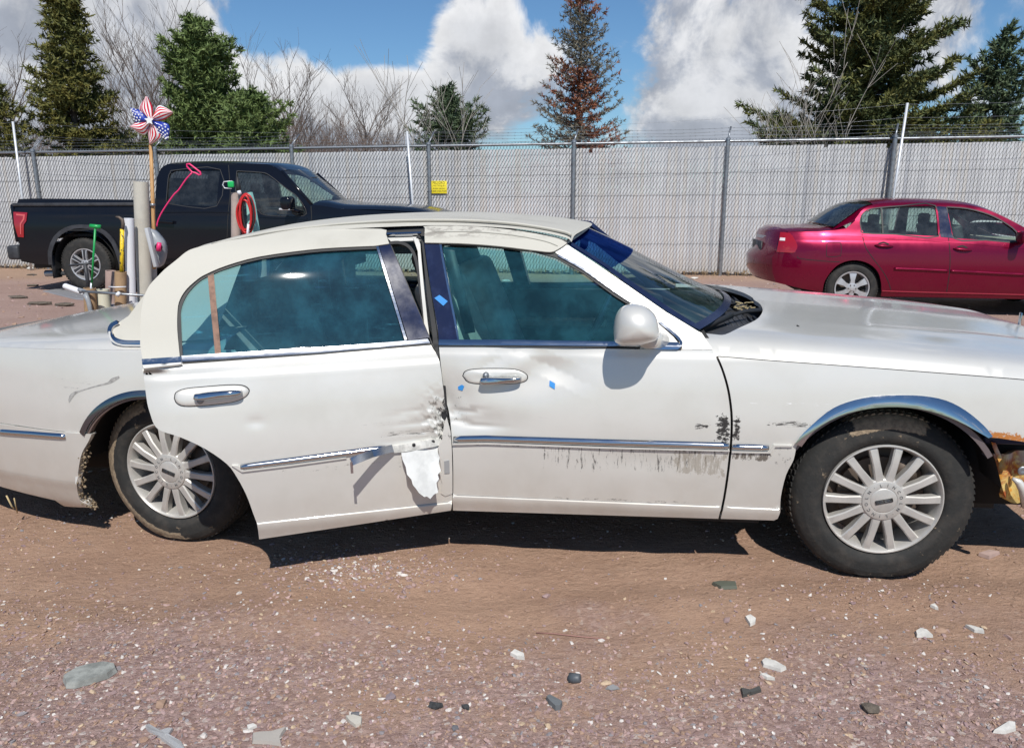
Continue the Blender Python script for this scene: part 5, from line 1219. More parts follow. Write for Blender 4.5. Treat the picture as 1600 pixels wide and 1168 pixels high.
def tyre_mud(a0, a1, r0, amt):
    def fn(n, b):
        v = coords(n); s = n.sep(v)
        f = n.noise(v, 14, 6, .65); c = n.mix(n.ramp(f, .42, .72), (.026, .026, .025), (.048, .043, .038))
        an = n.m('ARCTAN2', s[1], s[0]); w = n.m('MULTIPLY', n.ramp(an, a0 - .15, a0 + .15), n.ramp(an, a1 - .15, a1 + .15, 1, 0))
        if a0 > a1: w = n.m('MAXIMUM', n.ramp(an, a0 - .15, a0 + .15), n.ramp(an, a1 - .15, a1 + .15, 1, 0))
        rr = n.vm('LENGTH', n.comb(s[0], s[1], 0.0)); w = n.m('MULTIPLY', w, n.ramp(rr, r0 - .006, r0 + .012))
        k = n.ramp(n.m('ADD', n.noise(v, 22, 6, .7), n.m('MULTIPLY', w, amt)), .62, .70); c = n.mix(k, c, n.mix(n.ramp(n.noise(v, 60, 4, .6), .35, .65), (.30, .23, .155), (.19, .145, .10)))
        n.set(b.inputs['Base Color'], c); bump(n, b, n.m('ADD', n.noise(v, 70, 3, .6), n.m('MULTIPLY', k, .8)), .4, .005)
    return fn
sedan_wheel(2.985, .325, .895, (R(1.5), 0, R(14)), mat('tyre_rubber_front', (.028, .027, .026), .8, spec=.3, fn=tyre_mud(.95, 1.75, .285, .46)))
sedan_wheel(.0, .325, .885, (R(-6), 0, R(-18)), mat('tyre_rubber_muddy', (.028, .027, .026), .85, spec=.3, fn=tyre_mud(2.2, -1.2, .285, .42)))
for cx in (0, 2.985):
    m = MB(); m.lathe([(.0, -.02), (.224, -.02), (.26, .01), (.33, -.01), (.345, -.05), (.345, -.16), (.32, -.2), (.2, -.2)], Matrix.Translation((cx, .88, .34)) @ Matrix.Rotation(R(-90), 4, 'X'), 40); m.build('far_wheel', M_tyre, car)
# ================================================================== BLACK PICKUP
def locate(u, v, Y, yaw, w, z, pitch=0.0):
    """frame whose local (0,w,z) sits where the photo's pixel shows it at depth Y"""
    f = Frame((0, 0, 0), yaw, pitch); p = at(u, v, Y); return Frame(p - f.EW * w - f.EZ * z, yaw, pitch)
M_bpaint = mat('black_truck_paint', (.006, .007, .012), .12, coat=0, spec=.32, cr=.03, fn=lambda n, b: (n.set(b.inputs['Base Color'], n.mix(n.ramp(n.sep(coords(n))[2], .3, .9), (.012, .011, .012), (.005, .006, .010))), n.set(b.inputs['Roughness'], n.ramp(n.noise(coords(n), 3, 5, .6), .3, .7, .08, .18))))
M_red = mat('tail_lens_red', (.30, .003, .010), .12, coat=1)
TK = locate(133.5, 413.6, 12.07, .087, .95, .40)
WT = herm([.3, .45, .6, .95, 1.15, 1.27, 1.33, 1.40, 1.75, 1.93], [.955, .985, 1.0, 1.0, .985, .960, .945, .93, .82, .76])
St = lambda x, z: WT(z) - .05 * np.clip((np.asarray(x, float) - 3.6), 0, 2) ** 2 - .03 * np.clip(-.95 - np.asarray(x, float), 0, 1)
tk = empty('pickup_truck', mw=TK.M, label='black four door pickup truck parked along the fence', cat='truck')
def PT(name, pts, m_, parent=tk, surf=St, **k):
    k.setdefault('h', .06); k.setdefault('t', .03); return panel(name, [TK.side(u, v, surf) for u, v in pts], surf, m_, parent, **k)
archT = [(82, 413.6), (81, 393.6), (89, 373.6), (104.6, 361), (124.6, 356.5), (151, 360), (169, 373.6), (178, 389), (184.7, 409), (186, 420)]
bed = [(29, 311), (55.6, 310), (207, 312), (243, 314)] + [(243, 436), (188, 432)] + crv(archT, 2)[::-1] + [(55.6, 412.5), (33, 408), (30, 381), (22, 345), (21, 331)]
PT('bed_side', bed, M_bpaint, h=.05)
PT('wheel_flare', off2(crv(archT, 2), 0) + off2(crv(archT, 2), -5.5)[::-1] if False else [(u, v) for u, v in crv(archT, 2)] + [(133 + (u - 133) * 1.12, 415 + (v - 415) * 1.10) for u, v in crv(archT, 2)[::-1]], M_trim, surf=lambda x, z: St(x, z) + .03, h=.04)
PT('tail_light', [(21, 331), (42.5, 332), (41, 345), (37, 351), (37, 371), (28, 370), (22, 350)], M_red, surf=lambda x, z: St(x, z) + .012, h=.03)
PT('light_guide', [(25, 334), (39, 335), (38, 343), (33, 350), (33, 366), (31.5, 366), (31, 349), (35.5, 342), (36, 337.5), (25, 336.5)], mat('pale_lens', (.55, .10, .10), .2), surf=lambda x, z: St(x, z) + .018, t=.005, h=.03)
cabo = [(243, 436)] + [(243, 303), (245, 277), (252.6, 262), (262, 256.5), (275, 255), (335, 254), (405, 256), (425, 258.5), (440, 268), (486, 320), (500, 321), (530, 326), (655, 332), (692, 338)]
e2 = TK.side(692, 338, St); xq = [(e2[0], .55), (3.98, .55)] + arc(3.69, .42, .45, 25, 160, 16)[0:0]
cp_ = [TK.side(u, v, St) for u, v in cabo[1:]]
cab_poly = [(cp_[0][0], .42)] + cp_ + [(cp_[-1][0] + .02, .60)] + [(p[0], p[1]) for p in arc(3.30, .42, .47, 22, 180, 16)] + [(2.78, .42)]
wr = [(259.8, 314.6), (262.7, 279.7), (266, 270), (274.4, 265.7), (344, 265), (338.5, 322), (274.4, 320)]
wf = [(370, 267), (407.5, 269.4), (421, 274), (448, 295), (466, 309), (479, 334), (455, 338), (414, 336), (404, 329), (392, 324), (369, 322)]
WR, WF = [TK.side(u, v, St) for u, v in wr], [TK.side(u, v, St) for u, v in wf]
panel('cab_side', cab_poly, St, M_bpaint, tk, h=.05, t=.05, holes=(WR, WF))
panel('rear_door_glass', WR, St, G_dark, tk, h=.08, t=0, off=-.02); panel('front_door_glass', WF, St, G_car, tk, h=.08, t=0, off=-.02)
def lineT(name, pts, m_, w=.8, surf=St, o=.002, fr=TK, parent=tk): return panel(name, [fr.side(u, v, surf) for u, v in band(crv(pts, 3), -w, w)], surf, m_, parent, h=.05, t=.004, off=o)
lineT('window_frame', wr + [wr[0]], M_black, .6); lineT('window_frame', wf + [wf[0]], M_black, .6)
for pts in ([(357, 258), (360, 300), (357, 330), (352, 430)], [(243.5, 305), (243, 435)], [(486, 322), (487, 360), (480, 430)]): lineT('door_seam', pts, M_dark, .6)
lineT('body_crease', [(247, 331), (350, 331), (400, 338), (480, 342)], M_bpaint, 1.0, o=.012)
for x0 in ((247, 343, 273, 350), (372, 348, 398, 355)):
    p, q = TK.side(x0[0], x0[1], St), TK.side(x0[2], x0[3], St); m = MB(); m.bar((p[0], -1.04, p[1] - .02), (q[0], -1.04, p[1] - .04), .03, .05); bev(m.build('door_handle', M_bpaint, tk), .01)
m = MB(); a = TK.w(449, 318, 1.22); m.box((a[0], -1.2, a[2]), (.16, .25, .20)); bev(m.build('side_mirror', M_bpaint, tk), .05, 4)
m = MB(); m.box((a[0] - .02, -1.2, a[2] - .08), (.165, .22, .03)); bev(m.build('mirror_band', M_alum, tk), .01)
m = MB(); m.bar((a[0] + .03, -1.12, a[2] - .09), (a[0] + .12, -.95, a[2] - .14), .05, .05); m.build('mirror_arm', M_bpaint, tk)
m = MB(); m.box((a[0], 1.2, a[2]), (.16, .25, .20)); bev(m.build('far_side_mirror', M_bpaint, tk), .05, 4)
# far side and the surfaces between
farb = [(-1.1, .5), (4.1, .5), (4.1, 1.0)] + [(x, z) for x, z in reversed([p for p in cp_ if p[1] > 1.0])] + [(cp_[0][0], 1.33), (-1.1, 1.33)]
panel('far_side', farb, St, M_bpaint, tk, h=.12, t=.05, holes=(WR, WF), mir=True); panel('far_glass', WR, St, G_dark, tk, h=.2, t=0, mir=True); panel('far_glass', WF, St, G_car, tk, h=.2, t=0, mir=True)
def edge3(fr, pts, surf, dw=0.0): return [(x, float(surf(x, z)) - dw, z) for x, z in [fr.side(u, v, surf) for u, v in pts]]
rt = edge3(TK, [(248, 270), (252.6, 262), (262, 256.8), (275, 255.2), (335, 254.2), (405, 256.2), (425, 258.7), (440, 268)], St)
pT = herm([0, .6, .9, 1], [.045, .035, .015, 0]); bridge('roof', crv(rt, 3), lambda s: float(pT(s)), M_bpaint, tk, n=20)
wsT = edge3(TK, [(440, 268), (463, 294), (486, 320)], St); bridge('windscreen', crv(wsT, 4), lambda s: .05 * (1 - s * s), G_car, tk, n=16, xb=np.linspace(.05, .22, 9))
m = MB(); k = 12
for s in (1, -1): m.tube([(x, -s * (w - .02), z + .005) for x, w, z in wsT], .028, 8)
m.build('a_pillar', M_bpaint, tk)
hd = edge3(TK, [(486, 320), (500, 321.5), (530, 326), (600, 328), (655, 332), (692, 338)], St); pH = herm([0, .5, .8, .9, 1], [.075, .07, .055, .03, 0])
bridge('hood', crv(hd, 3), [(lambda s, k=k: float(pH(s)) * k) for k in [1] * 11 + [.95, .85, .7, .5, .25]], M_bpaint, tk, n=20, xb=[.16 * (1 - i / 15) for i in range(16)])
bk = edge3(TK, [(245, 277), (243, 303), (243, 318)], St); bridge('cab_back', bk, lambda s: 0, M_bpaint, tk, n=6)
m = MB()
for s in (1, -1):
    m.bar((-1.05, -s * .93, 1.315), (1.05, -s * .93, 1.325), .10, .05)
bev(m.build('bed_rail', M_trim, tk), .01)
m = MB(); m.box((0, 0, .85), (2.1, 1.7, .05)); m.box((1.05, 0, 1.05), (.05, 1.8, .5)); m.build('bed_floor', M_dark, tk)
m = MB(); m.box((-1.11, 0, 1.03), (.06, 1.84, .58)); bev(m.build('tailgate', M_bpaint, tk), .02)
m = MB(); m.box((-1.17, 0, .58), (.20, 1.94, .22)); bev(m.build('rear_bumper', M_trim, tk), .04, 3)
m = MB(); m.box((1.5, 0, .42), (5.0, 1.5, .18)); m.build('chassis', M_under, tk)
m = MB(); p = TK.w(72, 427, .80); m.tube([(p[0], -.80, p[2]), (p[0] + .25, -.8, p[2] + .01)], .052, 14, cap=False); m.tube([(p[0] + .25, -.8, p[2]), (p[0] + .9, -.7, p[2] + .05)], .035, 10); m.build('exhaust_pipe', M_steel, tk)
m = MB(); p = TK.w(90, 440, .92); m.box((p[0], -.9, .36), (.015, .20, .34)); m.build('mud_flap', M_black, tk)
m = MB()
for cx in (0, 3.69):
    m = MB(); V = [];
    for i in range(15):
        a = R(-10 + 200 * i / 14)
        for w in (.95, .55): V.append((cx + .50 * math.cos(a), -w, .42 + .50 * math.sin(a)))
    m.add(V, [(2*i, 2*i+1, 2*i+3, 2*i+2) for i in range(14)]); m.box((cx, -.55, .5), (1, .01, .8)); m.build('wheel_liner', M_dark, tk)
m = MB()
for x in (1.55, 2.35):
    for w in (.42, -.42): m.box((x, -w, 1.18), (.14, .5, .62), Matrix.Rotation(R(-12), 3, 'Y')); m.box((x - .10, -w, 1.56), (.10, .26, .17))
bev(m.build('seats', M_trim, tk), .04, 3)
m = MB(); m.box((3.0, 0, 1.20), (.3, 1.6, .14)); m.box((2.2, 0, .6), (2.6, 1.7, .06)); bev(m.build('dashboard', M_trim, tk), .03)
m = MB(); Mw = Matrix.Translation((2.78, .38, 1.26)) @ Matrix.Rotation(R(-62), 4, 'Y'); m.tube([Mw @ Vector((.19 * math.cos(a), .19 * math.sin(a), 0)) for a in np.linspace(0, 6.283, 25)[:-1]], .016, 8, closed=True); m.bar(Mw @ Vector((-.18, 0, 0)), Mw @ Vector((.18, 0, 0)), .05, .02); m.build('steering_wheel', M_black, tk)
m = MB(); p = TK.w(492, 281, 0); m.box((p[0] - .02, 0, p[2]), (.03, .26, .08)); m.build('rear_view_mirror', M_black, tk)
def simple_wheel(parent, cx, cz, w, rt_, rr_, wd, n, style, m_sp, dark=None, rot0=0):
    root = bpy.data.objects.new('wheel', None); COL.objects.link(root); root.parent = parent
    root.matrix_local = Matrix.Translation((cx, -w, cz)) @ Matrix.Rotation(R(90), 4, 'X') @ Matrix.Rotation(rot0, 4, 'Z'); I = Matrix()
    m = MB(); m.lathe([(rr_, -.02), (rr_ + .015, .004), ((rt_ + rr_) / 2, .012), (rt_ - .03, .004), (rt_ - .006, -.02), (rt_, -.05), (rt_, -wd + .04), (rt_ - .03, -wd), (rr_, -wd)], I, 56)
    for k in range(60):
        a = 2 * math.pi * k / 60; c = Vector(((rt_ - .002) * math.cos(a), (rt_ - .002) * math.sin(a), -.035)); m.box(c, (.012, .022, .035), Matrix.Rotation(a, 3, 'Z'))
    sharp(m.build('tyre', MATS['tyre_rubber'], root), 40)
    m = MB(); m.lathe([(rr_ + .004, -.006), (rr_, .005), (rr_ - .014, .002), (rr_ - .02, -.02), (rr_ - .03, -.09), (rr_ - .03, -wd)], I, 48); sharp(m.build('rim', m_sp, root), 45)
    m = MB(); m.lathe([(rr_ - .03, -.10), (0, -.10)], I, 24); m.build('brake_disc', M_brake, root)
    m0 = None
    for k in range(n):
        a = 2 * math.pi * k / n
        if m0 is None:
            m = MB(); r0, r1 = .05, rr_ - .012
            if style == 'star': prof = [(r0, .030, .004), (r0 + .05, .024, .006), (r1 - .03, .040, -.004), (r1, .052, -.008)]
            else: prof = [(r0, .034, .0), (r0 + .06, .030, .004), (r1 - .04, .036, .0), (r1, .046, -.006)]
            V = []
            for (r, hw2, z) in prof: V += [(r, hw2, z), (r, -hw2, z), (r, -hw2, z - .04), (r, hw2, z - .04)]
            m.add(V, [(4*i+j, 4*i+(j+1) % 4, 4*i+4+(j+1) % 4, 4*i+4+j) for i in range(3) for j in range(4)]); m0 = sharp(m.build('spoke', m_sp, root), 30)
            if dark:
                m = MB(); m.add([(r, s * h * .55, z + .002) for (r, h, z) in prof for s in (1, -1)], [(2*i, 2*i+1, 2*i+3, 2*i+2) for i in range(3)]); ms0 = m.build('spoke_inlay', dark, root)
            o = m0
        else:
            o = m0.copy(); COL.objects.link(o); o.parent = root
            if dark: o2 = ms0.copy(); COL.objects.link(o2); o2.parent = root; o2.rotation_euler = (0, 0, a)
        o.rotation_euler = (0, 0, a)
    m = MB(); m.lathe([(.07, -.02), (.068, .006), (.05, .010), (.03, .012), (.028, .018), (0, .02)], I, 28); sharp(m.build('hub_cap', m_sp, root), 40)
    m = MB()
    for k in range(n):
        a = 2 * math.pi * (k + .5) / n; m.lathe([(0, .014), (.007, .014), (.009, .0)], Matrix.Translation((.046 * math.cos(a), .046 * math.sin(a), .004)), 8)
    tag(m.build('lug_nuts', M_brake, root), kind='stuff')
    return root
for cx in (0, 3.30): simple_wheel(tk, cx, .405, .95, .405, .245, .26, 6, 'block', M_alloy2, M_trim, .5)
for cx in (0, 3.30): m = MB(); m.lathe([(0, 0), (.40, 0), (.405, -.24), (0, -.25)], Matrix.Translation((cx, .95, .405)) @ Matrix.Rotation(R(-90), 4, 'X'), 32); m.build('far_wheel', M_tyre, tk)

# ================================================================== RED SEDAN
RS = locate(1331, 451, 9.85, .12, .84, .32)
WR_ = herm([.15, .22, .35, .6, .78, .90, .95, 1.0, 1.2, 1.36, 1.42], [.80, .835, .868, .885, .876, .845, .815, .785, .70, .61, .52])
TR = herm([-1.12, -1.06, -.98, -.85, -.6, -.3, 3.1, 3.6, 3.75], [-.42, -.26, -.16, -.075, -.02, 0, 0, -.12, -.30])
Sr = lambda x, z: WR_(z) + TR(x)
def rpaint(n, b):
    v = coords(n); s = n.sep(v); d = n.m('MULTIPLY', n.ramp(s[2], .18, .6, .5, 0), n.ramp(n.noise(v, 6, 5, .6), .3, .7, .4, 1))
    n.set(b.inputs['Base Color'], n.mix(d, (.175, .001, .026), (.16, .022, .026))); n.set(b.inputs['Roughness'], n.ramp(n.noise(v, 3, 4, .6), .3, .7, .22, .36))
M_rp = mat('metallic_crimson', (.30, .004, .045),   .30, metal=.5, coat=.5, cr=.03, spec=.2, fn=rpaint)
rsd = empty('red_sedan', mw=RS.M, label='crimson four door sedan parked along the fence at the right', cat='car')
def PR_(name, pts, m_, surf=Sr, **k):
    k.setdefault('h', .05); k.setdefault('t', .03); return panel(name, [RS.side(u, v, surf) for u, v in pts], surf, m_, rsd, **k)
archR = [(1285, 456), (1289, 438.5), (1303, 419), (1319.5, 409), (1338.7, 406.5), (1358, 412), (1371.7, 424.8), (1377, 444), (1376.5, 463)]
rr0 = RS.side
gh = crv([(1336, 343), (1350, 326), (1372, 318.5), (1400, 316.5), (1462, 317), (1517, 321), (1556, 333), (1600, 355)], 3)
g3 = [rr0(u, v, Sr) for u, v in gh]
low = [rr0(1231.5, 362, Sr), rr0(1213, 393, Sr), rr0(1206, 402, Sr), rr0(1207, 425, Sr), rr0(1212, 441, Sr), rr0(1259, 452, Sr), rr0(1283, 456.5, Sr)] + [rr0(u, v, Sr) for u, v in crv(archR, 3)]
bx = low[-1]
body = low + [(2.36, .22)] + arc(2.70, .32, .345, 180, 5, 16) + [(3.5, .25), (3.72, .45), (3.70, .62), (3.3, .78), (2.55, .90)] + [(2.35, .945), (2.05, 1.07)] + g3[::-1] + [rr0(1336, 345, Sr), rr0(1322, 357, Sr), rr0(1300, 360, Sr), rr0(1281, 361.5, Sr)]
w1r = [(1344, 348), (1345, 340), (1350, 332), (1363.5, 326), (1407.5, 321.8), (1461, 321.2), (1466.6, 369), (1400, 366), (1350, 364), (1346, 358)]
w2r = [(1479, 323.4), (1512, 326), (1545, 335), (1567, 346), (1587.6, 361.5), (1590, 378), (1540, 375), (1490, 372)]
W1, W2 = [rr0(u, v, Sr) for u, v in w1r], [rr0(u, v, Sr) for u, v in w2r]
panel('body_side', body, Sr, M_rp, rsd, h=.035, t=.03, holes=(W1, W2))
panel('body_side', body, Sr, M_rp, rsd, h=.07, t=.03, holes=(W1, W2), mir=True)
for W_, nm in ((W1, 'rear_window'), (W2, 'front_window')): panel(nm, W_, Sr, G_car, rsd, h=.07, t=0, off=-.015); panel('far_window', W_, Sr, G_car, rsd, h=.1, t=0, off=-.015, mir=True)
def lineR(name, pts, m_, w=.7, o=.002): return panel(name, [rr0(u, v, Sr) for u, v in band(crv(pts, 3), -w, w)], Sr, m_, rsd, h=.04, t=.004, off=o)
lineR('window_rubber', w1r + [w1r[0]], M_black, .9); lineR('window_rubber', w2r + [w2r[0]], M_black, .9)
PR_('pillar_cover', [(1464, 322), (1478, 323), (1489, 372), (1470, 370)], M_gloss, surf=lambda x, z: Sr(x, z) + .004, t=.01)
PR_('window_divider', [(1375.5, 324), (1378, 324), (1381, 365.5), (1378.5, 365.5)], M_black, surf=lambda x, z: Sr(x, z) + .002, t=.01)
for pts in ([(1347, 366), (1352.5, 386), (1363.5, 402.8), (1380, 424.8), (1388, 440), (1392, 453)], [(1482, 372), (1484.5, 400), (1483, 430), (1479, 456)]): lineR('door_seam', pts, M_dark, .55)
lineR('bumper_seam', [(1246, 400), (1250, 404), (1290, 408), (1312, 409)], M_dark, .5); lineR('sill_crease', [(1378, 454), (1440, 456), (1600, 460)], mat('crimson_edge', (.42, .03, .06), .3, coat=1), .7, .008)
lineR('shoulder_crease', [(1246, 365), (1290, 366), (1347, 369), (1482, 378), (1600, 388)], M_rp, 1.2, .003)
rstrip('side_moulding', [(1397, 419.5), (1440, 421), (1481, 423)], .02, M_rp, rsd, Sr, RS, .03, .022); rstrip('side_moulding', [(1485, 423.2), (1540, 426), (1600, 429)], .02, M_rp, rsd, Sr, RS, .03, .022)
for q in ([(1366, 382.5), (1372, 381), (1390, 382.5), (1396, 385), (1388, 386.5), (1372, 385.5)], [(1489, 388), (1495, 386), (1513, 388), (1519, 391), (1510, 392.5), (1495, 391)]):
    cc = (sum(a for a, _ in q) / 6, sum(b for _, b in q) / 6)
    P_ = [(rr0(u, v, Sr)[0], -float(Sr(*rr0(u, v, Sr))) - .01, rr0(u, v, Sr)[1]) for u, v in crv(q + [q[0]], 2)[:-1]]; pillow('door_handle', P_, .03, M_rp, rsd, n=4, back=.01)
    lineR('handle_recess', [(cc[0] - 8, cc[1] - 3), (cc[0], cc[1] - 5.2), (cc[0] + 8, cc[1] - 2)], M_dark, 1.2, .002)
lineR('fuel_door', [(1292, 381), (1295, 379), (1311, 379), (1314, 382), (1314, 397), (1311, 400), (1295, 401), (1291.5, 398), (1292, 381)], M_dark, .45)
PR_('tail_light', crv([(1219, 362.5), (1234, 364), (1241, 373), (1246, 384), (1243, 392), (1239, 395), (1213, 393.5)], 2), M_red, surf=lambda x, z: Sr(x, z) + .008, h=.03)
PR_('reverse_lens', [(1219, 371), (1227, 371.5), (1226.5, 376), (1218, 375.5)], mat('clear_lens', (.7, .62, .62), .15, coat=1), surf=lambda x, z: Sr(x, z) + .014, t=.004, h=.03)
# rear face wrapping round
def rearcurve(pts): return [(x, float(Sr(x, z)), z) for x, z in pts]
zz = [rr0(1231.5, 362, Sr), rr0(1219, 364, Sr), rr0(1214, 393, Sr), rr0(1207, 403, Sr), rr0(1207, 425, Sr), rr0(1212, 441, Sr)]
rc2 = [(x, float(Sr(x, z)), z) for x, z in zz]
tz0 = herm([0, .7, .9, 1], [.045, .04, .022, 0]); bridge('rear_face', rc2, [(lambda s: float(tz0(s)))] + [(lambda s: 0.0)] * 5, M_rp, rsd, n=20, xb=[-.10, -.13, -.13, -.19, -.19, -.14])
x0, w0, z0 = rc2[1]
m = MB(); V = []
for i in range(17):
    s = 1 - i / 8; V += [(x0 - .137 * (1 - s * s) - .012, -w0 * .9 * s, z0 - .05), (x0 - .137 * (1 - s * s) - .012, -w0 * .9 * s, z0 - .09)]
m.add(V, [(2*i, 2*i+1, 2*i+3, 2*i+2) for i in range(16)]); m.build('chrome_trunk_strip', M_alum, rsd)
m = MB(); m.box((x0 - .15, 0, z0 - .22), (.02, .6, .18)); m.build('plate_recess', M_trim, rsd)
tr = rearcurve([rr0(1231.5, 362, Sr), rr0(1255, 361, Sr), rr0(1281, 361.5, Sr), rr0(1300, 360, Sr), rr0(1322, 357, Sr)])
tz = herm([0, .7, .9, 1], [.045, .04, .022, 0]); bridge('trunk_lid', crv(tr, 3), lambda s: float(tz(s)), M_rp, rsd, n=20, xb=[-.10 * (1 - i / 12) for i in range(13)])
a_ = rr0(1300, 360, Sr); b_ = rr0(1350, 327, Sr); c_ = rr0(1372, 318.5, Sr)
rg = [(a_[0] + .03, float(Sr(*a_)) - .03, a_[1] + .05), (b_[0] - .03, float(Sr(*b_)) - .04, b_[1] + .02), (c_[0], float(Sr(*c_)) - .02, c_[1] + .01)]
bridge('rear_windscreen', crv(rg, 4), lambda s: .03 * (1 - s * s), G_dark, rsd, n=16, xb=[-.10] * 9)
cpm = [(rr0(1336, 345, Sr)), rr0(1350, 327, Sr), rr0(1372, 318.5, Sr)]
V = []
for s in (1, -1):
    m = MB(); o1 = [(a_[0], float(Sr(*a_)), a_[1]), (cpm[0][0], float(Sr(*cpm[0])), cpm[0][1]), (cpm[1][0], float(Sr(*cpm[1])), cpm[1][1]), (cpm[2][0], float(Sr(*cpm[2])), cpm[2][1])]; o2 = [(a_[0] + .06, float(Sr(*a_)) - .12, a_[1] + .05), (b_[0] - .12, float(Sr(*b_)) - .06, b_[1] - .05), (b_[0] - .03, float(Sr(*b_)) - .06, b_[1] + .022), (c_[0], float(Sr(*c_)) - .06, c_[1] + .018)]
    m.add([(x, -s * w, z) for x, w, z in o1 + o2], [(i, i + 1, i + 5, i + 4) for i in range(3)]); m.build('c_pillar', M_rp, rsd)
rf = rearcurve(g3[5:]); rf = [p for p in rf][:20]; tz2 = herm([0, .6, .9, 1], [.055, .045, .02, 0]); bridge('roof', rf, lambda s: float(tz2(s)), M_rp, rsd, n=20)
wsr = [rf[-1], (2.05, float(Sr(2.05, 1.07)), 1.07), (2.35, float(Sr(2.35, .945)), .945)]; bridge('windscreen', wsr, lambda s: .03 * (1 - s * s), G_car, rsd, n=14, xb=[.05, .15, .22])
hdr = [(2.35, .80, .95), (2.9, .78, .87), (3.4, .72, .76), (3.66, .60, .64)]; bridge('hood', crv(hdr, 3), lambda s: .07 * (1 - s ** 4), M_rp, rsd, n=14, xb=[.22 - .008 * i for i in range(10)])
nb_ = [(3.66, .60, .64), (3.74, .58, .5), (3.72, .58, .25)]; bridge('front_fascia', nb_, lambda s: 0, M_rp, rsd, n=10, xb=[.12] * 3)
m = MB(); m.box((1.4, 0, .27), (3.4, 1.55, .12)); m.box((-.4, 0, .32), (.5, 1.2, .10)); m.build('underbody', M_under, rsd)
for cx in (0, 2.70):
    m = MB(); V = []
    for i in range(15):
        a = R(-10 + 200 * i / 14)
        for w in (.86, .5): V.append((cx + .365 * math.cos(a), -w, .33 + .365 * math.sin(a)))
    m.add(V, [(2*i, 2*i+1, 2*i+3, 2*i+2) for i in range(14)]); m.box((cx, -.5, .4), (.75, .01, .65)); m.build('wheel_liner', M_dark, rsd)
    simple_wheel(rsd, cx, .325, .84, .325, .215, .20, 6, 'star', M_alloy2, None, .52)
    m = MB(); m.lathe([(0, 0), (.32, 0), (.325, -.2), (0, -.2)], Matrix.Translation((cx, .84, .325)) @ Matrix.Rotation(R(-90), 4, 'X'), 28); m.build('far_wheel', M_tyre, rsd)
m = MB()
for x in (.45, 1.35):
    for w in (.36, -.36): m.box((x, -w, .82), (.14, .48, .60), Matrix.Rotation(R(-14), 3, 'Y')); m.box((x - .12, -w, 1.17), (.09, .25, .15))
    m.box((x + .25, 0, .5), (.5, 1.3, .15))
bev(m.build('seats', M_trim, rsd), .035, 3)
m = MB(); m.box((2.1, 0, .86), (.35, 1.4, .16)); bev(m.build('dashboard', MATS['tan_trim'], rsd), .04, 3)
m = MB(); Mw = Matrix.Translation((1.82, .34, .92)) @ Matrix.Rotation(R(-65), 4, 'Y'); m.tube([Mw @ Vector((.18 * math.cos(a), .18 * math.sin(a), 0)) for a in np.linspace(0, 6.283, 25)[:-1]], .014, 8, closed=True); m.bar(Mw @ Vector((-.17, 0, 0)), Mw @ Vector((.17, 0, 0)), .05, .02); m.build('steering_wheel', M_black, rsd)
m = MB(); a = RS.w(1596, 370, .98); m.box((a[0] + .02, -.98, a[2]), (.10, .20, .14)); bev(m.build('side_mirror', M_rp, rsd), .04, 3); m = MB(); m.bar((a[0] + .05, -.9, a[2] - .05), (a[0] + .12, -.78, a[2] - .06), .05, .04); m.build('mirror_arm', M_rp, rsd)

# ================================================================== THE TOOL RACK BEHIND THE CAR
RY = 7.0
M_pvc = mat('weathered_pvc', (.50, .47, .40), .5, fn=vary((.52, .49, .42), .08, 5)); M_white = mat('white_plastic', (.70, .71, .74), .35)
M_card = mat('brown_cardboard', (.36, .23, .125), .85, fn=vary((.38, .25, .14), .12, 14)); M_pinkc = mat('pinkish_cardboard', (.40, .29, .25), .8, fn=vary((.42, .30, .26), .1, 10)); M_cream = mat('cream_plastic', (.62, .60, .48), .5)
M_wood = mat('wooden_dowel', (.48, .27, .10), .6, fn=lambda n, b: n.set(b.inputs['Base Color'], n.mix(n.ramp(n.noise(n.mapping(coords(n), (30, 30, 2)), 3, 5, .6), .35, .65), (.52, .30, .12), (.36, .19, .07))))
M_gr = mat('bright_green_plastic', (.01, .30, .07), .4); M_gy = mat('grey_plastic_part', (.27, .29, .31), .4, fn=vary((.30, .32, .34), .12, 12)); M_pink = mat('hot_pink_wire', (.75, .03, .16), .4); M_hose = mat('red_hose', (.50, .02, .02), .4); M_teal = mat('teal_cloth', (.25, .52, .48), .8)
def pipe(u, vtop, Y, r, m_, nm, lab, cat, tilt=0.0, grp=None, wall=.006, zbase=.12, ub=None):
    a = at(u, vtop, Y); ub = u if ub is None else ub; X0 = at(ub, 470, Y)[0]; slope = (a[0] - X0) / (a[2] - at(ub, 470, Y)[2])
    b0 = (X0 - slope * (at(ub, 470, Y)[2] - zbase), Y, zbase); m = MB(); d = Vector((a[0] - b0[0], 0, a[2] - b0[2])); L = d.length; q = d.to_track_quat('Z', 'X').to_matrix().to_4x4()
    m.lathe([(r, 0), (r, L), (r - wall, L), (r - wall, L - .5), (0, L - .5)], q, 28)
    return tag(sharp(m.build(nm, m_, None, loc=b0), 50), lab, cat, grp)
pipe(220, 284, 7.0, .064, M_pvc, 'pvc_pipe', 'tallest beige plastic pipe standing in the tool rack', 'pipe', ub=227)
pipe(201.5, 341, 6.85, .040, M_white, 'white_pipe', 'white plastic pipe left of the tall beige pipe', 'pipe', ub=205)
pipe(233, 380, 7.15, .058, mat('stained_pipe', (.46, .41, .35), .6, fn=vary((.50, .46, .40), .2, 9)), 'stained_pipe', 'stained pale pipe behind the grey tape reel', 'pipe', ub=236)
pipe(188.5, 424, 6.75, .048, M_card, 'cardboard_tube', 'brown cardboard tube holding the yellow pry bar', 'tube', wall=.008, grp='tubes in the tool rack')
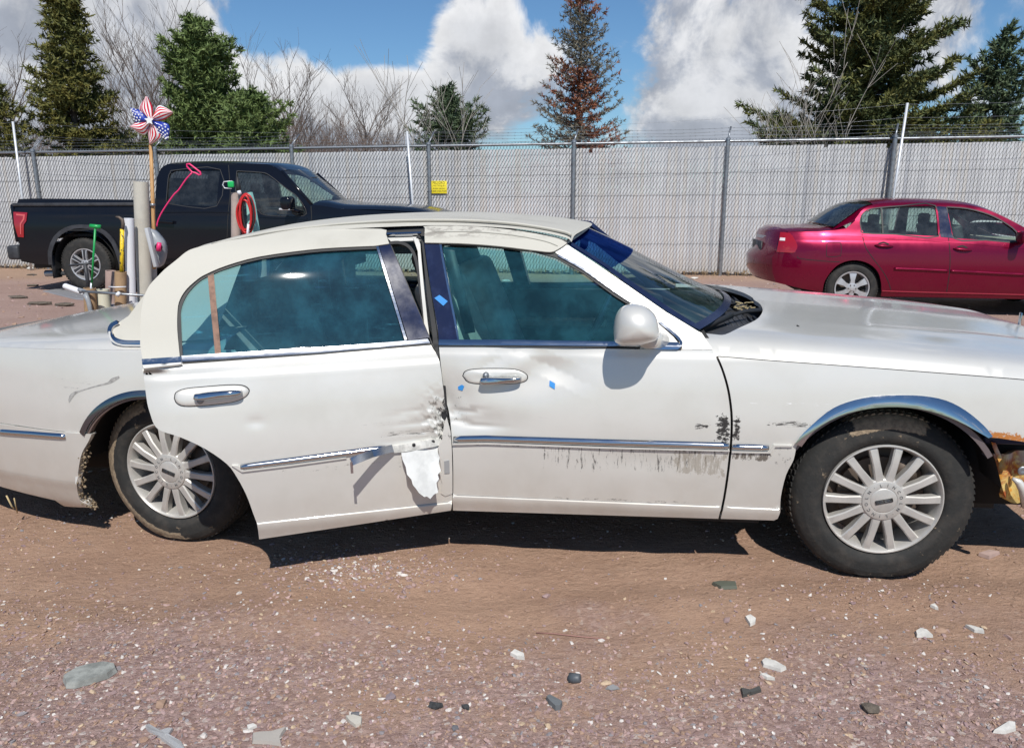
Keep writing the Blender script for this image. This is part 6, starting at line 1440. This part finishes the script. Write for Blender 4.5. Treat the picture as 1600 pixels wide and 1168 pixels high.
pipe(174, 423, 7.05, .050, M_pinkc, 'cardboard_tube', 'pinkish cardboard tube beside the brown one', 'tube', wall=.008, grp='tubes in the tool rack')
pipe(140, 450, 6.7, .050, M_card, 'cardboard_tube', 'short brown cardboard tube holding the green handled tool', 'tube', wall=.008, grp='tubes in the tool rack', ub=141)
pipe(159, 452, 6.8, .060, M_cream, 'cream_cup', 'cream plastic cup between two cardboard tubes', 'cup', grp='tubes in the tool rack', ub=161)
rack = empty('tool_rack', tuple(at(185, 500, 6.9) * np.array([1, 1, 0])), label='low metal tool rack with a front rail behind the white sedan', cat='rack')
rl_ = Vector(rack.location)
def rp_(u, v, Y): return Vector(at(u, v, Y)) - rl_
m = MB(); m.tube([rp_(128, 455, 6.62), rp_(185, 459, 6.62), rp_(246, 463, 6.62)], .012, 8); m.build('front_rail', M_steel, rack)
m = MB(); m.tube([rp_(133, 459, 6.62), rp_(138, 470, 6.62), rp_(141, 484, 6.62), (rp_(141, 484, 6.62).x, rp_(141, 484, 6.62).y, .0)], [.022, .02, .018, .018], 10); m.tube([rp_(123, 452, 6.66), rp_(133, 456, 6.64), rp_(137, 460, 6.62)], [.016, .02, .02], 10); m.build('rack_leg', M_gy, rack)
m = MB(); m.tube([(rp_(246, 463, 6.62).x, rp_(246, 463, 6.62).y, rp_(246, 463, 6.62).z), (rp_(246, 463, 6.62).x, rp_(246, 463, 6.62).y, 0)], .02, 10); m.build('rack_leg', M_gy, rack)
a = rp_(133, 484, 6.6); b = rp_(250, 484, 6.6); m = MB(); m.box(((a.x + b.x) / 2, .28, a.z - .02), (b.x - a.x, .62, .03)); bev(m.build('rack_shelf', M_gy, rack), .008)
m = MB(); m.box(((a.x + b.x) / 2, .28, .10), (b.x - a.x, .62, .03)); bev(m.build('rack_shelf', M_gy, rack), .008)
m = MB(); m.tube([rp_(170, 448, 6.7), rp_(180, 448.5, 6.66), rp_(197, 448, 6.7)], .006, 6); m.build('zip_tie', M_white, rack)
m = MB(); m.tube([rp_(183, 458, 6.60), rp_(187, 461, 6.60)], .022, 10); m.build('rail_clamp', M_white, rack)
a = at(102, 447, 6.9); b = at(127, 456, 6.8); m = MB(); d = Vector(b - a); q = d.to_track_quat('Z', 'X').to_matrix().to_4x4(); m.lathe([(.026, 0), (.026, d.length), (.02, d.length), (.02, 0), (.026, 0)], q, 16); tag(m.build('paper_roll', M_white, None, loc=tuple(a)), 'short white paper roll lying at the rack corner', 'roll')
# green T handled probe
def upright(nm, lab, cat, u, v0, v1, Y): o = empty(nm, tuple(at(u, v1, Y)), label=lab, cat=cat); return o, Vector(o.location)
o, L0 = upright('green_handled_probe', 'green T handled probe standing in the short brown tube', 'tool', 144, 352, 456, 6.7)
V3 = lambda u, v, Y, L: Vector(at(u, v, Y)) - L
m = MB(); m.tube([V3(149, 354, 6.7, L0), V3(143, 448, 6.7, L0)], .009, 8); m.build('shaft', M_gr, o)
m = MB(); m.tube([V3(141, 353, 6.7, L0), V3(157, 354.5, 6.7, L0)], .018, 10); m.build('grip', M_gr, o)
m = MB(); m.tube([V3(143, 442, 6.7, L0), V3(142, 456, 6.7, L0)], .010, 8); m.build('tip', M_white, o)
# small black T bar leaning behind
o, L0 = upright('black_t_handle', 'dark T handled bar leaning in front of the pickup wheel', 'tool', 140, 410, 460, 6.9)
m = MB(); m.tube([V3(108, 415, 6.9, L0), V3(145, 411, 6.9, L0)], .010, 8); m.tube([V3(133, 413, 6.9, L0), V3(139, 452, 6.9, L0)], .017, 8); m.build('bar', M_trim, o)
# pry bar
o, L0 = upright('yellow_pry_bar', 'yellow and black striped pry bar in the brown tube', 'tool', 190, 340, 430, 6.75)
yb = mat('worn_yellow_paint', (.75, .50, .02), .5, fn=lambda n, b: n.set(b.inputs['Base Color'], n.mix(n.ramp(n.noise(n.mapping(coords(n), (40, 40, 22)), 1.4, 4, .6), .53, .58), (.80, .56, .02), (.03, .03, .03))))
m = MB(); m.tube([V3(191, 358, 6.75, L0), V3(190, 432, 6.75, L0)], .017, 10); m.build('bar', yb, o)
m = MB(); m.tube([V3(191, 360, 6.75, L0), V3(192.5, 350, 6.75, L0), V3(191, 343, 6.75, L0), V3(186, 339.5, 6.75, L0), V3(181, 338.5, 6.75, L0)], [.014, .015, .015, .011, .006], 10); m.build('claw', M_brake, o)
# dowel with the pinwheel
pw, L0 = upright('pinwheel', 'stars and stripes pinwheel on a tall wooden stick', 'pinwheel', 238, 190, 420, 6.95)
m = MB(); m.tube([V3(235.5, 222, 6.95, L0), V3(240, 356, 6.95, L0), V3(241, 420, 6.95, L0)], .016, 10); m.build('stick', M_wood, pw)
m = MB(); m.tube([V3(236, 200, 6.93, L0), V3(235.5, 222, 6.93, L0)], .02, 8); m.build('stick_top', M_brake, pw)
m = MB(); m.tube([V3(238.5, 318, 6.94, L0), V3(238.7, 322, 6.94, L0)], .021, 10); m.build('clamp_ring', M_steel, pw)
cen = V3(238.5, 189, 6.88, L0); Rr = 35 * 6.88 / F
red_ = mat('petal_red', (.60, .012, .03), .3, coat=.4); whi_ = mat('petal_white', (.78, .78, .78), .3, coat=.4); blu_ = mat('petal_blue', (.012, .035, .30), .3, coat=.4)
for k, ang in enumerate([100, 152, 195, 256, 300, 0 + 2]):
    ang = [97, 148, 193, 258, 305, 20][k]; stars = k in (1, 4) or k == 5 and False
    t = R(ang); ex = Vector((math.cos(t), 0, math.sin(t))); ey = Vector((-math.sin(t), 0, math.cos(t))); ez = Vector((0, -1, 0))
    V = []; Fc = []; mi = []; n1, n2 = 10, 10; star = k in (1, 4)
    for i in range(n1 + 1):
        r = i / n1
        for j in range(n2 + 1):
            s = j / n2; wd = .36 * (math.sin(min(1, r * 1.6) * 1.57) * (1 if r < .5 else max(.03, 1 - ((r - .5) / .5) ** 1.6))) if r < 1 else .0
            c = cen + ex * Rr * r * .98 + ey * Rr * (s - .22) * max(.02, wd) * 1.75 + ez * Rr * (.02 + .22 * math.sin(s * math.pi) * (1 - r * .5) * (1 if s < .8 else .6))
            V.append(c)
    for i in range(n1):
        for j in range(n2):
            a = i * (n2 + 1) + j; Fc.append((a, a + 1, a + n2 + 2, a + n2 + 1))
            mi.append(2 if star else (1 if j % 2 else 0))
    o = mesh('petal', V, Fc, [red_, whi_, blu_], pw, True, midx=mi); sd = o.modifiers.new('solid', 'SOLIDIFY'); sd.thickness = .0012
    if star:
        m = MB()
        for i in range(1, 6):
            for j in range(4):
                r = .30 + .12 * i; s = (j + .5 + .5 * (i % 2)) / 4.6
                wd = .36 * (math.sin(min(1, r * 1.6) * 1.57) * (1 if r < .5 else max(.03, 1 - ((r - .5) / .5) ** 1.6)))
                if s > .95 or r > .9: continue
                c = cen + ex * Rr * r + ey * Rr * (s - .22) * wd * 1.75 + ez * Rr * (.035 + .22 * math.sin(s * math.pi) * (1 - r * .5))
                V5 = []
                for q in range(10): rr5 = .0098 if q % 2 == 0 else .0048; V5.append(c + ex * rr5 * math.cos(q * .628) + ey * rr5 * math.sin(q * .628))
                m.add(V5, [tuple(range(10))])
        tag(m.build('star_print', whi_, o, smooth=False), kind='stuff')
    else:                                       # the petal's folded blue or red shoulder at the hub
        m = MB(); m.add([cen + ez * Rr * .10, cen + ex * Rr * .5 + ey * Rr * .10 + ez * Rr * .2, cen + ex * Rr * .30 + ey * Rr * .30 + ez * Rr * .10], [(0, 1, 2)]); m.build('petal_fold', blu_ if k in (0, 2) else red_, o)
m = MB(); V5 = []
for q in range(10): r5 = Rr * (.21 if q % 2 == 0 else .10); V5.append(cen + Vector((math.sin(q * .628) * r5, -Rr * .30, math.cos(q * .628) * r5)))
m.add(V5, [tuple(range(10))]); o = m.build('hub_star', whi_, pw, False); sd = o.modifiers.new('solid', 'SOLIDIFY'); sd.thickness = .006
# pink wire tool
o, L0 = upright('pink_reach_tool', 'bent pink wire pull tool with a looped handle', 'tool', 250, 260, 356, 6.95)
m = MB(); m.tube([V3(*p, 6.95, L0) for p in crv([(245, 354), (247, 344), (255, 328), (271, 305), (279, 297), (290, 281), (300, 270)], 3)], .0065, 8); m.build('rod', M_pink, o)
m = MB(); m.tube([V3(*p, 6.95, L0) for p in [(300, 269), (292, 260), (292, 256.5), (296, 256), (313, 269), (314, 272.5), (311, 273.5), (305, 270)]], .0075, 8, closed=True); m.build('loop_handle', M_pink, o)
# grey tape reel clipped to the pipe
o, L0 = upright('grey_reel', 'grey plastic reel with a red crank clipped to the pipes', 'reel', 245, 350, 400, 6.80)
P_ = [tuple(V3(u, v, 6.80, L0)) for u, v in crv([(232, 357), (241, 360), (250, 369), (257, 380), (258.5, 396), (254, 412), (246, 418), (242, 416)], 3)]
h_ = pillow('reel_body', P_, .05, M_gy, o, n=5, back=.04)
m = MB(); m.bar(V3(230, 356, 6.72, L0), V3(244.5, 417, 6.72, L0), .03, .06, (0, 1, 0)); bev(m.build('reel_frame', mat('pale_grey_plastic', (.46, .47, .48), .4), o), .005)
m = MB(); m.lathe([(0, .012), (.028, .010), (.034, 0)], Matrix.Translation(V3(248, 386, 6.72, L0)) @ Matrix.Rotation(R(90), 4, 'X'), 18); m.build('reel_slot', M_dark, o).scale = (1, 1, 1)
m = MB(); m.tube([V3(249, 379, 6.70, L0), V3(247.5, 392, 6.70, L0)], [.018, .022], 12); m.build('crank', M_pink, o)
# second stand: post with hose, green clamp and cloth
pipe(368.5, 301, 7.2, .042, mat('dusty_pink_post', (.40, .32, .28), .7, fn=vary((.42, .34, .30), .1, 8)), 'dusty_post', 'dusty pink pipe post behind the white roof', 'post', zbase=.0)
hs = empty('hose_coil', tuple(at(386, 365, 7.1)), label='coil of red and black hose hung on the dusty post', cat='hose'); L0 = Vector(hs.location)
rs = random.Random(3)
for k in range(7):
    m = MB(); a = 10 + rs.uniform(-3, 3.5); b = 28 + rs.uniform(-5, 6); cx, cy = 384 + rs.uniform(-3, 4), 333 + rs.uniform(-2, 4)
    m.tube([V3(cx + a * math.cos(t) * (1 + .1 * math.sin(2 * t)), cy + b * math.sin(t), 7.05 + k * .012, L0) for t in np.linspace(0, 6.283, 29)[:-1]], .010, 7, closed=True); m.build('hose_loop', M_hose if k not in (2, 5) else M_black, hs)
m = MB(); m.tube([V3(388, 350, 7.0, L0), V3(387, 362, 7.0, L0), V3(386.5, 372, 7.0, L0)], .011, 8); m.build('hose_end', M_white, hs)
o, L0 = upright('green_buckle', 'bright green buckle clipped on top of the dusty post', 'buckle', 360, 288, 300, 7.15)
m = MB(); a = V3(361, 288, 7.13, L0); m.box(a, (.055, .03, .055)); bev(m.build('buckle_body', mat('vivid_green_plastic', (.01, .42, .10), .35), o), .008, 3)
m = MB(); m.tube([V3(*p, 7.13, L0) for p in [(363, 283), (350, 284), (348, 289), (351, 294), (362, 294.5)]], .006, 6); m.build('buckle_loop', M_alum, o)
o, L0 = upright('spray_nozzle', 'black hose fitting beside the green buckle', 'fitting', 371, 285, 310, 7.1)
m = MB(); m.tube([V3(371, 276, 7.1, L0), V3(372, 290, 7.1, L0), V3(374, 300, 7.1, L0)], [.008, .022, .018], 10); m.build('fitting_body', M_black, o); m = MB(); m.tube([V3(373, 298, 7.09, L0), V3(375, 304, 7.09, L0)], .018, 10); m.build('fitting_collar', M_white, o)
P_ = [at(u, v, 7.25) for u, v in ((384, 302), (391, 300), (396, 318), (403, 362), (400, 382), (384, 382), (386, 340))]
m = MB(); L0 = Vector(P_[0]); V = [Vector(p) - L0 for p in P_]; V = V + [v + Vector((.01, .03, 0)) for v in V]; n7 = 7; m.add(V, [tuple(range(7)), tuple(range(13, 6, -1))] + [(i, (i + 1) % 7, 7 + (i + 1) % 7, 7 + i) for i in range(7)]); tag(m.build('teal_cloth', M_teal, None, False, loc=tuple(L0)), 'pale teal cloth draped behind the hose coil', 'cloth')

# ================================================================== DEBRIS ON THE GROUND
def gp(u, v):
    r = ray(u, v); t = -CAMH / r[2]
    for _ in range(6): p = r * t; t = -(CAMH - float(gz(p[0], p[1]))) / r[2]
    p = r * t; return p[0], p[1], float(gz(p[0], p[1]))
M_gpl = mat('grey_plastic_shard', (.30, .31, .28), .6, fn=vary((.33, .34, .31), .2, 25, bmp=(50, .5, .004))); M_wsh = mat('white_shard', (.62, .60, .55), .6, fn=vary((.64, .62, .57), .12, 30)); M_coal = mat('dark_rubber_chunk', (.045, .048, .05), .8, fn=vary((.05, .053, .055), .25, 60, bmp=(80, .8, .004)))
def shard(nm, pts, m_, lab, cat, t=.008, lift=.006, curl=.0, holes=None):
    P = [gp(u, v) for u, v in pts]; c = np.mean(P, 0); V = []; n = len(P)
    for s, dz in ((1.0, 0), (.93, 1)):
        for p in P: V.append(((p[0] - c[0]) * s, (p[1] - c[1]) * s, p[2] - c[2] + lift * (.2 if not dz else 1) + dz * t + curl * ((p[0] - c[0]) ** 2) * 10))
    V.append((0, 0, lift + t * 1.2)); Fc = [(i, (i + 1) % n, n + (i + 1) % n, n + i) for i in range(n)] + [(n + i, n + (i + 1) % n, 2 * n) for i in range(n)] + [tuple(range(n - 1, -1, -1))]
    o = tag(mesh(nm, V, Fc, m_, None, False, loc=tuple(c)), lab, cat)
    return o
shard('plastic_fragment', [(98, 1064), (106, 1058), (120, 1050), (140, 1044), (165, 1040), (182, 1043), (184, 1050), (170, 1060), (140, 1070), (118, 1076), (103, 1076), (101, 1070)], M_gpl, 'long grey green plastic fragment, largest debris at the lower left', 'debris', .012, .010)
shard('metal_strap', [(226, 1136), (231, 1133), (250, 1144), (262, 1140), (271, 1140), (264, 1150), (285, 1162), (292, 1175), (280, 1176), (252, 1156), (232, 1143)], mat('pale_metal_strap', (.42, .42, .42), .45, .3), 'pale perforated metal strap at the bottom edge', 'debris', .004, .006)
shard('plastic_fragment', [(394, 1149), (404, 1147), (425, 1146), (448, 1139), (442, 1148), (438, 1156), (440, 1166), (420, 1163), (394, 1162)], mat('tan_grey_shard', (.38, .35, .31), .6), 'tan grey flat shard with a pointed horn', 'debris', .006)
shard('plastic_fragment', [(386, 1136), (396, 1133), (402, 1136), (388, 1143)], M_wsh, 'small white shard above the tan grey shard', 'debris', .004)
shard('plastic_fragment', [(540, 1122), (552, 1120), (566, 1124), (565, 1134), (556, 1137), (546, 1130)], mat('pale_tan_shard', (.46, .43, .37), .6), 'pale tan chip left of the dark lumps', 'debris', .006)
shard('plastic_fragment', [(797, 1024), (804, 1018), (810, 1021), (819, 1025), (820, 1031), (808, 1030)], M_wsh, 'small pale chip in the middle of the dirt lane', 'debris', .008)
for pts, lab in (([(1164, 966), (1172, 963), (1181, 969), (1180, 975), (1172, 979)], 'white triangular chip below the front wheel arch gap'), ([(1189, 1035), (1195, 1031), (1212, 1036), (1229, 1046), (1220, 1050), (1192, 1042)], 'ragged white shard, longest on the right'), ([(1187, 1056), (1194, 1055), (1211, 1063), (1198, 1062)], 'thin white sliver just below the ragged shard'), ([(1430, 989), (1438, 984), (1448, 987), (1458, 996), (1432, 996)], 'white chip with a rounded top right of the wheel'), ([(1507, 979), (1516, 980), (1536, 986), (1538, 990), (1522, 988)], 'white splinter near the right edge'), ([(1551, 1145), (1576, 1130), (1586, 1132), (1587, 1142), (1570, 1147)], 'white shell shaped shard at the lower right corner'), ([(1453, 948), (1460, 946), (1466, 953), (1461, 952)], 'tiny white sliver under the front wheel shadow')):
    shard('white_shard', pts, M_wsh, lab, 'debris', .006)
v0, f0 = ico()
def lump(u, v, s, sq, m_, nm, lab, seed):
    rs = np.random.RandomState(seed); c = gp(u, v); s *= .72 if v > 600 else 1; V = v0 * (1 + .22 * rs.randn(12, 1)) * np.array(sq) * s; V[:, 2] = np.maximum(V[:, 2], -s * .3) + s * .3
    return tag(mesh(nm, V, [tuple(f) for f in f0], m_, None, False, loc=c), lab, 'debris')
lump(681, 1104, .030, (1.2, .8, .75), M_coal, 'rubber_chunk', 'largest black chunk at the bottom center', 1); lump(729, 1106, .020, (.9, .9, .8), M_coal, 'rubber_chunk', 'squat dark chunk right of the largest black one', 2)
lump(712, 1139, .018, (.9, 1.0, .7), mat('slate_lump', (.13, .13, .14), .8), 'stone_lump', 'slate grey stone below the dark chunks', 3); lump(556, 1116, .018, (1.3, .8, .7), MATS['slate_lump'], 'stone_lump', 'slate grey stone by the pale tan chip', 4)
lump(611, 1090, .022, (1.2, .8, .7), mat('mauve_lump', (.20, .16, .17), .85), 'stone_lump', 'mauve stone left of the black chunks', 5); lump(958, 1076, .021, (1.3, .7, .6), mat('grey_lump', (.20, .20, .20), .85), 'stone_lump', 'grey oval stone right of the crushed cap', 6); lump(1360, 1110, .034, (1.1, .9, .7), mat('earth_lump', (.13, .105, .085), .95, fn=vary((.14, .115, .09), .2, 50, bmp=(70, 1, .01))), 'earth_clod', 'dark crumbly clod at the lower right', 7)
c = gp(899, 1064); m = MB(); m.lathe([(.0, .016), (.010, .017), (.014, .015), (.016, 0), (.018, -.018), (.012, -.018), (.010, 0)], Matrix.Translation((0, 0, .012)) @ Matrix.Rotation(R(75), 4, 'Y') @ Matrix.Rotation(R(20), 4, 'X'), 12); o = m.build('crushed_cap', mat('slate_rubber', (.075, .085, .095), .5), None, loc=c); tag(o, 'crushed dark rubber cap lying on the dirt lane', 'debris')
shard('bent_scrap', [(853, 1094), (858, 1091), (868, 1096), (879, 1102), (876, 1109), (868, 1110), (858, 1101)], mat('slate_scrap', (.12, .13, .135), .6), 'slate colored bent scrap below the rubber cap', 'debris', .012)
m = MB(); c = gp(905, 995); m.tube([Vector(gp(*p)) - Vector(c) + Vector((0, 0, .006)) for p in [(838, 990), (870, 992), (905, 996), (946, 1000)]], .0025, 5); tag(m.build('thin_stick', mat('thin_rod', (.30, .16, .13), .7), None, loc=c), 'thin reddish stick lying in the tyre track', 'stick')
shard('torn_film', [(1112, 913), (1124, 911), (1150, 912), (1152, 920), (1126, 921)], mat('olive_film', (.12, .13, .10), .5), 'crumpled olive scrap below the rocker shadow', 'debris', .008)
shard('torn_film', [(1157, 1078), (1160, 1090), (1176, 1083), (1187, 1075), (1190, 1081), (1174, 1086), (1160, 1080)], mat('dark_film', (.06, .06, .055), .6), 'thin dark crinkled strip right of center', 'debris', .006)
# things lying under the car's nose and behind it
shard('broken_twig', [(1528, 868), (1545, 863), (1562, 866), (1545, 874)], M_pinkc, 'pinkish wood chip in the shade right of the front wheel', 'debris', .01)
m = MB(); c = gp(130, 452); pts_ = [(60, 462), (110, 455), (118, 470), (70, 478)]; shard('tarp_sheet', [(66, 455), (110, 449), (138, 462), (150, 470), (118, 468)], mat('grey_tarp', (.22, .22, .23), .5), 'flat grey sheet on the ground by the pickup wheel', 'sheet', .01)
rs = random.Random(14)
for i, (u, v) in enumerate([(50, 430), (52, 447), (30, 466), (100, 478), (62, 476)]):
    lump(u, v, .045 + .01 * i % 3, (2.2, 1.0, .4), MATS['earth_lump'], 'bark_scrap', ['dark scrap beneath the pickup tailpipe', 'dark scrap left of the pickup wheel', 'dark flat scrap nearest the left edge', 'dark scrap just behind the white trunk', 'dark scrap between the sheet and the trunk'][i], 30 + i)
lump(48, 421, .07, (1.4, .8, .6), M_wsh, 'pale_rock', 'pale rock at the fence foot behind the bumper', 41); 
for i, (u, v, s) in enumerate([(792, 441, .07), (748, 438, .09), (1085, 436, .05)]): lump(u, v, s, (1.4, .8, .5), M_wsh, 'pale_rock', ['pale rock seen through the front window', 'flat pale block seen through the front window', 'pale rock at the fence foot right of the windscreen'][i], 50 + i)
